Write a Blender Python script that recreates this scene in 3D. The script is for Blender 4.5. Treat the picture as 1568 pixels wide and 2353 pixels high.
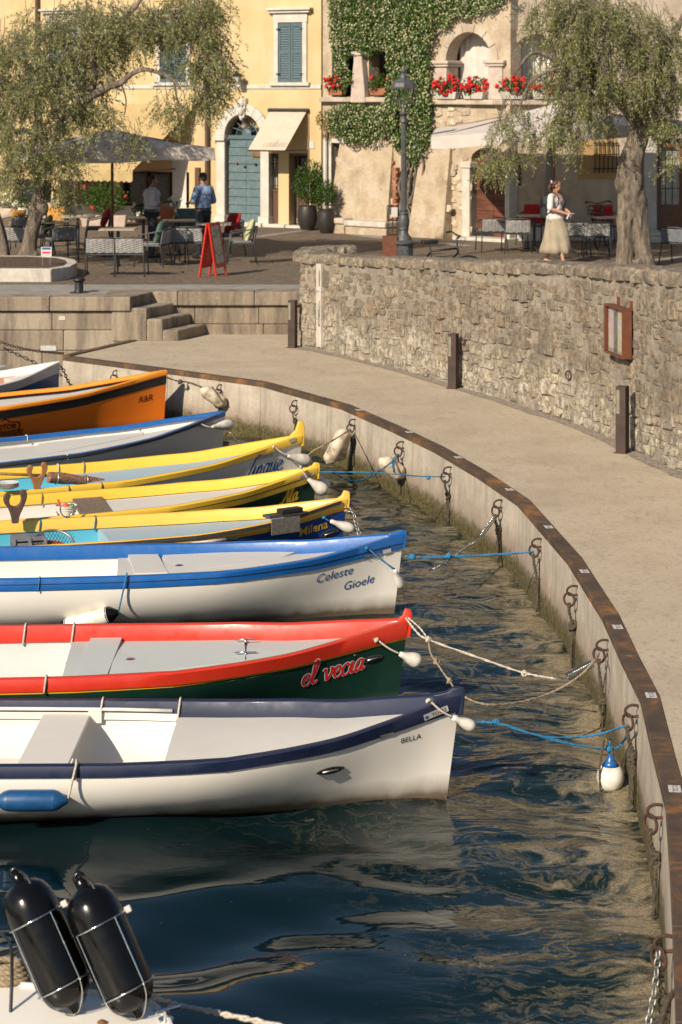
import bpy, bmesh, math, random
import numpy as np
from mathutils import Vector, Matrix, Quaternion, noise as mnoise
random.seed(7); RNG = np.random.default_rng(7)
SC = bpy.context.scene
for o in list(bpy.data.objects): bpy.data.objects.remove(o)
COL = SC.collection
PI = math.pi; R = math.radians
# ---------------------------------------------------------------- camera
HC = 5.14; F = 5000.0; VH = 203.0           # eye height over the water, focal length and horizon row (1568 x 2353 frame)
ZQ = HC - 4.32; ZP = HC - 3.57              # walkway and square above the water
cam = bpy.data.cameras.new('camera'); co = bpy.data.objects.new('camera', cam); COL.objects.link(co)
co.location = (0, 0, HC); co.rotation_euler = (R(90), 0, 0)
cam.sensor_fit = 'VERTICAL'; cam.sensor_height = 36; cam.lens = F * 36 / 2353
cam.shift_y = -(1176.5 - VH) / 2353
cam.clip_start = .1; cam.clip_end = 4000
cam.dof.use_dof = True; cam.dof.focus_distance = 18.0; cam.dof.aperture_fstop = 5.0
SC.camera = co
# ---------------------------------------------------------------- sky, sun, exposure
SUN_EL = R(32); SUN_H = Vector((-.58, -.81, 0)).normalized()
w = bpy.data.worlds.new('World'); SC.world = w; w.use_nodes = True
nt = w.node_tree; bg = nt.nodes['Background']
sky = nt.nodes.new('ShaderNodeTexSky'); sky.sky_type = 'NISHITA'; sky.sun_disc = False
sky.sun_elevation = SUN_EL; sky.sun_rotation = math.atan2(SUN_H.x, SUN_H.y); sky.air_density = 1.0; sky.dust_density = .5; sky.ozone_density = 1.6
nt.links.new(sky.outputs[0], bg.inputs[0]); bg.inputs[1].default_value = .06
sl = bpy.data.lights.new('sun', 'SUN'); sl.energy = 4.3; sl.angle = R(.6); sl.color = (1, .87, .70)
so = bpy.data.objects.new('sun', sl); COL.objects.link(so)
sd = Vector((SUN_H.x * math.cos(SUN_EL), SUN_H.y * math.cos(SUN_EL), math.sin(SUN_EL)))
so.rotation_euler = (-sd).to_track_quat('-Z', 'Y').to_euler(); so.location = (-20, -20, 30)
vs = SC.view_settings; vs.view_transform = 'Standard'; vs.look = 'None'; vs.gamma = 1; vs.exposure = 0.58
SC.cycles.max_bounces = 6; SC.cycles.diffuse_bounces = 3; SC.cycles.glossy_bounces = 3; SC.cycles.transparent_max_bounces = 8
SC.cycles.use_denoising = True

# ---------------------------------------------------------------- helpers
def G(u, v, z):
    Y = (HC - z) * F / (v - VH); return Vector(((u - 784) * Y / F, Y, z))
def D(u, v, Y): return Vector(((u - 784) * Y / F, Y, HC - (v - VH) * Y / F))
def lerp(a, b, t): return a + (b - a) * t
def catmull(pts, n=6, closed=False):
    P = [Vector(p) for p in pts]; out = []; N = len(P)
    if N < 3 or n <= 1: return P
    for i in range(N if closed else N - 1):
        if closed: p0, p1, p2, p3 = P[i - 1], P[i], P[(i + 1) % N], P[(i + 2) % N]
        else: p0, p1, p2, p3 = P[max(i - 1, 0)], P[i], P[i + 1], P[min(i + 2, N - 1)]
        for k in range(n):
            t = k / n
            out.append(.5 * ((2 * p1) + (p2 - p0) * t + (2 * p0 - 5 * p1 + 4 * p2 - p3) * t * t + (3 * p1 - p0 - 3 * p2 + p3) * t ** 3))
    if not closed: out.append(P[-1])
    return out
class MB:
    def __init__(s): s.v = []; s.f = []; s.m = []
    def add(s, vs, fs, mi=0):
        b = len(s.v); s.v.extend([tuple(q) for q in vs])
        for f in fs: s.f.append(tuple(i + b for i in f)); s.m.append(mi)
        return s
    def box(s, c, sz, rot=None, mi=0, taper=1.0):
        x, y, z = sz[0] / 2, sz[1] / 2, sz[2] / 2; c = Vector(c); t = taper
        vs = [Vector(q) for q in ((-x, -y, -z), (x, -y, -z), (x, y, -z), (-x, y, -z), (-x * t, -y * t, z), (x * t, -y * t, z), (x * t, y * t, z), (-x * t, y * t, z))]
        if rot is not None:
            m = rot if isinstance(rot, Matrix) else Matrix.Rotation(rot, 3, 'Z'); vs = [m @ q for q in vs]
        return s.add([c + q for q in vs], [(0, 3, 2, 1), (4, 5, 6, 7), (0, 1, 5, 4), (1, 2, 6, 5), (2, 3, 7, 6), (3, 0, 4, 7)], mi)
    def box2(s, a, b, mi=0):
        a = Vector(a); b = Vector(b); return s.box((a + b) / 2, [abs(q) for q in (b - a)], None, mi)
    def rings(s, rs, closed=True, cap0=True, cap1=True, mi=0):
        n = len(rs[0]); vs = [q for r in rs for q in r]; fs = []
        for i in range(len(rs) - 1):
            for j in range(n if closed else n - 1):
                k = (j + 1) % n; fs.append((i * n + j, i * n + k, (i + 1) * n + k, (i + 1) * n + j))
        if closed and cap0: fs.append(tuple(range(n - 1, -1, -1)))
        if closed and cap1: fs.append(tuple((len(rs) - 1) * n + j for j in range(n)))
        return s.add(vs, fs, mi)
    def tube(s, pts, r, n=8, mi=0, cap=True, flat=1.0):
        P = [Vector(p) for p in pts]; rs = []; rr = r if isinstance(r, (list, tuple)) else [r] * len(P)
        t0 = (P[1] - P[0]).normalized(); up = Vector((0, 0, 1)) if abs(t0.z) < .9 else Vector((1, 0, 0))
        nx = t0.cross(up).normalized()
        for i, p in enumerate(P):
            t = (P[min(i + 1, len(P) - 1)] - P[max(i - 1, 0)])
            t = t.normalized() if t.length > 1e-9 else t0
            nx = (nx - t * nx.dot(t)); nx = nx.normalized() if nx.length > 1e-6 else t.orthogonal().normalized()
            ny = t.cross(nx)
            rs.append([p + (nx * math.cos(2 * PI * k / n) + ny * math.sin(2 * PI * k / n) * flat) * rr[i] for k in range(n)])
        return s.rings(rs, True, cap, cap, mi)
    def torus(s, c, r, t, ax=(0, 0, 1), n=20, m=6, mi=0, sx=1.0):
        q = Vector((0, 0, 1)).rotation_difference(Vector(ax)); c = Vector(c)
        P = [c + q @ Vector((math.cos(2 * PI * k / n) * r * sx, math.sin(2 * PI * k / n) * r, 0)) for k in range(n)]
        rs = []; A = (q @ Vector((0, 0, 1)))
        for k in range(n):
            o = (P[k] - c).normalized()
            rs.append([P[k] + (o * math.cos(2 * PI * j / m) + A * math.sin(2 * PI * j / m)) * t for j in range(m)])
        vs = [x for r_ in rs for x in r_]
        return s.add(vs, [(i * m + j, i * m + (j + 1) % m, ((i + 1) % n) * m + (j + 1) % m, ((i + 1) % n) * m + j) for i in range(n) for j in range(m)], mi)
    def lathe(s, prof, n=16, c=(0, 0, 0), mi=0, q=None, sx=1, sy=1, off=0):
        c = Vector(c); rs = []
        for r, z in prof:
            ring = [Vector((r * sx * math.cos(2 * PI * k / n + off), r * sy * math.sin(2 * PI * k / n + off), z)) for k in range(n)]
            if q is not None: ring = [q @ p for p in ring]
            rs.append([c + p for p in ring])
        return s.rings(rs, True, True, True, mi)
    def ell(s, c, r, n=12, m=8, mi=0, q=None):
        prof = [(math.sin(PI * i / m), -math.cos(PI * i / m)) for i in range(m + 1)]; prof[0] = (1e-3, -1); prof[-1] = (1e-3, 1)
        c = Vector(c); rs = []
        for a, z in prof:
            ring = [Vector((a * r[0] * math.cos(2 * PI * k / n), a * r[1] * math.sin(2 * PI * k / n), z * r[2])) for k in range(n)]
            if q is not None: ring = [q @ p for p in ring]
            rs.append([c + p for p in ring])
        return s.rings(rs, True, True, True, mi)
    def prism(s, poly, z0, z1, mi=0):
        n = len(poly)
        a = [Vector((p[0], p[1], z0)) for p in poly]; b = [Vector((p[0], p[1], z1)) for p in poly]
        return s.rings([a, b], True, True, True, mi)
    def build(s, name, mats, parent=None, smooth=False, bevel=0, sub=0, fix=True):
        me = bpy.data.meshes.new(name); me.from_pydata(s.v, [], s.f)
        mats = mats if isinstance(mats, (list, tuple)) else [mats]
        for m_ in mats: me.materials.append(MAT[m_] if isinstance(m_, str) else m_)
        if len(mats) > 1: me.polygons.foreach_set('material_index', s.m)
        if fix and len(s.f) < 60000:
            bm = bmesh.new(); bm.from_mesh(me); bmesh.ops.recalc_face_normals(bm, faces=bm.faces); bm.to_mesh(me); bm.free()
        if smooth: me.polygons.foreach_set('use_smooth', [True] * len(me.polygons))
        me.update()
        o = bpy.data.objects.new(name, me); COL.objects.link(o)
        if parent is not None: o.parent = parent
        if bevel:
            b = o.modifiers.new('b', 'BEVEL'); b.width = bevel; b.segments = 2; b.limit_method = 'ANGLE'; b.angle_limit = R(35)
        if sub:
            b = o.modifiers.new('s', 'SUBSURF'); b.levels = sub; b.render_levels = sub
        if smooth and smooth != 2:
            sharp_edges(me, smooth if isinstance(smooth, float) else 40.0)
        return o
def sharp_edges(me, deg):
    bm = bmesh.new(); bm.from_mesh(me); lim = R(deg)
    for e in bm.edges:
        if len(e.link_faces) == 2: e.smooth = e.calc_face_angle(0) < lim
    bm.to_mesh(me); bm.free()
def tag(o, label, cat=None, group=None, kind=None):
    if label: o['label'] = label
    if cat: o['category'] = cat
    if group: o['group'] = group
    if kind: o['kind'] = kind
    return o
def thing(name, label, cat, loc=(0, 0, 0), rz=0, group=None):
    o = bpy.data.objects.new(name, None); COL.objects.link(o); o.empty_display_size = .1
    o.location = loc; o.rotation_euler = (0, 0, rz)
    return tag(o, label, cat, group, 'thing')
def dup(root, loc, rz, label=None, group=None, skip=(), extra=None):
    r = root.copy(); COL.objects.link(r); r.location = loc; r.rotation_euler = (0, 0, rz)
    if label: r['label'] = label
    if group: r['group'] = group
    for ch in list(root.children):
        if ch.name.split('.')[0] in skip: continue
        c = ch.copy(); COL.objects.link(c); c.parent = r
        for g in ch.children:
            d = g.copy(); COL.objects.link(d); d.parent = c
    return r
def bez_text(body, size, shear=0.0, extr=0.0, font_bold=0.0, align='LEFT'):
    """flat mesh (verts 2d, faces) of a line of text"""
    cu = bpy.data.curves.new('t', 'FONT'); cu.body = body; cu.size = size; cu.shear = shear; cu.align_x = align
    cu.offset = font_bold; cu.resolution_u = 3; cu.fill_mode = 'FRONT'
    o = bpy.data.objects.new('t', cu); COL.objects.link(o)
    dg = bpy.context.evaluated_depsgraph_get(); me = o.evaluated_get(dg).to_mesh()
    v = [(q.co.x, q.co.y) for q in me.vertices]; f = [tuple(p.vertices) for p in me.polygons]
    bpy.data.objects.remove(o); bpy.data.curves.remove(cu)
    return v, f

# ---------------------------------------------------------------- materials
MAT = {}
def nodes(name):
    m = bpy.data.materials.new(name); m.use_nodes = True; MAT[name] = m
    t = m.node_tree; return m, t, t.nodes['Principled BSDF']
class NT:
    """small node-building helper"""
    def __init__(s, t): s.t = t
    def n(s, ty, **k):
        x = s.t.nodes.new(ty)
        for a, b in k.items():
            if a.startswith('i_'):
                key = a[2:]; key = int(key) if key.isdigit() else key.replace('_', ' ')
                x.inputs[key].default_value = b
            else: setattr(x, a, b)
        return x
    def l(s, a, b): s.t.links.new(a, b)
    def coord(s, kind='Object'): return s.n('ShaderNodeTexCoord').outputs[kind]
    def pos(s): return s.n('ShaderNodeNewGeometry').outputs['Position']
    def map(s, vec, scale=(1, 1, 1), rot=(0, 0, 0)):
        x = s.n('ShaderNodeMapping'); x.inputs['Scale'].default_value = scale; x.inputs['Rotation'].default_value = rot; s.l(vec, x.inputs['Vector']); return x.outputs[0]
    def noise(s, vec, scale, detail=4, rough=.55, dist=0):
        x = s.n('ShaderNodeTexNoise'); x.inputs['Scale'].default_value = scale; x.inputs['Detail'].default_value = detail
        x.inputs['Roughness'].default_value = rough; x.inputs['Distortion'].default_value = dist; s.l(vec, x.inputs['Vector']); return x.outputs['Fac']
    def ramp(s, fac, stops):
        x = s.n('ShaderNodeValToRGB'); cr = x.color_ramp
        while len(cr.elements) < len(stops): cr.elements.new(.5)
        for e, (p, c) in zip(cr.elements, stops):
            e.position = p; e.color = (c, c, c, 1) if isinstance(c, (int, float)) else (*c, 1)
        s.l(fac, x.inputs[0]); return x.outputs[0]
    def mix(s, fac, a, b, blend='MIX'):
        x = s.n('ShaderNodeMix', data_type='RGBA', blend_type=blend)
        for si, val in ((0, fac), (6, a), (7, b)):
            sock = x.inputs[si]
            if isinstance(val, (int, float)): sock.default_value = val if si == 0 else (val, val, val, 1)
            elif isinstance(val, tuple): sock.default_value = (*val, 1)
            else: s.l(val, sock)
        return x.outputs[2]
    def math(s, op, a, b=0.0, clamp=False):
        x = s.n('ShaderNodeMath', operation=op, use_clamp=clamp)
        for sock, val in ((x.inputs[0], a), (x.inputs[1], b)):
            if isinstance(val, (int, float)): sock.default_value = val
            else: s.l(val, sock)
        return x.outputs[0]
    def sep(s, vec):
        x = s.n('ShaderNodeSeparateXYZ'); s.l(vec, x.inputs[0]); return x.outputs
    def bump(s, h, strength, dist, bsdf):
        x = s.n('ShaderNodeBump'); x.inputs['Strength'].default_value = strength; x.inputs['Distance'].default_value = dist
        s.l(h, x.inputs['Height']); s.l(x.outputs[0], bsdf.inputs['Normal']); return x
    def rnd(s):
        a = s.n('ShaderNodeObjectInfo').outputs['Random']; b = s.n('ShaderNodeNewGeometry').outputs['Random Per Island']
        return s.math('FRACT', s.math('ADD', a, b))
def pm(name, c1, c2=None, scale=6, rough=.6, bump=0, bscale=None, bdist=.01, metal=0, spec=.5, coat=0, space='Object', detail=5, c3=None, lo=.35, hi=.65, stretch=(1, 1, 1), island=0.0, trans=0):
    m, t, b = nodes(name); N = NT(t)
    b.inputs['Roughness'].default_value = rough; b.inputs['Metallic'].default_value = metal
    b.inputs['Specular IOR Level'].default_value = spec; b.inputs['Coat Weight'].default_value = coat; b.inputs['Coat Roughness'].default_value = .08
    vec = N.coord() if space == 'Object' else N.pos()
    if stretch != (1, 1, 1): vec = N.map(vec, stretch)
    if c2 is None: c2 = tuple(x * .86 for x in c1)
    nz = N.noise(vec, scale, detail, .6)
    stops = [(lo, c2), (hi, c1)] if c3 is None else [(lo, c2), ((lo + hi) / 2, c1), (hi, c3)]
    col = N.ramp(nz, stops)
    if island:
        r = N.rnd(); col = N.mix(1.0, col, N.ramp(r, [(0, 1 - island), (1, 1 + island)]), 'MULTIPLY')
    N.l(col, b.inputs['Base Color'])
    N.l(N.ramp(N.noise(vec, scale * 2.3, 3), [(.3, max(rough - .08, 0)), (.7, min(rough + .1, 1))]), b.inputs['Roughness'])
    if bump:
        N.bump(N.noise(vec, bscale or scale * 6, 6, .65), bump, bdist, b)
    if trans:
        tr = N.n('ShaderNodeBsdfTranslucent'); N.l(col, tr.inputs[0]); mx = N.n('ShaderNodeMixShader'); mx.inputs[0].default_value = trans
        N.l(b.outputs[0], mx.inputs[1]); N.l(tr.outputs[0], mx.inputs[2]); N.l(mx.outputs[0], t.nodes['Material Output'].inputs[0])
    return m
def paint(name, c, rough=.28, grime=True, coat=.3, chip=None, dirt=(.10, .07, .04)):
    """boat paint: slight fading and scuffs, brown tide line near the water"""
    m, t, b = nodes(name); N = NT(t); P = N.coord()
    n1 = N.noise(P, 2.2, 5, .6); n2 = N.noise(N.map(P, (1, 1, 4)), 14, 6, .7)
    col = N.mix(N.ramp(n1, [(.3, 0.0), (.75, .22)]), tuple(c), tuple(min(1, x * 1.12 + .006) for x in c))
    col = N.mix(N.ramp(n2, [(.66, 0.0), (.80, .45)]), col, tuple(x * .72 for x in c) if max(c) > .3 else tuple(min(1, x * 1.9 + .05) for x in c))
    if grime:
        z = N.sep(N.pos())[2]; zz = N.math('ADD', z, N.math('MULTIPLY', N.noise(N.map(P, (1, 1, .3)), 5, 5), .10))
        col = N.mix(N.ramp(zz, [(.10, .95), (.15, .55), (.25, 0.0)]), col, dirt)
    N.l(col, b.inputs['Base Color'])
    N.l(N.ramp(N.noise(P, 9, 5), [(.3, rough), (.7, min(1, rough + .22))]), b.inputs['Roughness'])
    b.inputs['Coat Weight'].default_value = coat; b.inputs['Coat Roughness'].default_value = .12
    N.bump(N.noise(P, 6, 3), .08, .01, b)
    return m
paint('white_paint', (.76, .725, .66)); paint('cream_paint', (.68, .645, .585)); paint('navy_paint', (.005, .012, .042), grime=False, rough=.42, coat=.08)
paint('red_paint', (.54, .030, .012), grime=False); paint('green_paint', (.006, .035, .024)); paint('blue_paint', (.008, .095, .33), grime=False)
paint('milena_blue', (.008, .045, .22)); paint('yellow_paint', (.74, .47, .05), grime=False, rough=.35); paint('yellow_warm', (.80, .47, .08), grime=False)
paint('yellow_line', (.72, .38, .02), grime=False)
paint('orange_paint', (.86, .195, .012)); paint('orange_light', (.78, .27, .02), grime=False); paint('black_paint', (.012, .011, .012), grime=False, rough=.4)
paint('deep_blue', (.01, .07, .22)); paint('grey_deck', (.45, .475, .455), grime=False, rough=.55, coat=0); paint('white_deck', (.57, .545, .495), grime=False, rough=.55, coat=0)
paint('pale_deck', (.52, .505, .47), grime=False, rough=.6, coat=0); paint('sky_deck', (.30, .42, .50), grime=False, rough=.5, coat=.1); paint('cyan_inside', (.07, .36, .50), grime=False, rough=.5)
paint('inside_white', (.62, .59, .535), grime=False, rough=.5, coat=0); paint('brown_inside', (.28, .13, .09), grime=False, rough=.6, coat=0)
paint('rub_rail', (.05, .048, .05), grime=False, rough=.5, coat=0); paint('old_white', (.55, .52, .48), (.4), grime=False, coat=0)
paint('blue_text', (.02, .09, .27), grime=False); paint('red_text', (.66, .02, .02), grime=False); paint('white_text', (.8, .78, .75), grime=False)
paint('black_text', (.01, .01, .012), grime=False); paint('gold_text', (.66, .42, .03), grime=False)
pm('decal', (.58, .57, .54), (.42, .41, .39), 30, .5)
pm('chrome', (.62, .62, .60), (.5, .5, .48), 20, .18, metal=1)
pm('steel', (.40, .39, .37), (.26, .26, .25), 20, .42, metal=.8)
pm('rust', (.055, .026, .016), (.03, .018, .013), 18, .85, bump=.5, c3=(.085, .036, .018))
pm('dark_wood', (.10, .055, .035), (.06, .035, .025), 9, .7, bump=.4, stretch=(1, 6, 1))
pm('fork_wood', (.33, .15, .05), (.20, .09, .035), 9, .6, bump=.4, stretch=(4, 4, 1))
pm('log_wood', (.26, .10, .045), (.12, .05, .03), 12, .55, bump=.9, c3=(.45, .29, .16), stretch=(1, 6, 6), coat=.3)
pm('grey_wood', (.20, .15, .10), (.12, .09, .065), 9, .8, bump=.5, stretch=(6, 1, 1))
pm('rope_white', (.62, .57, .48), (.40, .35, .28), 60, .9, bump=.6, bscale=150)
pm('rope_blue', (.03, .22, .42), (.015, .12, .26), 60, .85, bump=.6, bscale=150)
pm('rope_old', (.10, .08, .05), (.045, .035, .025), 40, .95, bump=.8, bscale=120)
pm('rope_tan', (.38, .30, .20), (.22, .17, .11), 50, .95, bump=.8, bscale=120)
pm('fender_white', (.66, .62, .54), (.45, .40, .32), 7, .45, c3=(.75, .72, .66))
pm('fender_dirty', (.50, .42, .31), (.22, .17, .11), 7, .6, c3=(.62, .54, .42))
pm('fender_blue', (.012, .075, .20), (.009, .055, .15), 7, .35)
pm('fender_black', (.004, .004, .004), (.003, .003, .003), 6, .2, spec=.35)
pm('plastic_white', (.72, .70, .66), (.6, .58, .54), 8, .4)
pm('plastic_orange', (.75, .12, .02), (.6, .08, .015), 8, .5)
pm('plastic_green', (.10, .22, .05), (.05, .13, .03), 8, .5)
pm('iron_grey', (.075, .08, .085), (.045, .048, .052), 14, .5, bump=.2)
pm('black_iron', (.018, .017, .017), (.01, .01, .01), 14, .5)
pm('corten', (.052, .034, .026), (.038, .026, .021), 5, .8, bump=.25, c3=(.062, .04, .03))
pm('frosted', (.55, .52, .42), (.45, .43, .35), 5, .4); pm('lens_dull', (.24, .215, .16), (.17, .15, .11), 5, .35)
pm('rust_paint', (.16, .05, .022), (.10, .036, .018), 8, .6, bump=.2)
def solid(name, mb, mats, parent, voxel=.011, smooth_it=6, rule=None):
    """fuse overlapping volumes into one continuous skin"""
    o = mb.build(name, mats, None); rm = o.modifiers.new('r', 'REMESH'); rm.mode = 'VOXEL'; rm.voxel_size = voxel; sm = o.modifiers.new('s', 'SMOOTH'); sm.iterations = smooth_it; sm.factor = .5
    dg = bpy.context.evaluated_depsgraph_get(); me = bpy.data.meshes.new_from_object(o.evaluated_get(dg)); bpy.data.objects.remove(o); me.materials.clear()
    for m_ in mats: me.materials.append(MAT[m_])
    me.polygons.foreach_set('use_smooth', [True] * len(me.polygons))
    if rule: me.polygons.foreach_set('material_index', [rule(p.center) for p in me.polygons])
    o = bpy.data.objects.new(name, me); COL.objects.link(o); o.parent = parent; return o
# ================================================================ setting
def special_mats():
    # old square paving: small dark setts
    m, t, b = nodes('setts'); N = NT(t); P = N.pos()
    v = N.n('ShaderNodeTexVoronoi', feature='DISTANCE_TO_EDGE'); v.inputs['Scale'].default_value = 8.5; N.l(P, v.inputs['Vector'])
    v2 = N.n('ShaderNodeTexVoronoi'); v2.inputs['Scale'].default_value = 8.5; N.l(P, v2.inputs['Vector'])
    c = N.ramp(N.sep(v2.outputs['Color'])[0], [(0, (.105, .076, .053)), (.5, (.15, .11, .077)), (1, (.19, .138, .10))])
    c = N.mix(N.ramp(N.noise(P, .8, 5), [(.35, 0.0), (.7, .4)]), c, (.17, .14, .10))
    c = N.mix(N.ramp(v.outputs['Distance'], [(0, .8), (.09, 0.0)]), c, (.045, .036, .028)); N.l(c, b.inputs['Base Color'])
    b.inputs['Roughness'].default_value = .8; N.bump(N.ramp(v.outputs['Distance'], [(0, 0.0), (.15, 1.0)]), .5, .01, b)
    # pale pitted concrete of the walkway
    m, t, b = nodes('walk_concrete'); N = NT(t); P = N.pos()
    c = N.ramp(N.noise(P, 1.1, 6, .6), [(.3, (.44, .36, .258)), (.5, (.51, .425, .31)), (.7, (.56, .47, .352))])
    c = N.mix(N.ramp(N.noise(P, 55, 3, .7), [(.30, 1.0), (.40, 0.0)]), c, (.19, .15, .11))
    c = N.mix(N.ramp(N.noise(P, 38, 2, .6), [(.63, 0.0), (.72, .7)]), c, (.50, .44, .36))
    c = N.mix(N.ramp(N.noise(N.map(P, (1, .35, 1), (0, 0, .5)), 7, 5, .7), [(.56, 0.0), (.75, .5)]), c, (.22, .175, .13))
    c = N.mix(N.ramp(N.noise(P, 200, 2, .6), [(.35, .5), (.6, 0.0)]), c, (.18, .15, .12))
    c = N.mix(N.ramp(N.noise(P, 19, 4, .75), [(.34, .6), (.46, 0.0)]), c, (.24, .19, .14))
    c = N.mix(N.ramp(N.noise(P, 27, 3, .7), [(.60, 0.0), (.70, .55)]), c, (.58, .50, .39))
    c = N.mix(N.ramp(N.noise(P, .45, 4, .6), [(.5, 0.0), (.75, .45)]), c, (.31, .26, .20))
    N.l(c, b.inputs['Base Color']); b.inputs['Roughness'].default_value = .9; b.inputs['Specular IOR Level'].default_value = .25
    N.bump(N.noise(P, 70, 5, .7), .35, .008, b)
    # board-marked quay concrete: weed at the water, damp band, rust runs
    m, t, b = nodes('quay_concrete'); N = NT(t); P = N.pos(); z = N.sep(P)[2]
    c = N.ramp(N.noise(P, 3, 6, .65), [(.3, (.33, .285, .22)), (.55, (.43, .375, .30)), (.75, (.50, .45, .365))])
    c = N.mix(N.ramp(N.noise(N.map(P, (7, 7, .35)), 1.0, 5, .6), [(.5, 0.0), (.72, .55)]), c, (.20, .165, .13))
    c = N.mix(N.ramp(N.noise(N.map(P, (5, 5, .12)), 1.0, 3, .6), [(.66, 0.0), (.71, .55)]), c, (.42, .24, .08))
    zz = N.math('ADD', z, N.math('MULTIPLY', N.math('SUBTRACT', N.noise(P, 6, 6, .7), .5), .22))
    c = N.mix(N.ramp(zz, [(.26, .65), (.42, .25), (.55, 0.0)]), c, (.20, .145, .105))
    zz2 = N.math('ADD', z, N.math('MULTIPLY', N.math('SUBTRACT', N.noise(P, 9, 6, .75), .5), .26))
    weed = N.ramp(N.noise(P, 26, 5, .7), [(.34, (.018, .017, .008)), (.5, (.06, .05, .014)), (.64, (.14, .105, .028))])
    c = N.mix(N.ramp(zz2, [(.12, 1.0), (.20, .75), (.27, 0.0)]), c, weed)
    N.l(c, b.inputs['Base Color']); b.inputs['Roughness'].default_value = .85; N.bump(N.noise(P, 22, 6, .7), .6, .015, b)
    # rusty steel edge
    m, t, b = nodes('edge_steel'); N = NT(t); P = N.pos()
    c = N.ramp(N.noise(P, 2.4, 6, .7, .6), [(.36, (.05, .033, .023)), (.52, (.085, .052, .029)), (.62, (.19, .085, .027)), (.76, (.31, .145, .038))])
    c = N.mix(N.ramp(N.noise(P, 45, 4, .7), [(.60, 0.0), (.72, .5)]), c, (.20, .16, .12))
    N.l(c, b.inputs['Base Color']); b.inputs['Roughness'].default_value = .72; N.bump(N.noise(P, 60, 4), .3, .004, b)
    # rubble stones; paler near the foot of the wall, weathered and lichened above
    for nm, k in (('wall_stone', 1.0), ('coping_stone', .0)):
        m, t, b = nodes(nm); N = NT(t); P = N.pos(); z = N.sep(P)[2]; r = N.rnd()
        base = N.ramp(r, [(0, (.235, .195, .145)), (.2, (.33, .265, .19)), (.4, (.215, .185, .145)), (.6, (.37, .30, .21)), (.75, (.30, .22, .15)), (.9, (.43, .355, .255)), (1, (.26, .225, .175))])
        base.node.color_ramp.interpolation = 'LINEAR'
        pale = N.ramp(r, [(0, (.46, .41, .32)), (.5, (.56, .50, .40)), (.8, (.50, .43, .30)), (1, (.62, .56, .46))])
        zz = N.math('ADD', z, N.math('MULTIPLY', N.math('SUBTRACT', N.noise(P, .9, 4), .5), 1.3))
        c = N.mix(N.ramp(N.math('MULTIPLY', N.math('SUBTRACT', zz, ZQ), .6), [(.25, .95), (.55, 0.0)]), base, pale) if k else N.mix(.2, base, (.30, .265, .21))
        c = N.mix(N.ramp(N.noise(P, 11, 7, .75), [(.40, .85), (.58, 0.0)]), c, (.105, .085, .065))
        c = N.mix(N.ramp(N.noise(P, 34, 5, .75), [(.36, .55), (.5, 0.0)]), c, (.10, .085, .07))
        c = N.mix(N.ramp(N.noise(P, 16, 5, .7), [(.60, 0.0), (.72, .6)]), c, (.58, .53, .44))
        c = N.mix(N.ramp(N.noise(P, 5, 6, .75), [(.655, 0.0), (.70, .75)]), c, (.48, .29, .09))
        c = N.mix(N.ramp(N.noise(N.map(P, (1, 1, .5)), 1.5, 5, .65), [(.50, 0.0), (.72, .55)]), c, (.12, .10, .078))
        c = N.mix(N.ramp(N.noise(N.map(P, (6, 6, .5)), 1.0, 5, .6), [(.54, 0.0), (.70, .5)]), c, (.085, .072, .058))
        N.l(c, b.inputs['Base Color']); b.inputs['Roughness'].default_value = .92; b.inputs['Specular IOR Level'].default_value = .2
        N.bump(N.noise(P, 24, 7, .75), .9, .02, b)
    m, t, b = nodes('mortar'); N = NT(t); P = N.pos()
    c = N.ramp(N.noise(P, 9, 7, .75), [(.3, (.20, .165, .125)), (.5, (.34, .29, .225)), (.7, (.47, .41, .325))])
    c = N.mix(N.ramp(N.noise(P, 30, 5, .75), [(.36, .6), (.48, 0.0)]), c, (.13, .105, .08))
    c = N.mix(N.ramp(N.noise(N.map(P, (1, 1, .5)), 1.5, 5, .65), [(.48, 0.0), (.68, .6)]), c, (.12, .10, .08))
    N.l(c, b.inputs['Base Color']); b.inputs['Roughness'].default_value = .95; N.bump(N.noise(P, 30, 7, .75), 1, .03, b)
    # quay blocks of the harbour basin: streaked sandstone
    m, t, b = nodes('quay_block'); N = NT(t); P = N.pos(); z = N.sep(P)[2]; r = N.rnd()
    c = N.ramp(r, [(0, (.22, .175, .125)), (.5, (.30, .24, .175)), (1, (.36, .295, .22))])
    c = N.mix(N.ramp(N.noise(N.map(P, (3, 3, .4)), 1.3, 6, .7), [(.42, 0.0), (.66, .85)]), c, (.085, .068, .052))
    c = N.mix(N.ramp(N.noise(P, 14, 6, .7), [(.55, 0.0), (.75, .5)]), c, (.40, .35, .28))
    N.l(c, b.inputs['Base Color']); b.inputs['Roughness'].default_value = .9; N.bump(N.noise(P, 30, 6, .7), .7, .015, b)
    # water: dark, with drifting pollen scum held by the film attribute
    m, t, b = nodes('lake_water'); N = NT(t); P = N.pos()
    at = N.n('ShaderNodeAttribute', attribute_name='film').outputs['Fac']
    wv = N.n('ShaderNodeTexNoise'); wv.inputs['Scale'].default_value = .9; wv.inputs['Detail'].default_value = 3; N.l(P, wv.inputs['Vector'])
    off = N.n('ShaderNodeVectorMath', operation='MULTIPLY_ADD'); N.l(wv.outputs['Color'], off.inputs[0]); off.inputs[1].default_value = (1.5, 1.5, 0); N.l(P, off.inputs[2])
    wq = N.n('ShaderNodeTexNoise'); wq.inputs['Scale'].default_value = 3.2; wq.inputs['Detail'].default_value = 2; N.l(P, wq.inputs['Vector'])
    off2 = N.n('ShaderNodeVectorMath', operation='MULTIPLY_ADD'); N.l(wq.outputs['Color'], off2.inputs[0]); off2.inputs[1].default_value = (.35, .35, 0); N.l(off.outputs[0], off2.inputs[2])
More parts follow.
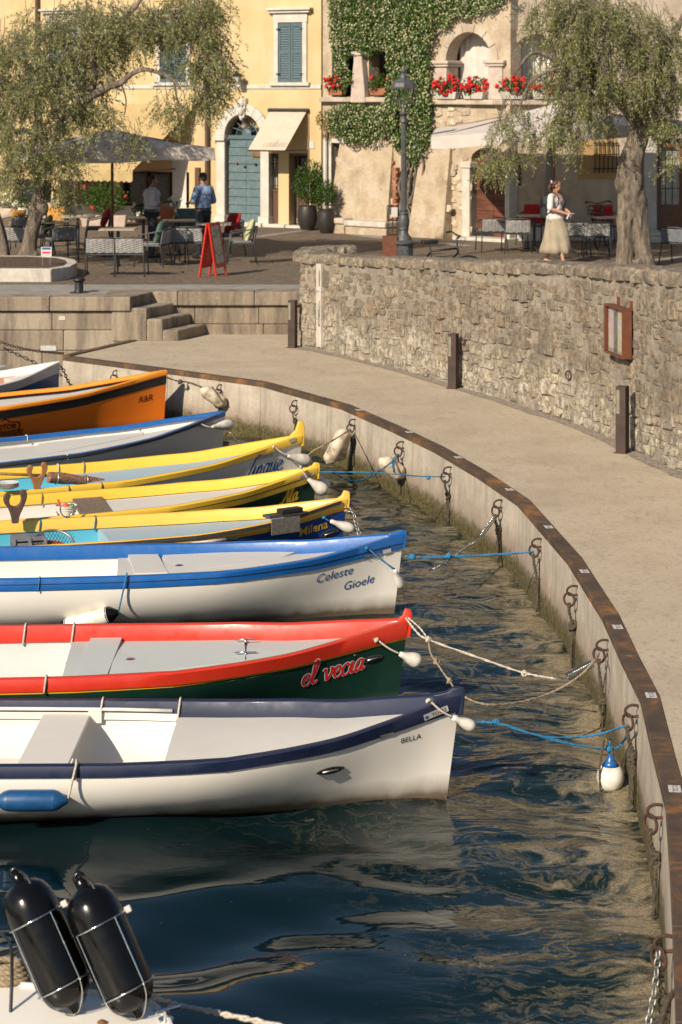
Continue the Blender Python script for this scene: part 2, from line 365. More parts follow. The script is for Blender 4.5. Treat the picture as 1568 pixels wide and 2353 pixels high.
    str_ = N.noise(N.map(off2.outputs[0], (1.0, 2.4, 1)), 2.3, 7, .68)
    big = N.noise(off.outputs[0], .8, 4, .6); fine = N.noise(P, 70, 4, .8)
    sc2 = N.math('MULTIPLY', N.math('ADD', N.math('ADD', N.math('MULTIPLY', big, .9), at), N.math('MULTIPLY', N.math('SUBTRACT', str_, .5), 1.5)), .5)
    patch = N.ramp(sc2, [(.535, 0.0), (.575, .30), (.66, .90)])
    ridge = N.math('SUBTRACT', 1.0, N.math('MULTIPLY', N.math('ABSOLUTE', N.math('SUBTRACT', N.noise(N.map(off2.outputs[0], (1.0, 2.2, 1)), 1.7, 5, .6), .5)), 9.0))
    fil = N.math('MULTIPLY', N.ramp(ridge, [(.72, 0.0), (1.0, .38)]), N.ramp(at, [(.28, .0), (.58, 1.0)]))
    dots = N.math('MULTIPLY', N.ramp(N.noise(P, 34, 3, .75), [(.62, 0.0), (.72, .45)]), N.ramp(N.math('ADD', at, N.math('MULTIPLY', N.math('SUBTRACT', str_, .5), 1.2)), [(.30, 0.0), (.55, 1.0)]))
    mask = N.math('MULTIPLY', N.math('MAXIMUM', N.math('MAXIMUM', patch, fil), dots), N.ramp(fine, [(.36, .25), (.56, 1.0)]))
    b.inputs['Base Color'].default_value = (.0022, .0105, .0145, 1); b.inputs['Roughness'].default_value = .035; b.inputs['IOR'].default_value = 1.33
    tint = N.mix(at, (.0006, .0075, .0135), (.006, .017, .011)); N.l(tint, b.inputs['Base Color'])
    d = N.n('ShaderNodeBsdfPrincipled'); d.inputs['Roughness'].default_value = .55
    N.l(N.ramp(N.noise(P, 22, 4), [(.3, (.24, .19, .115)), (.7, (.36, .29, .18))]), d.inputs['Base Color'])
    mx = N.n('ShaderNodeMixShader'); N.l(mask, mx.inputs[0]); N.l(b.outputs[0], mx.inputs[1]); N.l(d.outputs[0], mx.inputs[2]); N.l(mx.outputs[0], t.nodes['Material Output'].inputs[0])
    h = N.math('MULTIPLY', N.math('ADD', N.noise(N.map(off.outputs[0], (1, 2.2, 1)), 2.6, 2, .45), N.math('MULTIPLY', N.noise(N.map(P, (1, 1.8, 1)), 7, 1.5), .22)), N.math('MULTIPLY', N.math('MULTIPLY', at, at), 2.4))
    bn = N.n('ShaderNodeBump'); bn.inputs['Strength'].default_value = .5; bn.inputs['Distance'].default_value = .05; N.l(h, bn.inputs['Height']); N.l(bn.outputs[0], b.inputs['Normal'])
special_mats()
pm('kerb_granite', (.30, .28, .25), (.22, .20, .18), 3, .8, bump=.3, space='World')
pm('white_stone', (.56, .52, .46), (.42, .38, .32), 5, .75, bump=.25, space='World')
pm('soil', (.10, .062, .04), (.06, .04, .028), 14, .95, bump=1, bdist=.03, c3=(.2, .13, .09))

# ---- plan of the harbour edge
EU = [(145, 819), (385, 850), (600, 879), (786, 931), (900, 981), (1000, 1029), (1100, 1088), (1191, 1150), (1306, 1282), (1387, 1412), (1430, 1508), (1475, 1599), (1506, 1735), (1533, 1842), (1543, 1984), (1550, 2130), (1558, 2350)]
EDGE = [G(u, v, ZQ).xy for u, v in EU] + [Vector(q) for q in ((1.25, 8.4), (.7, 6.9), (-.3, 5.4), (-2, 4.2), (-6, 3.0), (-30, 1.0))]
WU = [(694, 797), (784, 815), (860, 833), (934, 852), (1034, 882), (1134, 911), (1234, 944), (1334, 976), (1419, 1013), (1568, 1085)]
WALL = [G(u, v, ZQ).xy for u, v in WU] + [Vector(q) for q in ((4.9, 21.2), (5.7, 17.5), (6.2, 13), (6.3, 7), (6.0, 0), (5.5, -8))]
def normals2(P, sgn):
    out = []
    for i in range(len(P)):
        t = (P[min(i + 1, len(P) - 1)] - P[max(i - 1, 0)]).normalized(); out.append(Vector((t.y, -t.x)) * sgn)
    return out
EN = normals2(EDGE, 1)       # towards the water
if (EN[5].x > 0): EN = [-n for n in EN]
WN = normals2(WALL, 1)
if (WN[5].x > 0): WN = [-n for n in WN]
def edge_at_Y(Y):
    for i in range(len(EDGE) - 1):
        a, b = EDGE[i], EDGE[i + 1]
        if (a.y - Y) * (b.y - Y) <= 0 and a.y != b.y:
            k = (Y - a.y) / (b.y - a.y); return a.lerp(b, k), EN[i].lerp(EN[i + 1], k).normalized()
YL = 37.25; YR = 38.2; XS = -3.6; XW = G(694, 799, ZQ).x

# water
def make_water():
    xs = np.arange(-9.5, 7.01, .075); ys = np.arange(3.5, 38.01, .075)
    X, Y = np.meshgrid(xs, ys); nx, ny = len(xs), len(ys)
    Z = np.zeros_like(X); r = np.random.default_rng(3)
    for k in range(30):
        lam = r.uniform(.35, 1.9); a = r.uniform(-1.0, 1.0) + PI / 2 + (PI if r.random() < .4 else 0); kk = 2 * PI / lam
        wob = .35 * np.sin(X * r.uniform(.3, 1.1) + r.uniform(0, 6)) + .35 * np.sin(Y * r.uniform(.3, 1.1) + r.uniform(0, 6))
        Z += .0036 * lam ** 1.45 * np.sin(kk * (X * math.cos(a) + Y * math.sin(a)) + r.uniform(0, 6.28) + 2.2 * wob)
    reg = np.clip((X + 1.2) / 1.6, 0, 1) * np.clip((Y - 11.5) / 4, .25, 1)
    for k in range(22):
        lam = r.uniform(.26, .55); a = r.uniform(-.75, .75) + PI / 2; kk = 2 * PI / lam
        wob = np.sin(X * r.uniform(.6, 1.6) + r.uniform(0, 6)) + np.sin(Y * r.uniform(.6, 1.6) + r.uniform(0, 6))
        Z += reg * .0034 * lam * np.sin(kk * (X * math.cos(a) + Y * math.sin(a)) + r.uniform(0, 6.28) + 1.6 * wob)
    E = np.array([[p.x, p.y] for p in EDGE]); dmin = np.full(X.shape, 99.)
    for i in range(len(E) - 1):
        a, b = E[i], E[i + 1]; ab = b - a; t = np.clip(((X - a[0]) * ab[0] + (Y - a[1]) * ab[1]) / (ab @ ab), 0, 1)
        dmin = np.minimum(dmin, np.hypot(X - a[0] - t * ab[0], Y - a[1] - t * ab[1]))
    film = .34 + .50 * np.exp(-dmin / .62) + .10 * np.clip((X + .2) / 2, -1, 1) - .20 * np.clip((14.6 - Y) / 2.2, 0, 1) * np.clip((1.3 - X) / 1.6, 0, 1) - .12 * np.clip((Y - 23) / 4, 0, 1) - .25 * np.clip((.12 - dmin) / .12, 0, 1)
    V = np.stack([X, Y, Z], -1).reshape(-1, 3); i = np.arange(nx * ny).reshape(ny, nx)
    Fq = np.stack([i[:-1, :-1], i[:-1, 1:], i[1:, 1:], i[1:, :-1]], -1).reshape(-1, 4)
    # surrounding lake
    x0, x1, y0, y1 = xs[0], xs[-1], ys[0], ys[-1]; n0 = len(V)
    O = [(-900, -900, -.02), (900, -900, -.02), (900, 900, -.02), (-900, 900, -.02), (x0 + .02, y0 + .02, -.02), (x1, y0 + .02, -.02), (x1, y1, -.02), (x0 + .02, y1, -.02)]
    Fo = [(0, 1, 5, 4), (1, 2, 6, 5), (2, 3, 7, 6), (3, 0, 4, 7)]
    me = bpy.data.meshes.new('water'); me.from_pydata(np.vstack([V, O]).tolist(), [], Fq.tolist() + [tuple(n0 + j for j in f) for f in Fo])
    me.polygons.foreach_set('use_smooth', [True] * len(me.polygons)); me.materials.append(MAT['lake_water'])
    at = me.attributes.new('film', 'FLOAT', 'POINT'); at.data.foreach_set('value', np.concatenate([film.ravel(), np.full(8, .1)]).astype(np.float32))
    me.update(); o = bpy.data.objects.new('water', me); COL.objects.link(o); o['kind'] = 'structure'
make_water()

def sheet(name, poly, z, m, thick=0):
    b = MB()
    if thick: b.prism(poly, z - thick, z)
    else: b.add([(p[0], p[1], z) for p in poly], [tuple(range(len(poly)))])
    o = b.build(name, m); o['kind'] = 'structure'; return o
inE = [p - n * .13 for p, n in zip(EDGE, EN)]
wk = inE + [Vector((-30, -20)), Vector((5, -20))] + [p + -n * .25 for p, n in reversed(list(zip(WALL, WN)))] + [Vector((XW + .2, YR + .2)), Vector((-3.55, YR + .2)), Vector((-3.62, 37.55))]
sheet('walkway', wk, ZQ, 'walk_concrete')
pz = [Vector((-600, YL + .3)), Vector((XS - .02, YL + .3)), Vector((XS - .02, YR + .3)), Vector((XW + .5, YR + .3)), Vector((XW + .6, 37.0))] + [p - n * .3 for p, n in zip(WALL, WN)][1:] + [Vector((5.8, -60)), Vector((600, -60)), Vector((600, 800)), Vector((-600, 800))]
sheet('square_paving', pz, ZP, 'setts')
# pale granite strip along the harbour edge, and two pale lines in the paving
st = sheet('kerb_strip', [(-30, 37.5), (XS - .025, 37.5), (XS - .025, 38.4), (XW + .45, 38.4), (XW + .55, 39.55), (-30, 39.4)], ZP + .004, 'kerb_granite')
def pale_line(pts, w):
    P = [G(u, v, ZP).xy for u, v in pts]; n = normals2(P, 1)
    sheet('paving_line', [p + q * w for p, q in zip(P, n)] + [p - q * w for p, q in reversed(list(zip(P, n)))], ZP + .005, 'kerb_granite')
pale_line([(590, 545), (650, 536), (720, 527), (770, 526)], .14); pale_line([(735, 526), (800, 536), (870, 546), (1080, 566)], .22); pale_line([(1395, 607), (1480, 600), (1600, 588)], .12)

# quay face: cast panels with open joints
qf = thing('quay_wall', 'curved grey concrete quay face with green weed along the waterline', 'quay wall', (EDGE[5].x, EDGE[5].y, 0))
inv = Vector((EDGE[5].x, EDGE[5].y, 0))
bk = MB(); n_ = len(EDGE)
bk.rings([[Vector((p.x - n.x * .03, p.y - n.y * .03, ZQ - .05)), Vector((p.x - n.x * .03, p.y - n.y * .03, -1.2)), Vector((p.x - n.x * .3, p.y - n.y * .3, -1.2)), Vector((p.x - n.x * .3, p.y - n.y * .3, ZQ - .05))] for p, n in zip(EDGE, EN)])
bk.v = [tuple(Vector(q) - inv) for q in bk.v]; bk.build('core', 'quay_concrete', qf)
def resample(P, step):
    out = [P[0]]; acc = 0
    for a, b in zip(P, P[1:]):
        L = (b - a).length; k = max(1, round(L / step))
        for j in range(1, k + 1): out.append(a.lerp(b, j / k))
    return out
EF = resample(EDGE[:18], .45); EFN = normals2(EF, 1)
if EFN[8].x > 0: EFN = [-n for n in EFN]
for i in range(0, len(EF) - 1, 5):
    b = MB(); seg = list(range(i, min(i + 5, len(EF) - 1) + 1)); rs = []
    for j, k in enumerate(seg):
        p = EF[k].copy(); n = EFN[k]
        t = (EF[min(k + 1, len(EF) - 1)] - EF[max(k - 1, 0)]).normalized()
        if j == 0: p = p + t * .006
        if j == len(seg) - 1: p = p - t * .006
        rs.append([Vector((p.x + n.x * d, p.y + n.y * d, z)) - inv for d, z in ((0, ZQ - .055), (.004, .5), (.02, .25), (.03, 0), (.03, -1.1), (-.028, -1.1), (-.028, ZQ - .055))])
    b.rings(rs); b.build('panel', 'quay_concrete', qf)
# steel angle along the edge, in welded lengths
se = thing('steel_edge', 'rusty brown steel angle capping the curved quay edge', 'edge strip', (EDGE[5].x, EDGE[5].y, ZQ))
inv = Vector((EDGE[5].x, EDGE[5].y, ZQ))
for i in range(len(EDGE) - 2):
    a, b_ = EDGE[i], EDGE[i + 1]; t = (b_ - a).normalized(); rs = []
    for p, n, e in ((a, EN[i], .002), (b_, EN[i + 1], -.002)):
        p = p + t * e; rs.append([Vector((p.x + n.x * d, p.y + n.y * d, z)) - inv for d, z in ((.010, ZQ + .006), (.010, ZQ - .062), (-.02, ZQ - .062), (-.02, ZQ - .03), (-.128, ZQ - .03), (-.128, ZQ + .006), )])
    MB().rings(rs).build('steel_length', 'edge_steel', se, bevel=.006)
# left end of the walkway: same steel along the short return
a, b_ = Vector((-3.6, 37.24)), EDGE[0]; t = (b_ - a).normalized(); n = Vector((t.y, -t.x)); n = n if n.x < 0 else -n
MB().rings([[Vector((p.x + n.x * d, p.y + n.y * d, z)) - inv for d, z in ((.012, ZQ + .02), (.012, ZQ - .085), (-.12, ZQ - .085), (-.12, ZQ + .02))] for p in (a, b_)]).build('steel_length', 'edge_steel', se)
rb = MB(); rb.rings([[Vector((p.x + n.x * d, p.y + n.y * d, z)) - Vector((EDGE[5].x, EDGE[5].y, 0)) for d, z in ((0, ZQ - .08), (0, -1), (-.3, -1), (-.3, ZQ - .08))] for p in (a, b_)]).build('panel', 'quay_concrete', qf)

# harbour wall of stone blocks on the left with its flight of steps
hw = thing('harbour_wall', 'weathered sandstone block wall with coping under the square', 'quay wall', (XS, YL, 0)); o_ = Vector((XS, YL, 0))
def block(x0, x1, y0, y1, z0, z1, name='block', par=hw, off=o_, mt='quay_block', bev=.018):
    j = lambda: random.uniform(-.008, .008)
    b = MB().box2(Vector((x0 + .003, y0 + j(), z0 + .003)) - off, Vector((x1 - .003, y1, z1 - .003)) - off); return b.build(name, mt, par, bevel=bev)
b = MB().box2(Vector((-30, YL + .08, -1)) - o_, Vector((XS - .02, YL + .5, ZP - .06)) - o_); b.box2(Vector((XS - .02, YR + .08, -.5)) - o_, Vector((XW + .5, YR + .5, ZP - .06)) - o_); b.build('core', 'mortar', hw)
for (x0, x1, y) in ((-14, XS, YL), (XS + .02, XW + .6, YR)):
    x = x1; k = 0
    while x > x0 + .1:
        L = random.uniform(1.2, 1.75); xa = max(x0, x - L); block(xa, x, y - .07, y + .5, ZP - .24, ZP + .008, 'coping_stone'); x = xa
    for (z0, z1) in ((ZP - .57, ZP - .25), (ZP - .92, ZP - .57), (ZP - 1.25, ZP - .92), (-.7, ZP - 1.25)):
        if y == YR and z1 < ZQ: break
        x = x1 - random.uniform(0, .4)
        block(x, x1, y, y + .4, z0, z1) if x1 - x > .1 else None
        while x > x0 + .1:
            L = random.uniform(.75, 1.35); xa = max(x0, x - L); block(xa, x, y, y + .4, z0, z1); x = xa
SKEW = .42
for i in range(3):
    x0 = XS + i * .273 - (.32 if i == 0 else 0); x1 = XS + (i + 1) * .273; zt = ZQ + (3 - i) * .1875; b = MB()
    pl_ = [(x0, YL - .03), (x1, YL - .03), (x1 + SKEW, YR - .004), (x0 + (SKEW if i else 0), YR - .004)]
    b.prism([(x - o_.x + random.uniform(-.006, .006), y - o_.y) for x, y in pl_], ZQ - .02 - o_.z, zt - o_.z); b.build('step', 'quay_block', hw, bevel=.03)
b = MB(); b.prism([(x - o_.x, y - o_.y) for x, y in ((XS - .5, YL + .02), (XS - .004, YL - .065), (XS + SKEW, YR + .3), (XS - .5, YR + .3))], ZP - .24 - o_.z, ZP + .006 - o_.z); b.build('coping_stone', 'quay_block', hw, bevel=.02)
# small plates on the harbour wall
p = D(112, 800, YL - .006)
tag(MB().box((p.x, p.y, p.z), (.27, .012, .085)).build('wall_plate', 'decal'), 'blank white rectangular plate low on the harbour wall', 'plate')
p = D(143, 731, YL - .006)
tag(MB().box((p.x, p.y, p.z), (.11, .012, .07)).build('wall_plate', 'white_stone'), 'small faded plate under the coping of the harbour wall', 'plate')

# ---- rubble wall between walkway and square
HT = [(694, 580), (784, 584), (860, 589), (934, 592), (1034, 595), (1134, 598), (1234, 602), (1334, 606), (1419, 611), (1568, 624)]
WT = [D(u, v, p.y).z for (u, v), p in zip(HT, WALL)] + [2.98, 2.98, 2.98, 2.98, 2.98, 2.98]
Wr = []; Wz = []
RET = [(Vector((.22, 37.75)), WT[0]), (Vector((-.48, 37.7)), WT[0])]
FP = [q for q, _ in RET] + WALL[:12]; FZ = [z for _, z in RET] + WT[:12]
def wall_eval():
    P3 = catmull([(p.x, p.y, z) for p, z in zip(WALL, WT)], 8)
    return P3
P3 = wall_eval(); WL = [0.0]
for a, b in zip(P3, P3[1:]): WL.append(WL[-1] + (b.xy - a.xy).length)
def wat(s):
    i = min(max(np.searchsorted(WL, s) - 1, 0), len(P3) - 2); k = (s - WL[i]) / (WL[i + 1] - WL[i]); p = P3[i].lerp(P3[i + 1], k)
    t = (P3[i + 1].xy - P3[i].xy).normalized(); n = Vector((t.y, -t.x)); n = n if n.x < 0 else -n
    return p, Vector((n.x, n.y, 0)), Vector((t.x, t.y, 0))
sw = thing('stone_wall', 'long curving rubble stone wall with rounded coping behind the walkway', 'stone wall', (P3[0].x, P3[0].y, ZQ)); so_ = Vector((P3[0].x, P3[0].y, ZQ))
SMAX = WL[-1]; S_VIS = next(WL[i] for i in range(len(P3)) if P3[i].y < 21.0)
b = MB(); rs = []
s = 0
while s < SMAX:
    p, n, t = wat(s)
    ring = []
    for k in range(7):
        z = ZQ - .3 + (p.z - .16 - ZQ + .3) * k / 6; q = Vector((p.x, p.y, z)) + n * (.012 * mnoise.noise(Vector((s * 3, z * 3, 0))))
        ring.append(q - so_)
    ring.append(Vector((p.x, p.y, p.z - .16)) - n * .55 - so_); ring.append(Vector((p.x, p.y, ZQ - .3)) - n * .55 - so_)
    rs.append(ring); s += .22
b.rings(rs); b.build('mortar_core', 'mortar', sw, smooth=30.0)
# return pier at the left end
b = MB(); q0, nn, tt = wat(0); A = Vector((q0.x, q0.y, 0)); zt = q0.z
pier = [(q0.x, q0.y), (q0.x - .02, q0.y + .25), (-.60, 37.4), (-.42, 37.75), (.2, 37.75), (.2, 37.3), (q0.x + .5, q0.y + .35)]
b.prism([(x - so_.x, y - so_.y) for x, y in pier], ZQ - .3 - so_.z, zt - .17 - so_.z); b.build('pier_core', 'mortar', sw)
def stone(cen, n, t, w, h, depth, irr=.2, k=8):
    """one rough stone: outline ring on the wall, a bulged front"""
    up = Vector((0, 0, 1)); vs = []; fs = []
    ang = [2 * PI * (i + random.uniform(-.25, .25)) / k for i in range(k)]
    rr = []
    for a in ang:
        c, s_ = math.cos(a), math.sin(a); q = 1 / max(abs(c), abs(s_)); q = min(q, 1.34); rr.append(q * random.uniform(1 - irr, 1.03))
    tx, ty, ro = random.uniform(-.25, .25), random.uniform(-.3, .2), random.uniform(-.09, .09)
    ang = [a + ro for a in ang]
    for sc, d in ((1.0, -.02), (.985, depth * .6), (.90, depth)):
        for a, r_ in zip(ang, rr):
            dd = d * (1 + tx * math.cos(a) + ty * math.sin(a)) * random.uniform(.85, 1.15) if d > 0 else d
            vs.append(cen + t * math.cos(a) * r_ * w / 2 * sc + up * math.sin(a) * r_ * h / 2 * sc + n * dd)
    vs.append(cen + n * depth * random.uniform(.9, 1.12))
    for j in range(2):
        for i in range(k): fs.append((j * k + i, j * k + (i + 1) % k, (j + 1) * k + (i + 1) % k, (j + 1) * k + i))
    for i in range(k): fs.append((2 * k + i, 2 * k + (i + 1) % k, 3 * k))
    return vs, fs
def px(p): return F / p.y
stones = []
z_rel = 0.0; row = 0
h_max = 2.2
while z_rel < h_max:
    low = z_rel < .75
    rh = random.uniform(.11, .21) if low else random.uniform(.07, .17)
    s = random.uniform(-.1, .1)
    while s < S_VIS:
        w_ = random.uniform(.14, .42) if low else random.choice([random.uniform(.08, .2), random.uniform(.15, .36)])
        sc_ = s + w_ / 2; p, n, t = wat(min(max(sc_, 0), SMAX - .1)); top = p.z - .17 - ZQ
        hh = rh
        if z_rel + hh * .75 < top and random.random() < (.94 if low else .74):
            zc = ZQ + z_rel + hh / 2 + .09 * mnoise.noise(Vector((sc_ * .7, z_rel * .8, 0))) + random.uniform(-.022, .022); hh *= random.choice((.7, .95, 1.0, 1.1, 1.35))
            if random.random() < .22 and not low:       # two thin stones instead of one
                for q in (-.25, .25):
                    cen = Vector((p.x, p.y, zc + q * hh)); stones.append((w_ * hh * .5 * px(p) ** 2, *stone(cen, n, t, w_ * .97, hh * .46, random.uniform(.004, .022))))
            else:
                cen = Vector((p.x, p.y, zc)); dep = random.uniform(.012, .032) if low else random.uniform(.003, .02)
                stones.append((w_ * hh * px(p) ** 2, *stone(cen, n, t, w_ * random.uniform(.93, 1.0), hh * random.uniform(.88, .98), dep)))
        s += w_
    z_rel += rh; row += 1
# pier end face stones (short wall seen end on)
for zz in np.arange(.08, zt - ZQ - .2, .17):
    c0 = Vector(pier[0] + (ZQ + zz,)); c1 = Vector(pier[2] + (ZQ + zz,)); t_ = (c1 - c0).normalized(); n_2 = Vector((-abs(t_.y), t_.x if t_.y > 0 else -t_.x, 0)).normalized()
    d_ = 0
    while d_ < (c1 - c0).length - .1:
        w_ = random.uniform(.18, .4); cen = c0 + t_ * (d_ + w_ / 2); stones.append((w_ * .17 * px(cen) ** 2 * .2, *stone(cen, n_2, t_, w_ * .95, .155, random.uniform(.02, .05)))); d_ += w_
stones.sort(key=lambda q: -q[0])
for _ in range(90):
    sc_ = random.uniform(.2, S_VIS); p, n, t = wat(sc_); zr = random.uniform(.12, p.z - ZQ - .4); w_ = random.uniform(.28, .55); h_2 = w_ * random.uniform(.45, .75)
    stones.append((w_ * h_2 * px(p) ** 2, *stone(Vector((p.x, p.y, ZQ + zr)), n, t, w_, h_2, random.uniform(.022, .04), .24, 9)))
stones.sort(key=lambda q: -q[0])
mass = MB()
for i, (_, vs, fs) in enumerate(stones):
    vs = [v - so_ for v in vs]
    if i < 300: MB().add(vs, fs).build('stone', 'wall_stone', sw)
    else: mass.add(vs, fs)
o = mass.build('small_stones', 'wall_stone', sw); o['kind'] = 'stuff'
# coping stones
def coping(c, n, t, L, W, H):
    rs = []; k = 7
    for i in range(k):
        a = -1 + 2 * i / (k - 1); e = 1 - .10 * abs(a) ** 4; ring = []
        for (y, z) in ((.5, -.5), (.52, -.1), (.5, .25), (.43, .46), (0, .52), (-.43, .46), (-.5, .2), (-.5, -.5)):
            jit = Vector((mnoise.noise(Vector((i * .9, y * 2, c.x * 9))), mnoise.noise(Vector((y * 3, z * 3, c.y * 9 + i))), 0)) * .13
            ring.append(c + t * (a * L / 2 * .985) + n * ((y + jit.x) * W * e) + Vector((0, 0, (z + jit.y) * H * e)))
        rs.append([q - so_ for q in ring])
    return MB().rings(rs).build('coping_stone', 'coping_stone', sw, smooth=28.0)
s = 0.02
while s < S_VIS + 3:
    L = random.uniform(.38, .68); p, n, t = wat(s + L / 2)
    coping(Vector((p.x, p.y, p.z - .09 + random.uniform(-.012, .012))) - n * .24, n, t, L, .56 + random.uniform(-.03, .03), .165 + random.uniform(-.03, .02)); s += L
PR = [Vector((q0.x + .12, q0.y + .32, zt - .09)), Vector((-.42, 37.5, zt - .07)), Vector((.25, 37.55, zt - .06))]
for a, b_ in zip(PR, PR[1:]):
    t = (b_ - a).normalized(); n = Vector((t.y, -t.x, 0)); n = -n if n.y > 0 or n.x > .5 else n
    for k in range(2): coping(a.lerp(b_, .25 + .5 * k), n, t, (b_ - a).length * .5, .55, .19)
# old drain trough let into the wall
p, n, t = wat(.62)
b = MB()
for k in range(3):
    z0 = ZQ + .06 + k * .46
    b = MB(); b.rings([[Vector((p.x, p.y, z)) + t * dx + n * dn - so_ for dx, dn in ((-.075, .05), (-.045, .05), (-.03, .02), (.03, .02), (.045, .05), (.075, .05), (.075, -.03), (-.075, -.03))] for z in (z0, z0 + .45)]); b.build('drain_channel', 'white_stone', sw)

pm('gravel', (.27, .225, .175), (.13, .105, .08), 30, .95, bump=1, bscale=45, bdist=.02, space='World', c3=(.40, .34, .27))
gp = [wat(x) for x in np.arange(0, S_VIS + 4, .3)]
sheet('gravel_strip', [(q.x - n.x * .02, q.y - n.y * .02) for q, n, t in gp] + [(q.x + n.x * (.20 + .05 * mnoise.noise(Vector((i * .8, 0, 0)))), q.y + n.y * .2) for i, (q, n, t) in reversed(list(enumerate(gp)))], ZQ + .005, 'gravel')
# ================================================================ boats
BS = np.array([0, .1, .2, .4, .78, 1.1, 1.5, 2.2, 3.2, 4.5, 6.0]); BB = np.array([.03, .10, .18, .34, .585, .765, .905, .985, 1, .95, .80])
ZS_ = np.array([0, .3, .78, 1.5, 2.2, 3.2, 6]); ZZ_ = np.array([1, .74, .33, .08, .02, 0, .1])
def smooth_arr(x, y, xs, wdt):
    n = 9; return sum(np.interp(np.clip(xs + d, x[0], x[-1]), x, y) for d in np.linspace(-wdt, wdt, n)) / n
GLYPH = {
 'e': ([[(0, .4), (.35, .5), (.55, .75), (.4, 1), (.15, .85), (.05, .45), (.2, .08), (.45, 0), (.75, .25)]], .68),
 'l': ([[(0, .2), (.3, .9), (.48, 1.7), (.38, 2.1), (.22, 1.8), (.16, .9), (.2, .2), (.38, 0), (.62, .25)]], .55),
 'v': ([[(0, .8), (.12, 1), (.22, .8), (.3, .2), (.4, 0), (.65, .5), (.72, .97), (.62, 1.0), (.78, .84), (.95, .88)]], .85),
 'c': ([[(.6, .78), (.45, 1), (.18, .8), (.08, .4), (.22, .05), (.45, 0), (.75, .25)]], .68),
 'i': ([[(0, .3), (.2, 1), (.18, .3), (.3, 0), (.55, .25)], [(.28, 1.42), (.31, 1.52)]], .46),
 'a': ([[(.6, .85), (.4, 1), (.15, .75), (.08, .3), (.25, 0), (.5, .35), (.65, .97), (.58, .4), (.65, .05), (.9, .25)]], .82),
 's': ([[(0, .2), (.35, .9), (.42, 1.05), (.4, .7), (.52, .4), (.42, .05), (.2, 0), (.08, .14)]], .6),
 't': ([[(0, .3), (.3, 1.6), (.2, .5), (.25, .05), (.4, 0), (.6, .25)], [(.05, 1.1), (.52, 1.15)]], .5),
 'o': ([[(.4, 1), (.15, .8), (.08, .35), (.25, 0), (.5, .2), (.58, .65), (.4, 1), (.5, .85), (.78, .88)]], .7),
 'n': ([[(0, .3), (.15, .95), (.13, .0)], [(.14, .45), (.4, .98), (.52, .8), (.5, .2), (.62, 0), (.85, .25)]], .78),
 'u': ([[(0, .6), (.12, 1), (.1, .3), (.25, 0), (.5, .4), (.6, 1), (.58, .2), (.7, 0), (.9, .25)]], .82),
 'q': ([[(.6, .85), (.4, 1), (.15, .75), (.08, .3), (.25, 0.02), (.5, .35), (.63, .97), (.56, 0), (.5, -.7)], [(.5, -.7), (.62, -.3), (.9, .2)]], .8),
 'r': ([[(0, .3), (.18, 1.05), (.3, .85), (.5, .9), (.42, .3), (.5, 0), (.72, .25)]], .6),
 'S': ([[(-.45, -.05), (-.2, .12), (.05, .05), (.3, .6), (.5, 1.5), (.75, 2.1), (.98, 2.05), (.95, 1.85)]], .62),
 'A': ([[(-.15, .25), (0, .02), (.3, .35), (.65, 1.3), (.88, 1.95), (.85, .9), (.9, .1), (1.1, .2)], [(.28, .75), (.92, .85)]], 1.05),
 'C': ([[(1.0, 1.55), (.82, 1.95), (.42, 1.7), (.1, .9), (.25, .15), (.6, 0), (1.0, .4)]], 1.0),
 'G': ([[(1.0, 1.55), (.8, 1.95), (.4, 1.7), (.1, .9), (.25, .15), (.6, 0), (.92, .35), (.98, .85), (.6, .85)]], 1.12),
 ' ': ([], .5)}
def script(text, thick=.16, slant=.28):
    """cursive ribbon lettering as a flat mesh: verts, faces in units of the x-height"""
    V, Fc = [], []; x = 0
    for ch in text:
        strokes, adv = GLYPH[ch]
        for st in strokes:
            P = catmull([(px_ + x + slant * py, py, 0) for px_, py in st], 5); n = len(P); b0 = len(V)
            for i, p in enumerate(P):
                t = (P[min(i + 1, n - 1)] - P[max(i - 1, 0)]).normalized(); nn = Vector((-t.y, t.x, 0))
                wv = thick * (.55 + .45 * abs(t.y)) * (.55 if i in (0, n - 1) else 1) / 2
                V += [(p.x + nn.x * wv, p.y + nn.y * wv), (p.x - nn.x * wv, p.y - nn.y * wv)]
            Fc += [(b0 + 2 * i, b0 + 2 * i + 1, b0 + 2 * i + 3, b0 + 2 * i + 2) for i in range(n - 1)]
        x += adv
    return V, Fc, x
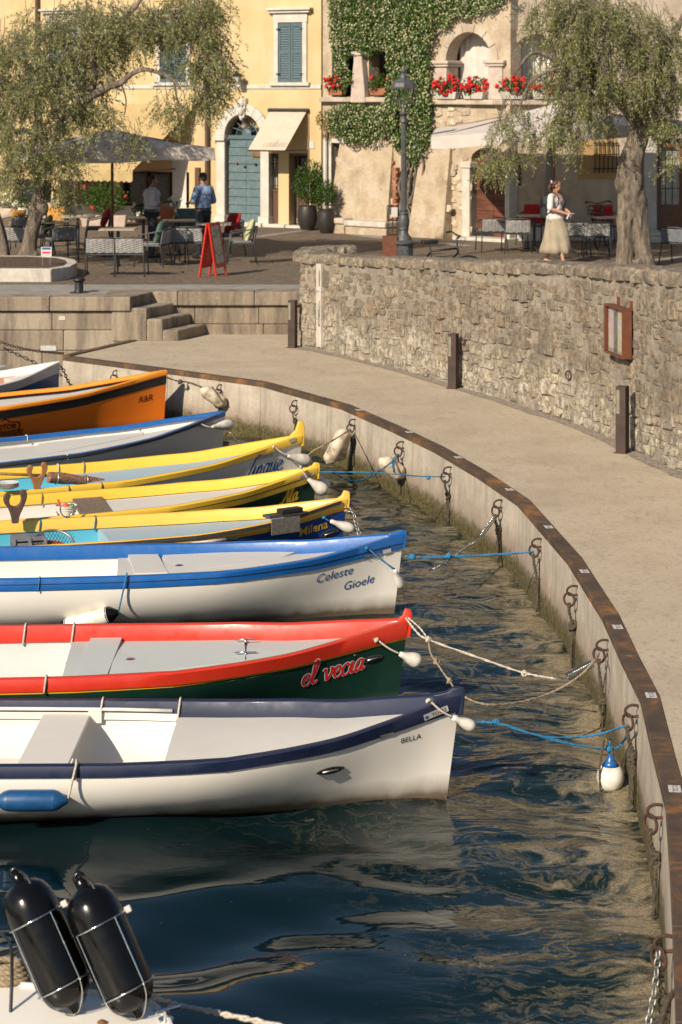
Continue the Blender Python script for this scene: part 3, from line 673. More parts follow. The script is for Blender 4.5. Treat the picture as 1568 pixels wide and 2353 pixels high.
class Boat:
    def __init__(s, name, label, X, Y, yaw, b, zm, zt, sx, L, mats, band=.11, inner=.13, thick=.05, deck=2.0, drop=.12, rake=.10, horn=None, keel=-.16):
        s.X, s.Y, s.yaw, s.b, s.zm, s.zt, s.sx, s.L = X, Y, R(yaw), b, zm, zt, sx, L
        s.rake, s.keel, s.band, s.thick, s.drop, s.deck_end, s.inner = rake, keel, band, thick, drop, deck, inner
        s.root = thing(name, label, 'boat', (X, Y, 0), R(yaw), 'boats moored bow-on along the quay')
        s.gs = np.linspace(0, L, 400); s.ghb = b * smooth_arr(BS * sx, BB, s.gs, .10); s.ghb[0] = .018
        s.ghb[:10] = np.minimum(s.ghb[:10], .018 + s.gs[:10] * 1.2)
        s.gz = zm + (zt - zm) * smooth_arr(ZS_ * sx, ZZ_, s.gs, .12)
        s.mats = mats
        st = np.concatenate([np.linspace(0, 1.2, 16), np.linspace(1.35, L, 16)]); s.st = st
        # hull skin: port keel to starboard keel
        rs = []
        for q in st:
            zt_ = s.zs(q) - band * .35; lev = [s.keel + (zt_ - s.keel) * (k / 11) ** 1.25 for k in range(12)]
            rs.append([s.P(q, z, -1) for z in lev[::-1]] + [s.P(q, z, 1) for z in lev[1:]])
        hb = MB(); hb.rings(rs, closed=False); n = len(rs[0]); hb.add(rs[-1], [tuple(range(n))]); hb.add(rs[0], [tuple(range(n))])
        hb.build('hull', mats['hull'], s.root, smooth=45.0)
        # gunwale: outer strake, rounded top, inner face
        def prof(q, side):
            z = s.zs(q); h = s.hb(q); ins = max(h - thick, .003); bt = band * (1 + .35 * max(0, 1 - q / 1.2)); o = .014
            return [s.P(q, z - bt, side, o), s.P(q, z - .012, side, o + .003), s.P(q, z, side, o - .008), s.Q(q, z, ins + .010, side), s.Q(q, z - .012, ins, side), s.Q(q, z - inner, max(min(ins, s.half(q, z - inner) - .02) - .004, .002), side), s.Q(q, z - inner, max(min(h, s.half(q, z - inner)) - .012, .004), side), s.P(q, z - bt, side, -.012)]
        g = MB(); seq = [(q, -1) for q in st[::-1]] + [(q, 1) for q in st]; g.rings([prof(q, sd_) for q, sd_ in seq], True); g.m = []
        g.build('gunwale', mats['gun'], s.root, smooth=50.0)
        if horn:        # raised stem head
            hx, hh = horn; b_ = MB(); zt_ = s.zs(0); pr = [(.018, -.14), (.030, -.02), (.030, hh * .55), (.024, hh * .85), (-.02, hh), (-hx * .45, hh * .95), (-hx * .8, hh * .35), (-hx * 1.5, .0), (-hx * 1.5, -.14)]
            rs = []
            for yy, k in ((-.030, .86), (-.024, 1.0), (.024, 1.0), (.030, .86)): rs.append([Vector((x * k + .002, yy, zt_ + z * (k if z > 0 else 1))) for x, z in pr])
            b_.rings(rs).build('stem_head', mats['gun'], s.root, smooth=45.0, bevel=.006)
        # foredeck
        rs = []; dq = [q for q in np.concatenate([[.10], np.linspace(.2, deck, 18)])]
        for q in dq:
            z = s.zs(q) - drop; w = max(s.hb(q) - thick * .6, .006)
            rs.append([s.Q(q, z + .03 * (1 - a * a) * min(1, w / .5), abs(w * a), 1 if a > 0 else -1) for a in (-1, -.5, 0.0, .5, 1)])
        b_ = MB(); b_.rings(rs, closed=False)
        last = rs[-1]; 
        zb = [s.zs(deck) - drop - .03, .38, .28, .2, .12]; wl = abs(last[0].y)
        b_.rings([last] + [[Vector((p.x, p.y * min(1, max(s.half(deck, z) - .03, .05) / wl), z)) for p in last] for z in zb], closed=False)
        b_.build('foredeck', mats['deck'], s.root, smooth=40.0)
        # inside of the open part
        rs = []
        for q in [x for x in np.linspace(deck - .15, L - .06, 14)]:
            zt_ = s.zs(q) - inner + .01; row = []
            for k in range(6):
                z = .10 + (zt_ - .10) * (1 - k / 5); row.append((z, max(s.half(q, z) - .035, .02)))
            rs.append([s.Q(q, z, w, -1) for z, w in row] + [s.Q(q, z, w, 1) for z, w in row[::-1]])
        b_ = MB(); b_.rings(rs, closed=False); b_.add(rs[-1], [tuple(range(len(rs[-1])))]); b_.build('lining', mats['lining'], s.root, smooth=40.0, fix=False)
    def hb(s, q): return float(np.interp(q, s.gs, s.ghb))
    def zs(s, q): return float(np.interp(q, s.gs, s.gz))
    def r(s, z): return s.rake * (s.zt - z) / s.zt
    def half(s, q, z):
        zt = s.zs(q); t = min(max((z - s.keel) / (zt - s.keel), 0), 1.05); m_ = float(np.interp(q / s.sx, [0, .6, 1.2, 1.9, 3], [1.15, 1.35, 1.8, 2.5, 3.3]))
        return s.hb(q) * (1 - max(1 - t, 0) ** m_ + .04 * max(t - 1, 0)) + .004
    def P(s, q, z, side, off=0.0): return Vector((-(q + s.r(z)), side * (s.half(q, z) + off), z))
    def Q(s, q, z, y, side=1): return Vector((-(q + s.r(z)), side * y, z))
    def to_local(s, p):
        d = Vector((p.x - s.X, p.y - s.Y)); c, n = math.cos(s.yaw), math.sin(s.yaw); return Vector((d.x * c + d.y * n, -d.x * n + d.y * c, p.z))
    def to_world(s, p):
        c, n = math.cos(s.yaw), math.sin(s.yaw); return Vector((s.X + p.x * c - p.y * n, s.Y + p.x * n + p.y * c, p.z))
    def pick(s, u, v, side=-1):
        """point of the near hull side under a picture point, in boat coordinates"""
        best = None
        for Yw in np.linspace(s.Y - 3.2, s.Y + 1.0, 900):
            p = s.to_local(D(u, v, Yw)); q = -p.x - s.r(p.z)
            e = abs(p.y - side * s.half(max(q, 0), p.z)) + (10 * -q if q < 0 else 0)
            if best is None or e < best[0]: best = (e, p)
        return best[1]
    def deckpick(s, u, v):
        best = None
        for Yw in np.linspace(s.Y - 3, s.Y + 1.5, 900):
            p = s.to_local(D(u, v, Yw)); q = max(-p.x, 0); e = abs(p.z - (s.zs(q) - s.drop + .015))
            if best is None or e < best[0]: best = (e, p)
        return best[1]
    def zpick(s, u, v, z): return s.to_local(G(u, v, z))
    def wrap(s, name, V, Fc, A, B, width, mat, off=.004, side=-1, cx=None, scale=None):
        """lay flat lettering on the hull: A, B are picture points of its baseline ends"""
        a = s.pick(*A, side); b = s.pick(*B, side); dx, dz = b.x - a.x, b.z - a.z; L = math.hypot(dx, dz); k = scale or L / width; cx_, sz_ = dx / L, dz / L
        out = []
        for (tx, ty) in V:
            X = a.x + (tx * cx_ - ty * sz_) * k; Z = a.z + (tx * sz_ + ty * cx_) * k; q = max(-X - s.r(Z), 0)
            extra = .016 if Z > s.zs(q) - s.band * (1 + .35 * max(0, 1 - q / 1.2)) - .01 else 0
            out.append(Vector((X, side * (s.half(q, Z) + off + extra), Z)))
        return MB().add(out, Fc).build(name, mat, s.root, fix=False)
    def stripe(s, name, z_from, z_to, mat, q0=0.0, q1=None, off=.004, sides=(-1, 1)):
        for sd_ in sides:
            rs = []
            for q in s.st:
                if q < q0 or (q1 and q > q1): continue
                z = s.zs(q); bt = s.band * (1 + .35 * max(0, 1 - q / 1.2))
                rs.append([s.P(q, z - bt - z_from, sd_, off), s.P(q, z - bt - z_to, sd_, off), s.P(q, z - bt - z_to, sd_, off - .012), s.P(q, z - bt - z_from, sd_, off - .012)])
            MB().rings(rs).build(name, mat, s.root, smooth=40.0)
    def lash(s, u, v, side, mat='rope_white', r=.009, full=.15):
        """a cord tied round the gunwale at picture column u"""
        best = min(np.linspace(.2, s.L - .1, 300), key=lambda q: abs(784 + (lambda p: p.x * F / p.y)(s.to_world(s.P(q, s.zs(q), side))) - u)); q = best
        z = s.zs(q); h = s.hb(q); t = s.thick
        pts = [s.Q(q, z - s.inner - .02, h - t - .012, side), s.Q(q, z - .02, h - t - .012, side), s.Q(q, z + .010, h - t / 2, side), s.Q(q, z - .01, h + .028, side), s.P(q, z - s.band - .01, side, .024)]
        MB().tube(catmull(pts, 4), r, 6).build('lashing', mat, s.root, smooth=2); return s.to_world(pts[3])
    def disc(s, u, v, r=.05, mat='chrome'):
        p = s.deckpick(u, v); MB().lathe([(r, 0), (r, .008), (r * .7, .014), (.001, .014)], 16, p + Vector((0, 0, .004))).build('deck_cap', mat, s.root, smooth=40.0)
    def slab(s, name, pts, mat, th=.012, lift=.0):
        """flat panel lying on the foredeck, from picture points"""
        P = [s.deckpick(u, v) + Vector((0, 0, lift)) for u, v in pts]; MB().rings([[p - Vector((0, 0, .01)) for p in P], [p + Vector((0, 0, th)) for p in P]]).build(name, mat, s.root)
    def thwart(s, q, wdt, z, mat='inside_white', th=.03):
        b_ = MB(); w0 = s.half(q, z) - .03; w1 = s.half(q + wdt, z) - .03
        b_.rings([[Vector((-(q + s.r(z)), y, z_)) for y, z_ in ((-w0, z), (w0, z), (w0, z - th), (-w0, z - th))], [Vector((-(q + wdt + s.r(z)), y, z_)) for y, z_ in ((-w1, z), (w1, z), (w1, z - th), (-w1, z - th))]]); return b_.build('thwart', mat, s.root, bevel=.006)
    def plate(s, body, A, B, h=.05, emblem=True, off=.006):
        """white registration sticker with emblem and number"""
        V, Fc = bez_text(body, h * .95, 0); wt = max(x for x, _ in V); pad = h * .35; ew = h * 1.1; W = wt + ew + pad * 2
        n = 8; bgV = [(x * W / n, y) for x in range(n + 1) for y in (-.22 * h, .95 * h)]; bgF = [(2 * i, 2 * i + 2, 2 * i + 3, 2 * i + 1) for i in range(n)]
        a, b = s.pick(*A), s.pick(*B); k = math.hypot(b.x - a.x, b.z - a.z) / W
        pl = s.wrap('number_plate', bgV, bgF, A, B, W, 'decal', off, scale=k)
        t_ = s.wrap('number', [(x + ew + pad, y) for x, y in V], Fc, A, B, W, 'black_text', off + .003, scale=k); t_.parent = pl
        e = s.wrap('emblem', [(pad * .6 + x * h * .6, y * h * .62) for x, y in ((0, .2), (.5, -.05), (1, .2), (1, .75), (.5, 1.0), (0, .75))], [(0, 1, 2, 3, 4, 5)], A, B, W, 'blue_text', off + .003, scale=k); e.parent = pl
        # small red flag square between the letters and the digits
        i0 = [x for x, y in bez_text(body.split(' ')[0], h * .95)[0]]; xx = ew + pad + max(i0) + h * .16
        f_ = s.wrap('emblem', [(xx, .05 * h), (xx + h * .38, .05 * h), (xx + h * .38, .5 * h), (xx, .5 * h)], [(0, 1, 2, 3)], A, B, W, 'red_text', off + .003, scale=k); f_.parent = pl

# ---------------- fenders, ropes
def fender_tear(name, label, a, b, r, mat='fender_white', group=None, rope=None, ropemat='rope_white'):
    a, b = Vector(a), Vector(b); L = (b - a).length; q = Vector((0, 0, 1)).rotation_difference((b - a).normalized())
    t = thing(name, label, 'fender', a, 0, group)
    prof = [(.012, 0), (.02, .03 * L), (.025, .10 * L), (r * .45, .22 * L), (r * .68, .40 * L), (r * .9, .58 * L), (r, .74 * L), (r * .93, .86 * L), (r * .66, .95 * L), (r * .3, .992 * L), (.002, L)]
    MB().lathe(prof, 16, (0, 0, 0), q=q).build('body', mat, t, smooth=2)
    if rope: MB().tube(catmull([Vector(p) - a for p in rope], 4), .008, 6).build('cord', ropemat, t, smooth=2)
    return t
def fender_tube(name, label, a, b, r, mats=('fender_dirty', 'fender_dirty'), rope=None, ropemat='rope_old', group=None, cone=.16):
    a, b = Vector(a), Vector(b); L = (b - a).length; q = Vector((0, 0, 1)).rotation_difference((b - a).normalized())
    t = thing(name, label, 'fender', a, 0, group)
    c = cone * L
    MB().lathe([(r * .97, c * .8), (r, c), (r, L - c), (r * .97, L - c * .8)], 18, q=q).build('body', mats[0], t, smooth=40.0)
    for end in (0, 1):
        pr = [(.02, 0), (.028, .02 * L), (r * .55, c * .28), (r * .86, c * .58), (r * .985, c * .86), (r * .99, c)]
        if end: pr = [(x, L - z) for x, z in pr]
        MB().lathe(pr, 18, q=q).build('end_cap', mats[1], t, smooth=2)
    if rope: MB().tube(catmull([Vector(p) - a for p in rope], 4), .009, 6).build('cord', ropemat, t, smooth=2)
    return t
def rope(name, label, pts, r=.012, mat='rope_white', n=6, twist=True, cat='rope', knots=(), group=None, sm=6):
    P = catmull(pts, sm) if len(pts) > 2 else [Vector(p) for p in pts]; o = P[0].copy()
    t = thing(name, label, cat, o, 0, group)
    b = MB(); b.tube([p - o for p in P], r, n)
    ob = b.build('strand', mat, t, smooth=2)
    for k in knots:
        k = Vector(k); kb = MB()
        for j in range(3): kb.torus(k - o + Vector((random.uniform(-1, 1), 0, random.uniform(-1, 1))) * r * .6, r * 1.5, r * .9, (random.uniform(-1, 1), random.uniform(-1, 1), random.uniform(-1, 1)), 10, 5)
        kb.build('knot', mat, t, smooth=2)
    return t
def sag(a, b, d, n=6):
    a, b = Vector(a), Vector(b); return [a.lerp(b, i / n) - Vector((0, 0, d * 4 * (i / n) * (1 - i / n))) for i in range(n + 1)]
def chain(name, label, pts, mat='steel', link=.05, r=.006, group=None):
    P = catmull(pts, 10); L = [0]
    for a, b in zip(P, P[1:]): L.append(L[-1] + (b - a).length)
    t = thing(name, label, 'chain', P[0], 0, group); step = link * .78; n = int(L[-1] / step)
    for i in range(n):
        d = (i + .5) * step; k = min(max(np.searchsorted(L, d) - 1, 0), len(P) - 2); p = P[k].lerp(P[k + 1], (d - L[k]) / max(L[k + 1] - L[k], 1e-6)); tg = (P[k + 1] - P[k]).normalized()
        ax = tg.orthogonal().normalized(); ax = Quaternion(tg, (i % 2) * PI / 2 + .4) @ ax; oth = tg.cross(ax)
        b = MB(); ring = []
        for j in range(12):
            a = 2 * PI * j / 12; ring.append(p - P[0] + tg * math.cos(a) * link * .5 + oth * math.sin(a) * link * .28)
        rs = []
        for j in range(12):
            o_2 = (ring[j] - (p - P[0])).normalized(); rs.append([ring[j] + (o_2 * math.cos(c) + ax * math.sin(c)) * r for c in (0, PI / 2, PI, 3 * PI / 2)])
        vs = [x for r_ in rs for x in r_]; b.add(vs, [(x * 4 + y, x * 4 + (y + 1) % 4, ((x + 1) % 12) * 4 + (y + 1) % 4, ((x + 1) % 12) * 4 + y) for x in range(12) for y in range(4)])
        b.build('link', mat, t, smooth=2)
    return t
def lens_cleat(B, u, v, w=.17, h=.05, ang=.1):
    p = B.pick(u, v); q = -p.x - B.r(p.z); d = .03
    pts = []
    n = 14; V = []; 
    for k in range(n):
        a = 2 * PI * k / n; V.append((math.copysign(abs(math.cos(a)) ** 1.0, math.cos(a)) * w / 2, math.sin(a) * h / 2 * (1 - .25 * abs(math.cos(a)))))
    def at(x, y, off):
        X = p.x + x * math.cos(ang) - y * math.sin(ang); Z = p.z + x * math.sin(ang) + y * math.cos(ang); return Vector((X, -(B.half(max(-X - B.r(Z), 0), Z) + off), Z))
    f = MB(); f.rings([[at(x, y, .002) for x, y in V], [at(x, y, .012) for x, y in V], [at(x * .78, y * .62, .012) for x, y in V], [at(x * .76, y * .58, .0035) for x, y in V]], True, False, True, 0)
    f.build('hull_cleat', 'rub_rail', B.root, smooth=40.0)
    g = MB(); g.tube([at(-w * .28, .0, .016), at(w * .28, 0, .016)], .008, 6); g.build('cleat_bar', 'steel', B.root, smooth=2)

paint('canvas_grey_paint', (.36, .36, .36), grime=False, rough=.5)
# ---------------- the boats, nearest first
bella = Boat('rowing_boat', 'white wooden boat with navy gunwale lettered BELLA', .86, 15.70, -.7, .82, .495, .775, 1.08, 5.2, dict(hull='white_paint', gun='navy_paint', deck='white_deck', lining='inside_white'), band=.085, inner=.13, deck=2.05, drop=.125, rake=.10, horn=(.13, .055))
vecia = Boat('rowing_boat', 'dark green boat with red gunwale lettered el vecia', .55, 17.85, 3.0, .86, .57, .79, 1.22, 5.2, dict(hull='green_paint', gun='red_paint', deck='grey_deck', lining='grey_deck'), band=.105, inner=.14, deck=2.75, drop=.14, rake=.10, horn=(.06, .09))
celeste = Boat('rowing_boat', 'white boat with bright blue gunwale lettered Celeste Gioele', .61, 21.3, 5.0, .73, .575, .79, 1.14, 5.0, dict(hull='white_paint', gun='blue_paint', deck='pale_deck', lining='inside_white'), band=.11, inner=.13, deck=2.75, drop=.13, rake=.09, horn=(.10, .03))
milena = Boat('rowing_boat', 'dark blue boat with yellow gunwale lettered Milena', .06, 23.35, 14.5, .68, .545, .75, 1.12, 4.3, dict(hull='milena_blue', gun='yellow_warm', deck='sky_deck', lining='cyan_inside'), band=.07, inner=.12, deck=2.55, drop=.13, rake=.08, horn=(.07, .08))
ala = Boat('rowing_boat', 'black-green boat with double yellow gunwale lettered Ala', -.28, 25.1, 21.0, .70, .55, .78, 1.25, 4.4, dict(hull='green_paint', gun='yellow_paint', deck='white_deck', lining='inside_white'), band=.06, inner=.11, deck=2.45, drop=.12, rake=.08, horn=(.07, .05))
sing = Boat('rowing_boat', 'white boat with yellow gunwale, tall yellow stem head and blue script name', -.49, 27.05, 22.0, .76, .52, .84, 1.6, 4.4, dict(hull='white_paint', gun='yellow_paint', deck='sky_deck', lining='cyan_inside'), band=.07, inner=.12, deck=2.75, drop=.12, rake=.06, horn=(.10, .17))
whiteb = Boat('rowing_boat', 'grey-white boat with thin blue gunwale and grey rubbing rail', -1.56, 29.1, 31.0, .90, .57, .83, 1.6, 4.6, dict(hull='cream_paint', gun='blue_paint', deck='pale_deck', lining='inside_white'), band=.05, inner=.05, deck=4.2, drop=.14, rake=.06)
orange = Boat('rowing_boat', 'orange boat with black stripe lettered R&R', -2.63, 32.8, 24.0, .72, .56, .90, 1.8, 4.6, dict(hull='orange_paint', gun='orange_light', deck='pale_deck', lining='inside_white'), band=.05, inner=.05, deck=3.6, drop=.10, rake=.05)
blueb = Boat('rowing_boat', 'worn blue boat with grimy white gunwale and reddish inside', -4.41, 34.1, 24.0, .95, .60, .87, 1.0, 4.6, dict(hull='deep_blue', gun='old_white', deck='old_white', lining='brown_inside'), band=.13, inner=.12, deck=.75, drop=.12, rake=.05)

greyb = Boat('rowing_boat', 'small grey boat just entering the frame at the far left', -5.48, 35.55, 24.0, .52, .42, .62, .9, 3.2, dict(hull='iron_grey', gun='canvas_grey_paint', deck='pale_deck', lining='pale_deck'), band=.06, inner=.06, deck=.9, drop=.08, rake=.05)
# Bella
B = bella
V, Fc = bez_text('BELLA', 1, .12); wd = max(x for x, _ in V)
B.wrap('name_lettering', V, Fc, (921, 1708), (968, 1696), wd, 'black_text')
B.plate('TO  22', (976, 1652), (1031, 1629), .05)
B.wrap('maker_sticker', [(0, 0), (1, 0), (1, .42), (0, .42)], [(0, 1, 2, 3)], (876, 1700), (907, 1692), 1, 'pale_deck')
lens_cleat(B, 760, 1770, .20, .062, .08)
B.thwart(2.72, .36, .40); B.thwart(4.1, .36, .40)
for u in (237, 415): B.lash(u, 0, 1)
B.lash(178, 0, -1)
for sd_ in (-1, 1):       # stringer and oar under the far gunwale, cleat block of the thwart
    b_ = MB(); rs = [[B.Q(q, .36, B.half(q, .36) - .034, sd_), B.Q(q, .41, B.half(q, .41) - .034, sd_), B.Q(q, .41, B.half(q, .41) - .06, sd_), B.Q(q, .36, B.half(q, .36) - .06, sd_)] for q in np.linspace(2.06, 5.1, 14)]
    b_.rings(rs).build('stringer', 'inside_white', B.root)
MB().tube([B.Q(q, .435, B.half(q, .43) - .06, 1) for q in np.linspace(2.1, 4.9, 8)], .014, 8).build('boat_pole', 'plastic_white', B.root, smooth=2)
MB().box(B.Q(2.68, .385, B.half(2.68, .38) - .06, 1), (.10, .06, .09)).build('thwart_bracket', 'inside_white', B.root)
# blue keel paint showing at the bow
B.wrap('boot_stripe', [(x / 10, y) for x in range(11) for y in (-.03, .022)], [(2 * i, 2 * i + 2, 2 * i + 3, 2 * i + 1) for i in range(10)], (890, 1842), (1020, 1833), 1, 'deep_blue', .003)

# el vecia
B = vecia
B.stripe('yellow_line', 0, .018, 'yellow_line')
V, Fc, wd = script('el vecia', .19, .30)
B.wrap('lettering_outline', *script('el vecia', .31, .30)[:2], (693, 1578), (828, 1540), wd - .3, 'white_text', .004)
B.wrap('name_lettering', V, Fc, (693, 1578), (828, 1540), wd - .3, 'red_text', .007)
lens_cleat(B, 857, 1513, .17, .055, .15)
B.slab('hatch_panel', [(286, 1480), (562, 1474), (562, 1520), (262, 1558)], 'grey_deck', .010)
B.slab('deck_step', [(210, 1466), (282, 1466), (244, 1562), (176, 1566)], 'grey_deck', .018)
B.disc(301, 1518, .045)
for v in (1479, 1509):
    p = B.deckpick(565, v); b_ = MB(); b_.tube([p + Vector((-.09, 0, .035)), p + Vector((.09, 0, .035))], .008, 6); b_.tube([p + Vector((0, 0, .0)), p + Vector((0, 0, .035))], .014, 6); b_.build('deck_cleat', 'chrome', B.root, smooth=2)
p0, p1 = B.deckpick(565, 1474), B.deckpick(565, 1520); MB().tube([p0 + Vector((0, 0, .012)), p1 + Vector((0, 0, .012))], .006, 5).build('latch_rod', 'black_iron', B.root)
p = B.zpick(185, 1525, .40); MB().tube([p + Vector((-.12, 0, 0)), p + Vector((.12, 0, -.004))], .014, 8).build('rod_holder', 'chrome', B.root, smooth=2)
for u in (62, 172): B.lash(u, 0, 1)
B.lash(107, 0, -1)

# Celeste Gioele
B = celeste
for tx_, a_, b__ in (('Celeste', (725, 1341), (813, 1317)), ('Gioele', (788, 1357), (862, 1337))):
    V, Fc = bez_text(tx_, 1, .38); B.wrap('name_lettering', V, Fc, a_, b__, max(x for x, _ in V), 'blue_text')
B.plate('TO  25', (838, 1284), (876, 1277), .05, off=.005)
B.wrap('maker_sticker', [(0, 0), (1, 0), (1, .45), (0, .45)], [(0, 1, 2, 3)], (880, 1272), (899, 1268), 1, 'decal')
B.slab('deck_step', [(294, 1276), (360, 1272), (386, 1320), (310, 1322)], 'pale_deck', .02)
B.slab('hatch_panel', [(372, 1272), (700, 1262), (640, 1286), (392, 1318)], 'pale_deck', .010)
B.disc(413, 1302, .045)
B.lash(92, 0, -1, 'rope_blue', .006)
B.stripe('rubbing_groove', -.055, -.06, 'black_paint', off=.019)

# Milena
B = milena
V, Fc = bez_text('Milena', 1, .12, font_bold=.012); wd = max(x for x, _ in V)
B.wrap('name_lettering', V, Fc, (687, 1233), (754, 1212), wd, 'gold_text')
B.stripe('lower_strake', 0, .03, 'yellow_line')
rs = []
for q in B.st:
    if q < .08: continue
    z = B.zs(q); rs.append([B.P(q, z - .004, -1, .030), B.P(q, z - .04, -1, .030), B.P(q, z - .04, -1, .014), B.P(q, z - .004, -1, .014)])
MB().rings(rs).build('rubbing_rail', 'rub_rail', B.root)
# outboard bracket clamped over the near gunwale
def bracket():
    q = .75; z = B.zs(q); h = B.hb(q); g = Vector((-(q + .01), -h, z)); ry = math.atan2(B.hb(.95) - B.hb(.55), .4); m = Matrix.Rotation(ry, 3, 'Z')
    MB().box(g + Vector((0, -.035, -.07)), (.36, .012, .17), m).build('bracket_plate', 'steel', B.root, bevel=.003)
    MB().box(g + Vector((0, .03, .035)), (.46, .14, .03), m).build('bracket_top', 'rub_rail', B.root, bevel=.006)
    MB().box(g + Vector((.06, .03, .075)), (.27, .11, .05), m).build('bracket_pad', 'black_iron', B.root, bevel=.01)
bracket()
lens_cleat(B, 757, 1225, .22, .075, .2)
B.lash(93, 0, 1, 'rope_blue', .007); B.lash(217, 0, 1, 'rope_blue', .007)
# Ala
B = ala
V, Fc, wd = script('Ala', .26, .30); B.wrap('name_lettering', V, Fc, (645, 1160), (677, 1150), wd - .4, 'gold_text')
B.stripe('lower_strake', .012, .075, 'yellow_paint', off=.012)
B.plate('TO  27', (690, 1100), (718, 1090), .05, off=.010)
B.slab('thwart_board', [(165, 1149), (230, 1142), (258, 1180), (186, 1186)], 'grey_wood', .03, lift=.0)
B.lash(95, 0, 1, 'rope_tan', .007)
# white boat with blue script
B = sing
V, Fc, wd = script('Sinque', .17, .34); B.wrap('name_lettering', V, Fc, (565, 1099), (641, 1080), wd - .3, 'blue_text')
B.plate('TO  28', (594, 1055), (627, 1046), .05, off=.005)
B.wrap('maker_sticker', [(0, 0), (1, 0), (1, .45), (0, .45)], [(0, 1, 2, 3)], (664, 1018), (679, 1012), 1, 'decal', .006)
B.lash(132, 0, 1, 'rope_white', .007); B.lash(190, 0, 1, 'rope_tan', .007); B.lash(157, 0, -1, 'rope_tan', .007); B.lash(233, 0, -1, 'rope_tan', .007)
# grey-white boat
B = whiteb
rs = []
for q in B.st:
    if q < .12: continue
    z = B.zs(q); rs.append([B.P(q, z - .002, -1, .036), B.P(q, z - .034, -1, .036), B.P(q, z - .034, -1, .014), B.P(q, z - .002, -1, .014)])
MB().rings(rs).build('rubbing_rail', 'rub_rail', B.root)
B.plate('TO  29', (462, 984), (490, 974), .045, off=.005)
B.disc(140, 1035, .05); B.lash(60, 0, 1, 'rope_white', .007); B.lash(155, 0, -1, 'rope_white', .007)
p = B.deckpick(327, 992); MB().tube([p + Vector((-.06, -.05, .03)), p + Vector((.06, .05, .03))], .007, 6).tube([p, p + Vector((0, 0, .03))], .01, 6).build('deck_cleat', 'chrome', B.root, smooth=2)
B.slab('hatch_panel', [(95, 1012), (325, 985), (330, 1000), (70, 1052)], 'pale_deck', .008)
# orange boat
B = orange
B.stripe('black_band', .015, .135, 'black_paint', off=.005)
V, Fc = bez_text('R&R', 1, .22); wd = max(x for x, _ in V); B.wrap('name_lettering', V, Fc, (318, 926), (351, 919), wd, 'black_text')
V1, F1 = bez_text('MOTOR', 1, 0, font_bold=.02); w1 = max(x for x, _ in V1); V2, F2 = bez_text('HARLEY-DAVIDSON', 1, 0, font_bold=.02); w2 = max(x for x, _ in V2)
lx0, lx1 = (-48, 1003), (48, 992)
def emblem():
    a = B.pick(0, 998)
    W = 1.0
    def rect_ring(x0, y0, x1, y1, t): return [(x0, y0), (x1, y0), (x1, y1), (x0, y1), (x0 + t, y0 + t), (x1 - t, y0 + t), (x1 - t, y1 - t), (x0 + t, y1 - t)], [(0, 1, 5, 4), (1, 2, 6, 5), (2, 3, 7, 6), (3, 0, 4, 7)]
    v, f = rect_ring(0, 0, 1, .16, .012); bar = B.wrap('emblem_bar', v, f, (-46, 1008), (50, 1000), 1, 'black_text')
    t_ = B.wrap('emblem_lettering', [(x / w2 * .94 + .03, y / w2 * .94 * 1.6 + .035) for x, y in V2], F2, (-46, 1008), (50, 1000), 1, 'black_text'); t_.parent = bar
    out = [(.10, .16), (.10, .30), (.16, .36), (.36, .38), (.5, .46), (.64, .38), (.84, .36), (.90, .30), (.90, .16)]
    inn = [(.5 + (x - .5) * .92, .16 + (y - .16) * .90) for x, y in out]; n = len(out)
    sh = B.wrap('emblem_shield', out + inn, [(i, i + 1, n + i + 1, n + i) for i in range(n - 1)], (-46, 1008), (50, 1000), 1, 'black_text')
    t_ = B.wrap('emblem_lettering', [(x / w1 * .62 + .19, y / w1 * .62 + .20) for x, y in V1], F1, (-46, 1008), (50, 1000), 1, 'black_text'); t_.parent = sh
emblem()
# ================================================================ buildings
pm('yellow_plaster', (.53, .405, .212), (.485, .362, .18), .8, .85, bump=.12, bscale=25, space='World', c3=(.55, .435, .255))
pm('ochre_plaster', (.42, .28, .13), (.36, .23, .10), 1.5, .85, bump=.15, bscale=25, space='World')
pm('cream_plaster', (.44, .365, .28), (.35, .285, .21), 2.2, .9, bump=.3, bscale=16, space='World', c3=(.50, .42, .33))
pm('rubble_plaster', (.42, .33, .225), (.30, .23, .155), 2.2, .92, bump=.9, bscale=11, bdist=.04, space='World', c3=(.50, .41, .30), lo=.3, hi=.72)
pm('trim_white', (.56, .525, .465), (.46, .43, .37), 4, .7, bump=.15, space='World')
pm('pink_stone', (.50, .42, .35), (.40, .32, .26), 5, .75, bump=.3, space='World')
pm('teal_paint', (.08, .125, .145), (.06, .098, .115), 4, .55, bump=.12, stretch=(1, 1, 5))
pm('teal_worn', (.09, .14, .155), (.068, .11, .122), 7, .6, bump=.2, c3=(.20, .20, .16), lo=.35, hi=.85)
pm('brown_wood', (.12, .055, .03), (.075, .036, .022), 6, .6, bump=.3, stretch=(1, 1, 6))
pm('red_wood', (.105, .033, .016), (.055, .018, .011), 3.5, .6, bump=.45, stretch=(.6, .6, 5), c3=(.16, .052, .022))
pm('door_wood', (.20, .085, .035), (.13, .055, .025), 6, .5, bump=.2, stretch=(4, 4, 1))
pm('awning_cream', (.62, .53, .42), (.57, .48, .38), 6, .85, bump=.1, bscale=90, trans=.18)
pm('awning_yellow', (.56, .42, .21), (.50, .37, .18), 5, .85, bump=.1, bscale=90, trans=.25)
pm('canvas_white', (.74, .69, .63), (.66, .61, .55), 3, .9, bump=.15, bscale=60, trans=.22)
pm('canvas_grey', (.72, .66, .60), (.64, .58, .52), 3, .9, bump=.15, bscale=60, trans=.18)
pm('curtain_white', (.60, .565, .51), (.53, .49, .44), 5, .85)
pm('dark_glass', (.012, .014, .015), (.02, .022, .02), 2, .08, coat=.3)
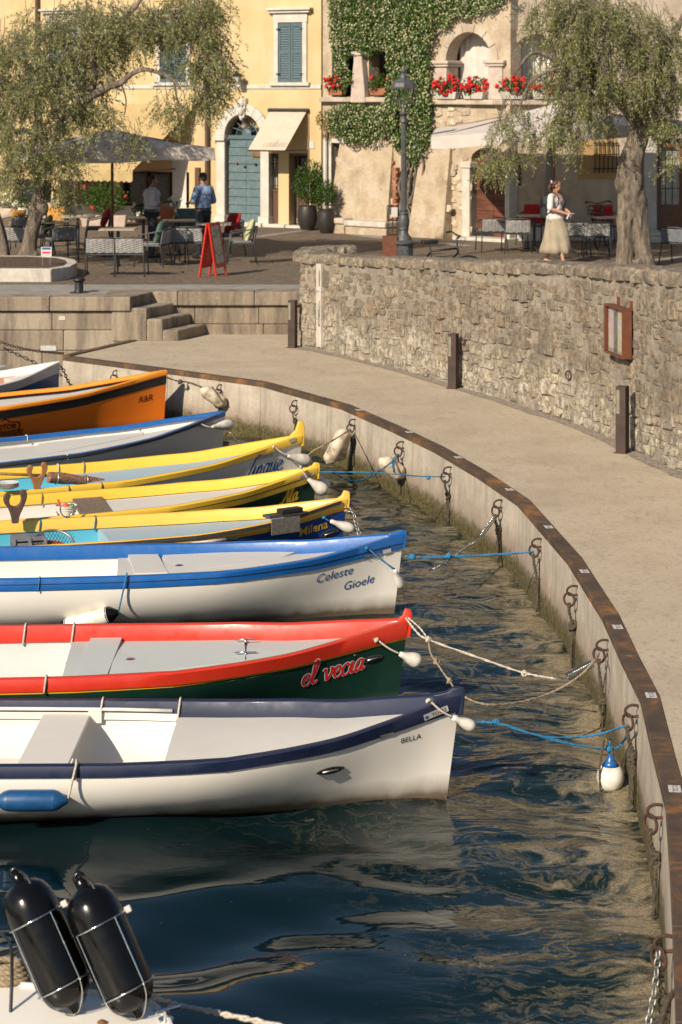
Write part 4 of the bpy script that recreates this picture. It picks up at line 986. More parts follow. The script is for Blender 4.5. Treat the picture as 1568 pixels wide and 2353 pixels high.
pm('dark_room', (.02, .017, .014), (.012, .011, .010), 3, .8)
pm('brick', (.36, .15, .075), (.25, .10, .055), 8, .9, bump=.5, island=.25, space='World')
pm('terracotta', (.36, .14, .07), (.25, .095, .05), 6, .85, bump=.2)
pm('roof_tile', (.34, .15, .09), (.24, .10, .065), 5, .9, bump=.3, island=.2)
pm('brass', (.30, .14, .04), (.2, .09, .03), 8, .45, metal=.4)
pm('pipe_brown', (.10, .055, .035), (.07, .04, .028), 5, .5)
pm('pale_glass', (.42, .40, .34), (.30, .29, .24), 2.5, .25)

pm('awning_print', (.22, .19, .16), None, 8, .9)
def streaks(name, col, k=.5, sc=(1.2, 1.2, .10), lo=.52, hi=.74):
    t = MAT[name].node_tree; N = NT(t); b = t.nodes['Principled BSDF']; src = b.inputs['Base Color'].links[0].from_socket
    f_ = N.math('MULTIPLY', N.ramp(N.noise(N.map(N.pos(), sc), 1.6, 7, .65), [(lo, 0.0), (hi, k)]), 1.0); N.l(N.mix(f_, src, col), b.inputs['Base Color'])
streaks('yellow_plaster', (.40, .30, .17), .55); streaks('cream_plaster', (.26, .21, .155), .6); streaks('rubble_plaster', (.50, .43, .33), .7, (1.4, 1.4, 1.1), .5, .62); streaks('white_stone', (.30, .27, .23), .6, (2, 2, .6)); streaks('trim_white', (.36, .33, .28), .5, (2, 2, .5))
class Facade:
    """a vertical wall plane through two picture/plan points; a runs to the right along it"""
    def __init__(s, p0, p1):
        s.o = Vector((p0[0], p0[1], 0)); d = Vector((p1[0] - p0[0], p1[1] - p0[1], 0)); s.len = d.length; s.d = d.normalized()
        s.n = Vector((s.d.y, -s.d.x, 0)); s.n = s.n if s.n.y < 0 else -s.n
    def hit(s, u, v, out=0.0):
        """picture point to (a, z) on the wall, optionally on a plane 'out' metres in front"""
        k = (u - 784) / F; o = s.o + s.n * out; Y = s.n.dot(o) / (k * s.n.x + s.n.y); p = D(u, v, Y); return (p - o).dot(s.d), p.z
    def P(s, a, z, out=0.0): q = s.o + s.d * a + s.n * out; return Vector((q.x, q.y, z))
    def box(s, mb, a0, a1, z0, z1, o0, o1, mi=0):
        vs = [s.P(a, z, o) for z in (z0, z1) for o in (o0, o1) for a in (a0, a1)]
        return mb.add(vs, [(0, 1, 3, 2), (4, 6, 7, 5), (0, 4, 5, 1), (1, 5, 7, 3), (3, 7, 6, 2), (2, 6, 4, 0)], mi)
    def rect(s, u0, v0, u1, v1, out=0.0):
        a0, z1 = s.hit(u0, v0, out); a1, z0 = s.hit(u1, v1, out); return a0, a1, z0, z1
    def wall(s, name, mat, parent, off, a0, a1, z0, z1, holes, th=.35):
        """slab with rectangular or arched openings; holes: (a0,a1,z0,z1,arch)"""
        A = sorted(set([a0, a1] + [h[i] for h in holes for i in (0, 1)])); Z = sorted(set([z0, z1] + [h[i] for h in holes for i in (2, 3)]))
        A = [x for x in A if a0 <= x <= a1]; Z = [x for x in Z if z0 <= x <= z1]
        mb = MB()
        # merge cells vertically into strips
        for x0, x1 in zip(A, A[1:]):
            run = None
            for y0, y1 in list(zip(Z, Z[1:])) + [(None, None)]:
                solid = y0 is not None and not any(h[0] <= (x0 + x1) / 2 <= h[1] and h[2] <= (y0 + y1) / 2 <= h[3] for h in holes)
                if solid: run = (run[0], y1) if run else (y0, y1)
                elif run: s.box(mb, x0, x1, run[0], run[1], -th, 0); run = None
                if y0 is None: break
        for h in holes:
            if len(h) > 4 and h[4]:
                ax, r = (h[0] + h[1]) / 2, (h[1] - h[0]) / 2; n = 14; zs_ = h[3] - r * h[4]
                arc = [(ax - r * math.cos(PI * k / n), zs_ + r * h[4] * math.sin(PI * k / n)) for k in range(n + 1)]
                for (xa, za), (xb, zb) in zip(arc, arc[1:]):
                    f = [s.P(xa, za, 0), s.P(xb, zb, 0), s.P(xb, h[3], 0), s.P(xa, h[3], 0)]; g = [s.P(xa, za, -th), s.P(xb, zb, -th), s.P(xb, h[3], -th), s.P(xa, h[3], -th)]
                    mb.add(f + g, [(0, 1, 2, 3), (7, 6, 5, 4), (0, 4, 5, 1)])
        mb.v = [tuple(Vector(q) - off) for q in mb.v]; return mb.build(name, mat, parent, fix=False)
def local(mb, off): mb.v = [tuple(Vector(q) - off) for q in mb.v]; return mb

# ---- yellow house
YF = Facade((-9.9, 61.0), (-.50, 55.3))
yh = thing('yellow_house', 'yellow plastered house with teal shutters and an arched teal door', 'building', (YF.P(YF.len, ZP).x, YF.P(YF.len, ZP).y, ZP)); yo = Vector(yh.location)
YTOP = ZP + 10.5
win = [YF.rect(641, 52, 697, 189), YF.rect(370, 52, 430, 189), YF.rect(118, 52, 180, 189)]
door = YF.rect(520, 262, 602, 511); shopdoor = YF.rect(604, 352, 640, 512); shopin = YF.rect(664, 352, 706, 518)
sw1 = YF.rect(30, 392, 118, 470); sw2 = YF.rect(275, 392, 435, 492); dr2 = YF.rect(180, 392, 262, 500); sw0 = YF.rect(-90, 392, 0, 470)
holes = [(a, b, c, d) for a, b, c, d in win] + [(door[0], door[1], ZP - .1, door[3], 1.0)] + [(q[0], q[1], ZP - .1 if k else q[2], q[3]) for q, k in ((shopdoor, 1), (shopin, 1), (sw1, 0), (sw2, 0), (dr2, 1), (sw0, 0))]
YF.wall('wall', 'yellow_plaster', yh, yo, -8, YF.len, ZP - .2, YTOP, holes)
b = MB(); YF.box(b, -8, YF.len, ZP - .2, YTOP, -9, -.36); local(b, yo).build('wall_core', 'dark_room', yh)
b = MB(); b.add([YF.P(-8.4, YTOP - .1, .5), YF.P(YF.len + .1, YTOP - .1, .5), YF.P(YF.len + .1, YTOP - .1, -9.4), YF.P(-8.4, YTOP - .1, -9.4), YF.P(-5, YTOP + 2, -4.4), YF.P(YF.len - 3, YTOP + 2, -4.4)], [(0, 1, 5, 4), (1, 2, 5), (2, 3, 4, 5), (3, 0, 4), (0, 3, 2, 1)]); local(b, yo).build('roof', 'roof_tile', yh)
# string course
b = MB(); a_, z_ = YF.hit(600, 195); zb = YF.hit(600, 204)[1]; YF.box(b, -8, YF.len + .002, zb, z_, .001, .03); local(b, yo).build('string_course', 'trim_white', yh, bevel=.006)
b = MB(); YF.box(b, -8, YF.len + .002, ZP, ZP + .35, .001, .025); 
for (a0, a1, z0, z1) in win:
    wn = bpy.data.objects.new('window', None); COL.objects.link(wn); wn.parent = yh
    f = MB(); t = .13
    YF.box(f, a0 - t, a0, z0 - .0, z1, -.1, .05); YF.box(f, a1, a1 + t, z0, z1, -.1, .05); YF.box(f, a0 - t - .02, a1 + t + .02, z1, z1 + .24, -.05, .055)
    local(f, yo).build('frame', 'trim_white', wn, bevel=.006)
    f = MB(); YF.box(f, a0 - t - .12, a1 + t + .12, z1 + .242, z1 + .31, -.02, .13); YF.box(f, a0 - t - .18, a1 + t + .18, z1 + .312, z1 + .37, -.02, .19); local(f, yo).build('lintel_cornice', 'trim_white', wn, bevel=.01)
    f = MB(); YF.box(f, a0 - t - .10, a1 + t + .10, z0 - .09, z0 - .002, -.05, .11); local(f, yo).build('sill', 'trim_white', wn, bevel=.01)
    mid = (a0 + a1) / 2
    for (x0, x1) in ((a0 + .004, mid - .004), (mid + .004, a1 - .004)):
        sh = MB(); w_ = .06
        for q0, q1, y0, y1 in ((x0, x0 + w_, z0, z1), (x1 - w_, x1, z0, z1), (x0 + w_, x1 - w_, z1 - .1, z1 - .002), (x0 + w_, x1 - w_, z0, z0 + .1), (x0 + w_, x1 - w_, (z0 + z1) / 2 - .04, (z0 + z1) / 2 + .04)): YF.box(sh, q0 + .001, q1 - .001, y0, y1, -.02, .022)
        shutter = local(sh, yo).build('shutter', 'teal_paint', wn)
        sl_ = MB(); z = z0 + .11
        while z < z1 - .11:
            vs = [YF.P(x, zz, o) for x in (x0 + w_, x1 - w_) for zz, o in ((z, .012), (z + .05, -.012), (z + .055, -.004), (z + .006, .018))]
            sl_.add(vs, [(0, 1, 5, 4), (1, 2, 6, 5), (2, 3, 7, 6), (3, 0, 4, 7), (0, 3, 2, 1), (4, 5, 6, 7)]); z += .062
        o = local(sl_, yo).build('slats', 'teal_paint', wn); o['kind'] = 'stuff'
        h = MB()
        for zz in (z0 + .18, z1 - .2): YF.box(h, (x0 if x0 == a0 + .004 else x1) - .05, (x0 if x0 == a0 + .004 else x1) + .05, zz, zz + .05, .023, .05)
        local(h, yo).build('hinge', 'black_iron', wn)
# arched door: leaves of overlapping boards, fanlight, stone surround
a0, a1, z0, z1 = door; z0 = ZP; r_ = (a1 - a0) / 2; zsp = z1 - r_; am = (a0 + a1) / 2
dd = bpy.data.objects.new('door', None); COL.objects.link(dd); dd.parent = yh
nb = 10; hgt = (zsp - .10 - z0 - .1) / nb
for side in (0, 1):
    x0, x1 = (a0 + .005, am - .003) if side == 0 else (am + .003, a1 - .005)
    for i in range(nb):
        zz = z0 + .1 + i * hgt; vs = [YF.P(x, y, o) for x in (x0, x1) for y, o in ((zz + .003, -.10), (zz + hgt - .004, -.125), (zz + hgt - .004, -.17), (zz + .003, -.17))]
        local(MB().add(vs, [(0, 1, 5, 4), (1, 2, 6, 5), (2, 3, 7, 6), (3, 0, 4, 7), (0, 3, 2, 1), (4, 5, 6, 7)]), yo).build('board', 'teal_worn', dd, bevel=.006)
b = MB(); YF.box(b, a0, a1, zsp - .10, zsp + .005, -.17, -.08); local(b, yo).build('transom', 'teal_paint', dd, bevel=.008)
b = MB(); YF.box(b, a0 + .02, a1 - .02, zsp, z1 - .0, -.30, -.28); local(b, yo).build('fanlight_glass', 'dark_glass', dd)
b = MB(); YF.box(b, a0 + .3, a1 - .1, zsp + .2, z1 - .05, -.277, -.272); local(b, yo).build('painted_reflection', 'ochre_plaster', dd)  # ochre panel before the glass, painted stand-in for a curtain's reflection
for k in range(1, 8):
    an = PI * k / 8; b = MB().tube([YF.P(am - .1 * math.cos(an), zsp + .06 + .1 * math.sin(an), -.15), YF.P(am - r_ * .98 * math.cos(an), zsp + r_ * .98 * math.sin(an), -.15)], .016, 4); local(b, yo).build('fanlight_bar', 'teal_paint', dd)
b = MB().tube([YF.P(am - r_ * .58 * math.cos(PI * k / 12), zsp + r_ * .58 * math.sin(PI * k / 12), -.15) for k in range(13)], .013, 4); local(b, yo).build('fanlight_bar', 'teal_paint', dd)
b = MB().lathe([(.14, 0), (.14, .02), (.03, .05), (.001, .05)], 14, YF.P(am, zsp + .04, -.15), q=Vector((0, 0, 1)).rotation_difference(YF.n)); local(b, yo).build('fanlight_hub', 'teal_paint', dd)
for (ka, kz, mt) in ((a0 + .28, z0 + 1.62, 'brass'), (a1 - .25, z0 + 1.60, 'black_iron'), (am - .02, z0 + 1.53, 'black_iron')):
    local(MB().ell(YF.P(ka, kz, -.08), (.035, .035, .035), 10, 6), yo).build('door_knob', mt, dd, smooth=2)
b = MB(); YF.box(b, a1 - .36, a1 - .08, z0 + 1.80, z0 + 1.90, -.118, -.07); local(b, yo).build('letter_plate', 'brass', dd)
for sgn, ax in ((-1, a0), (1, a1)):
    x0, x1 = (ax - .26, ax) if sgn < 0 else (ax, ax + .26)
    b = MB(); YF.box(b, x0, x1, z0 + .26, zsp - .14, -.12, .08); local(b, yo).build('jamb_stone', 'trim_white', dd, bevel=.015)
    b = MB(); YF.box(b, x0 - .05, x1 + .02, z0, z0 + .26, -.12, .12); local(b, yo).build('jamb_base', 'trim_white', dd, bevel=.015)
    b = MB(); YF.box(b, x0 - .09, x1 + .03, zsp - .138, zsp - .06, -.12, .15); YF.box(b, x0 - .05, x1 + .015, zsp - .06, zsp, -.12, .11); local(b, yo).build('impost', 'trim_white', dd, bevel=.012)
nv = 9
for k in range(nv):
    if k == 4: continue
    an0, an1 = PI * k / nv + .004, PI * (k + 1) / nv - .004; ring = []
    for o in (-.12, .085): ring.append([YF.P(am - rr * math.cos(an), zsp + rr * math.sin(an), o) for rr, an in ((r_, an0), (r_, (an0 + an1) / 2), (r_, an1), (r_ + .27, an1), (r_ + .27, (an0 + an1) / 2), (r_ + .27, an0))])
    local(MB().rings(ring), yo).build('arch_stone', 'trim_white', dd, bevel=.008)
ks = MB().rings([[YF.P(am + x * .8, zsp + y, o) for x, y in ((-.10, r_ - .1), (.10, r_ - .1), (.17, r_ + .42), (-.17, r_ + .42))] for o in (-.1, .12)]); local(ks, yo).build('keystone', 'trim_white', dd, bevel=.02)
ks = MB(); 
for (zz, rr, oo) in ((.28, .10, .12), (.08, .09, .13), (-.10, .05, .12)): ks.ell(YF.P(am, zsp + r_ + zz, oo), (rr, rr * .8, rr * 1.35), 10, 8)
local(ks, yo).build('keystone_carving', 'trim_white', dd, smooth=2)
b = MB(); YF.box(b, a0 - .35, a1 + .12, ZP - .02, z0 + .10, -.17, .24); local(b, yo).build('door_step', 'trim_white', dd, bevel=.02)
# shop: glazed grille door, pilaster, dark doorway
sp = bpy.data.objects.new('shop_front', None); COL.objects.link(sp); sp.parent = yh
a0, a1, z0, z1 = shopdoor; z0 = ZP + .08
b = MB(); YF.box(b, a0, a1, z0 + .85, z1, -.20, -.18); local(b, yo).build('pane', 'pale_glass', sp)
b = MB(); YF.box(b, a0, a1, z0, z0 + .85, -.20, -.12); local(b, yo).build('lower_panel', 'brown_wood', sp, bevel=.01)
b = MB()
for q0, q1, y0, y1 in ((a0, a0 + .06, z0, z1), (a1 - .06, a1, z0, z1), (a0 + .06, a1 - .06, z1 - .06, z1), (a0 + .06, a1 - .06, z0 + .82, z0 + .9)): YF.box(b, q0, q1, y0, y1, -.18, -.10)
local(b, yo).build('frame', 'brown_wood', sp)
for k in range(6):
    x = a0 + .07 + (a1 - a0 - .14) * k / 5; local(MB().tube([YF.P(x, z0 + .9, -.07), YF.P(x, z1 - .03, -.07)], .009, 5), yo).build('grille_bar', 'black_iron', sp)
for zz in (z0 + .98, z0 + 1.55, z0 + 1.72, z1 - .12):
    local(MB().tube([YF.P(a0 + .03, zz, -.065), YF.P(a1 - .03, zz, -.065)], .009, 5), yo).build('grille_bar', 'black_iron', sp)
b = MB(); YF.box(b, a0 - .06, a1 + .28, ZP - .02, z0, -.2, .16); local(b, yo).build('shop_step', 'trim_white', sp, bevel=.015)
a0, a1, z0, z1 = shopin; z0 = ZP
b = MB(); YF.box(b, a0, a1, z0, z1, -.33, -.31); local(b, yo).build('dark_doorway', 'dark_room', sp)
b = MB(); YF.box(b, a0 + .17, a1 - .03, z0 + .9, z1 - .12, -.24, -.22); local(b, yo).build('pane', 'dark_glass', sp)
b = MB(); YF.box(b, a0 + .14, a0 + .19, z0, z1, -.24, -.17); YF.box(b, a0 + .0, a1, z1 - .07, z1, -.2, -.02); YF.box(b, a0 + .19, a1, z0, z0 + .9, -.24, -.2); local(b, yo).build('door_leaf', 'brown_wood', sp)
for k in range(5): local(MB().tube([YF.P(a0 + .2 + k * .06, z0 + 1.5, -.16), YF.P(a0 + .2 + k * .06, z1 - .12, -.16)], .007, 4), yo).build('grille_bar', 'black_iron', sp)
b = MB(); YF.box(b, a0 + .05, a0 + .13, z0 + .1, z0 + .23, -.305, -.298); local(b, yo).build('sticker', 'decal', sp)
b = MB(); YF.box(b, a0 - .1, a1 + .05, ZP - .02, ZP + .06, -.2, .12); local(b, yo).build('shop_step', 'trim_white', sp, bevel=.015)
# café front behind the tables
cf = bpy.data.objects.new('cafe_front', None); COL.objects.link(cf); cf.parent = yh
for (a0, a1, z0, z1) in (sw0, sw1, sw2):
    b = MB(); YF.box(b, a0, a1, z0, z1, -.26, -.24); local(b, yo).build('pane', 'dark_glass', cf)
    n = max(2, round((a1 - a0) / .75)); b = MB()
    for k in range(n + 1):
        x = a0 + (a1 - a0) * k / n; YF.box(b, x - .035, x + .035, z0, z1, -.24, -.14)
    YF.box(b, a0, a1, z0 - .03, z0 + .05, -.238, -.10); local(b, yo).build('window_frame', 'brown_wood', cf)
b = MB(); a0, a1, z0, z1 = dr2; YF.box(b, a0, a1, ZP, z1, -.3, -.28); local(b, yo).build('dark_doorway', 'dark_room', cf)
b = MB(); YF.box(b, a0 + .05, a0 + .55, ZP, z1 - .3, -.2, .02); local(b, yo).build('door_leaf', 'door_wood', cf)
a0, z_ = YF.hit(398, 400); a1, _ = YF.hit(430, 400); b = MB(); YF.box(b, a0, a1, ZP + .3, YF.hit(400, 330)[1], .003, .03); local(b, yo).build('pale_shutter_panel', 'canvas_grey', cf)
a0, _ = YF.hit(0, 480); a1, _ = YF.hit(470, 480); b = MB(); YF.box(b, a0 - 1, a1, ZP, ZP + .42, .028, .07); local(b, yo).build('stone_plinth', 'pink_stone', cf, bevel=.01)
b = MB(); aa, zz = YF.hit(461, 330); YF.box(b, YF.hit(452, 400)[0], YF.hit(462, 400)[0], ZP, YF.hit(455, 385)[1], .003, .08); local(b, yo).build('pilaster', 'brown_wood', cf)
# pipes
def pipe(u, v0, v1, r, mat, out=.09, name='downpipe', fac=YF, par=yh, off=yo, label=None):
    a, z1_ = fac.hit(u, v0, out); _, z0_ = fac.hit(u, v1, out); z0_ = max(z0_, ZP)
    b = MB().tube([fac.P(a, z0_, out), fac.P(a, z1_, out)], r, 8)
    for z in np.arange(z0_ + .6, z1_, 2.0): b.tube([fac.P(a, z, out), fac.P(a, z + .05, out)], r * 1.35, 8)
    return local(b, off).build(name, mat, par, smooth=40.0)
pipe(476, -200, 515, .055, 'pipe_brown'); pipe(85, -200, 495, .055, 'pipe_brown')
# couture awning, its arms and lettering
aw = thing('shop_awning', 'cream sloping shop awning lettered couture beside the arched door', 'awning', YF.P(YF.hit(660, 252)[0], YF.hit(660, 252)[1], 0)); ao = Vector(aw.location)
t0, zt0 = YF.hit(622, 254, .04); t1, zt1 = YF.hit(706, 254, .04)
bo = .95; q0, zq0 = YF.hit(570, 345, bo); q1, zq1 = YF.hit(652, 347, bo); q1 = q0 + (t1 - t0)
Aw = [YF.P(t0, zt0, .05), YF.P(t1, zt0, .05), YF.P(t1, zq0, bo), YF.P(t0, zq0, bo)]
sh = (q0 - t0)
Aw = [YF.P(t0, zt0, .05), YF.P(t1, zt0, .05), YF.P(q1, zq0, bo), YF.P(q0, zq0, bo)]
nrm = (Aw[1] - Aw[0]).cross(Aw[3] - Aw[0]).normalized(); nrm = nrm if nrm.z > 0 else -nrm
local(MB().rings([Aw, [p - nrm * .012 for p in Aw]]), ao).build('fabric', 'awning_cream', aw)
V, Fc, wd = script('couture', .07, .12); ex = (Aw[2] - Aw[3]).normalized(); ey = (Aw[0] - Aw[3]).normalized(); kk = (Aw[2] - Aw[3]).length * .62 / wd
local(MB().add([Aw[3] + ex * ((Aw[2] - Aw[3]).length * .34 + x * kk) + ey * (.12 + y * kk) + nrm * .004 for x, y in V], Fc), ao).build('lettering', 'awning_print', aw, fix=False)
local(MB().tube([Aw[3] - nrm * .01, Aw[2] - nrm * .01], .022, 8), ao).build('front_bar', 'brown_wood', aw, smooth=2)
local(MB().tube([YF.P(t0 - .05, zt0 + .01, .06), YF.P(t1 + .06, zt0 + .01, .06)], .05, 8), ao).build('roller', 'black_iron', aw, smooth=40.0)
for x, y in ((t0, q0), (t1, q1)): local(MB().tube([YF.P(x, zq0 - .0, .02), YF.P(y, zq0, bo)], .014, 6), ao).build('arm', 'black_iron', aw)
local(MB().tube([YF.P(t1 + .03, zt0, .05), YF.P(t1 + .05, ZP + 1.2, .04)], .010, 5), ao).build('crank_rod', 'brown_wood', aw)
# wide yellow café awning with scalloped valance
cw = thing('cafe_awning', 'wide yellow café awning with scalloped valance behind the olive tree', 'awning', YF.P(YF.hit(200, 240)[0], ZP + 2, 0)); ao = Vector(cw.location)
t0, zt0 = YF.hit(10, 238, .04); t1, zt1 = YF.hit(452, 238, .04); bo = 1.9; q0, zq = YF.hit(28, 385, bo); q1, _ = YF.hit(305, 385, bo)
Aw = [YF.P(q0, zt0, .05), YF.P(t1, zt0, .05), YF.P(t1 - .05, zq, bo), YF.P(q0, zq, bo)]; Aw[2] = YF.P(q1, zq, bo)
nrm = (Aw[1] - Aw[0]).cross(Aw[3] - Aw[0]).normalized(); nrm = nrm if nrm.z > 0 else -nrm
local(MB().rings([Aw, [p - nrm * .012 for p in Aw]]), ao).build('fabric', 'awning_yellow', cw)
b = MB(); n = 44; dropz = (YF.hit(100, 385, bo)[1] - YF.hit(100, 412, bo)[1]); vs = []
for k in range(n * 4 + 1):
    t = k / (n * 4); x = lerp(q0, q1, t); d = dropz * (.86 + .14 * abs(math.sin(PI * t * n * .5))); wob = .02 * math.sin(t * 60)
    vs.append([YF.P(x, zq, bo + .004), YF.P(x, zq - d, bo + .01 + wob), YF.P(x, zq - d, bo + .002 + wob), YF.P(x, zq, bo - .004)])
local(b.rings(vs), ao).build('valance', 'awning_yellow', cw)
for x in (q0, (q0 + q1) / 2, q1): local(MB().tube([YF.P(x, zq - .02, .02), YF.P(x, zq - .02, bo)], .02, 6), ao).build('arm', 'pipe_brown', cw)
# wall lantern
wl = thing('wall_lantern', 'small dark bracket lantern on the yellow wall above the arched door', 'lantern', YF.P(YF.hit(548, 175)[0], YF.hit(548, 175)[1], .3)); lo = Vector(wl.location)
a_, z_ = YF.hit(545, 180, .3); local(MB().tube([YF.P(a_ - .3, z_ + .2, .02), YF.P(a_ - .1, z_ + .25, .25), YF.P(a_, z_ + .23, .3), YF.P(a_, z_ + .1, .3)], .012, 6), lo).build('bracket', 'black_iron', wl)
local(MB().lathe([(.09, -.14), (.12, .06)], 6, YF.P(a_, z_, .3)), lo).build('glass', 'frosted', wl); local(MB().lathe([(.15, .06), (.14, .08), (.03, .16), (.001, .18)], 6, YF.P(a_, z_, .3)), lo).build('cap', 'black_iron', wl)
for k in range(6): an = 2 * PI * k / 6; local(MB().tube([YF.P(a_, z_, .3) + Vector((.09 * math.cos(an), .09 * math.sin(an), -.14)), YF.P(a_, z_, .3) + Vector((.12 * math.cos(an), .12 * math.sin(an), .06))], .007, 4), lo).build('bar', 'black_iron', wl)
a_, z_ = YF.hit(716, 333, .01); b = MB(); YF.box(b, a_ - .08, a_ + .08, z_ - .09, z_ + .09, .002, .02); tag(b.build('house_number', 'decal'), 'small white house number plate right of the couture awning', 'plate')

# ---- stone house with loggia
SF = Facade((-.46, 54.6), (3.95, 50.7)); TF = Facade((4.0, 50.9), (10.5, 51.7))
sh_ = thing('stone_house', 'old stone house with arched loggia, red plank door and jasmine', 'building', (-.46, 54.6, ZP)); sho = Vector(sh_.location)
STOP = ZP + 9.5
arch1 = SF.rect(1026, 75, 1130, 229); arch2 = SF.rect(1172, 78, 1215, 229)
lg1 = SF.rect(763, 120, 815, 222); lg2 = SF.rect(848, 120, 900, 222)
red = SF.rect(1083, 338, 1190, 558); nar = SF.rect(763, 328, 792, 470)
holes = [(arch1[0], arch1[1], arch1[2], arch1[3], 1.0), (lg1[0], lg1[1], lg1[2], lg1[3]), (lg2[0], lg2[1], lg2[2], lg2[3]), (red[0], min(red[1], SF.len - .12), ZP - .1, red[3], .55), (nar[0], nar[1], nar[2], nar[3])]
SF.wall('wall', 'rubble_plaster', sh_, sho, 0, SF.len, ZP - .2, STOP, holes, th=.4)
b = MB(); SF.box(b, 0, SF.len - .3, ZP - .2, STOP, -7, -1.25); local(b, sho).build('wall_core', 'cream_plaster', sh_)
b = MB(); 
for z in (ZP + .0, SF.hit(1000, 229)[1] - .05, STOP - .1): SF.box(b, .02, SF.len - .02, z - .1, z, -1.26, -.02)
local(b, sho).build('floor_slab', 'cream_plaster', sh_)
tw_arch = TF.rect(1176, 78, 1288, 229); wnd = TF.rect(1370, 325, 1412, 385); gdoor = TF.rect(1508, 318, 1585, 545)
TF.wall('wall', 'cream_plaster', sh_, sho, 0, TF.len + 4, ZP - .2, STOP, [(tw_arch[0], tw_arch[1], tw_arch[2], tw_arch[3], 1.0), wnd, (gdoor[0], gdoor[1], ZP - .1, gdoor[3])], th=.4)
b = MB(); TF.box(b, .3, TF.len + 4, ZP - .2, STOP, -7, -1.25); local(b, sho).build('wall_core', 'cream_plaster', sh_)
b = MB(); c0, c1 = SF.P(-.1, STOP, .4), TF.P(TF.len + 4.2, STOP, .4); b.add([c0, SF.P(SF.len + .2, STOP, .4), c1, TF.P(TF.len + 4.2, STOP, -7.4), SF.P(-.1, STOP, -7.4), SF.P(SF.len, STOP + 1.6, -3.5)], [(0, 1, 5), (1, 2, 5), (2, 3, 5), (3, 4, 5), (4, 0, 5), (0, 4, 3, 2, 1)]); local(b, sho).build('roof', 'roof_tile', sh_)
def loggia(Fc_, ar, cols):
    a0, a1, z0, z1 = ar; r_ = (a1 - a0) / 2; am = (a0 + a1) / 2; zsp = z1 - r_
    wn = bpy.data.objects.new('arch_window', None); COL.objects.link(wn); wn.parent = sh_
    b = MB(); n = 24; rs = []
    for k in range(n + 1):
        x = lerp(a0 + .01, a1 - .01, k / n); o = -.5 + .025 * math.sin(k * 2.1) + (.05 if k == n // 3 else 0); rs.append([Fc_.P(x, z0 + .02, o), Fc_.P(x, z1, o), Fc_.P(x, z1, o - .02), Fc_.P(x, z0 + .02, o - .02)])
    local(b.rings(rs), sho).build('curtain', 'curtain_white', wn, smooth=40.0)
    for k in range(7):
        an0, an1 = PI * k / 7 + .01, PI * (k + 1) / 7 - .01
        ring = [[Fc_.P(am - rr * math.cos(an), zsp + rr * math.sin(an), o) for rr, an in ((r_ - .002, an0), (r_ - .002, (an0 + an1) / 2), (r_ - .002, an1), (r_ + .2, an1), (r_ + .2, (an0 + an1) / 2), (r_ + .2, an0))] for o in (-.3, .03)]
        local(MB().rings(ring), sho).build('arch_stone', 'cream_plaster', wn, bevel=.012)
    for x in cols:
        b = MB(); Fc_.box(b, x - .20, x + .20, z0, zsp - .14, -.42, .05); local(b, sho).build('pillar', 'pink_stone', wn, bevel=.02)
        b = MB(); Fc_.box(b, x - .27, x + .27, zsp - .138, zsp - .07, -.44, .10); Fc_.box(b, x - .31, x + .31, zsp - .07, zsp + .01, -.44, .14); local(b, sho).build('capital', 'pink_stone', wn, bevel=.02)
    b = MB(); Fc_.box(b, a0 - .45, a1 + .45, z0 - .12, z0, -.3, .16); local(b, sho).build('sill', 'cream_plaster', wn, bevel=.02)
loggia(SF, arch1, (arch1[0] - .16, arch1[1] + .14)); loggia(TF, tw_arch, (tw_arch[1] + .16,))
# ivy-hidden openings: stone pillar between dark bays
for (a0, a1, z0, z1) in (lg1, lg2):
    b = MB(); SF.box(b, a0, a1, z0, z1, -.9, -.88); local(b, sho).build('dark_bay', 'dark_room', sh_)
a0, z1 = SF.hit(816, 128, .05); a1, z0 = SF.hit(846, 236, .05)
b = MB(); rs = [[SF.P(lerp(a0, a1, .5) + x, z, o) for x, o in ((-w_, .02), (w_, .02), (w_, .2), (-w_, .2))] for z, w_ in ((z0, .24), (z0 + .5, .20), (z1 - .1, .13), (z1, .14))]; local(b.rings(rs), sho).build('pillar', 'pink_stone', sh_, bevel=.02)
b = MB(); SF.box(b, lerp(a0, a1, .5) - .2, lerp(a0, a1, .5) + .2, z1, z1 + .1, .0, .24); local(b, sho).build('capital', 'pink_stone', sh_, bevel=.02)
b = MB(); x0, z_ = SF.hit(742, 223); x1, _ = SF.hit(905, 223); SF.box(b, x0, x1, z_ - .12, z_, .002, .17); local(b, sho).build('balcony_ledge', 'cream_plaster', sh_, bevel=.02)
# battered buttress left of the plank door
x0, _ = SF.hit(958, 500); x1, _ = SF.hit(1040, 500); ztp = SF.hit(1000, 300)[1]
rs = [[SF.P(x0 + .25 * k_, z, o) for o in (0.002,)] + [SF.P(x0 + .25 * k_, z, d), SF.P(x1, z, d), SF.P(x1, z, .002)] for z, d, k_ in ((ZP - .1, .38, 0), (ZP + 1.2, .22, .5), (ztp, .03, 1))]
local(MB().rings(rs), sho).build('buttress', 'rubble_plaster', sh_)
# second battered base left of the climber
x0, _ = SF.hit(770, 500); x1, _ = SF.hit(905, 500); rs = [[SF.P(x0 + k_, z, .002), SF.P(x0 + k_, z, d), SF.P(x1, z, d), SF.P(x1, z, .002)] for z, d, k_ in ((ZP - .1, .30, 0), (ZP + 1.5, .12, .12), (ZP + 2.3, .02, .2))]
local(MB().rings(rs), sho).build('buttress', 'rubble_plaster', sh_)
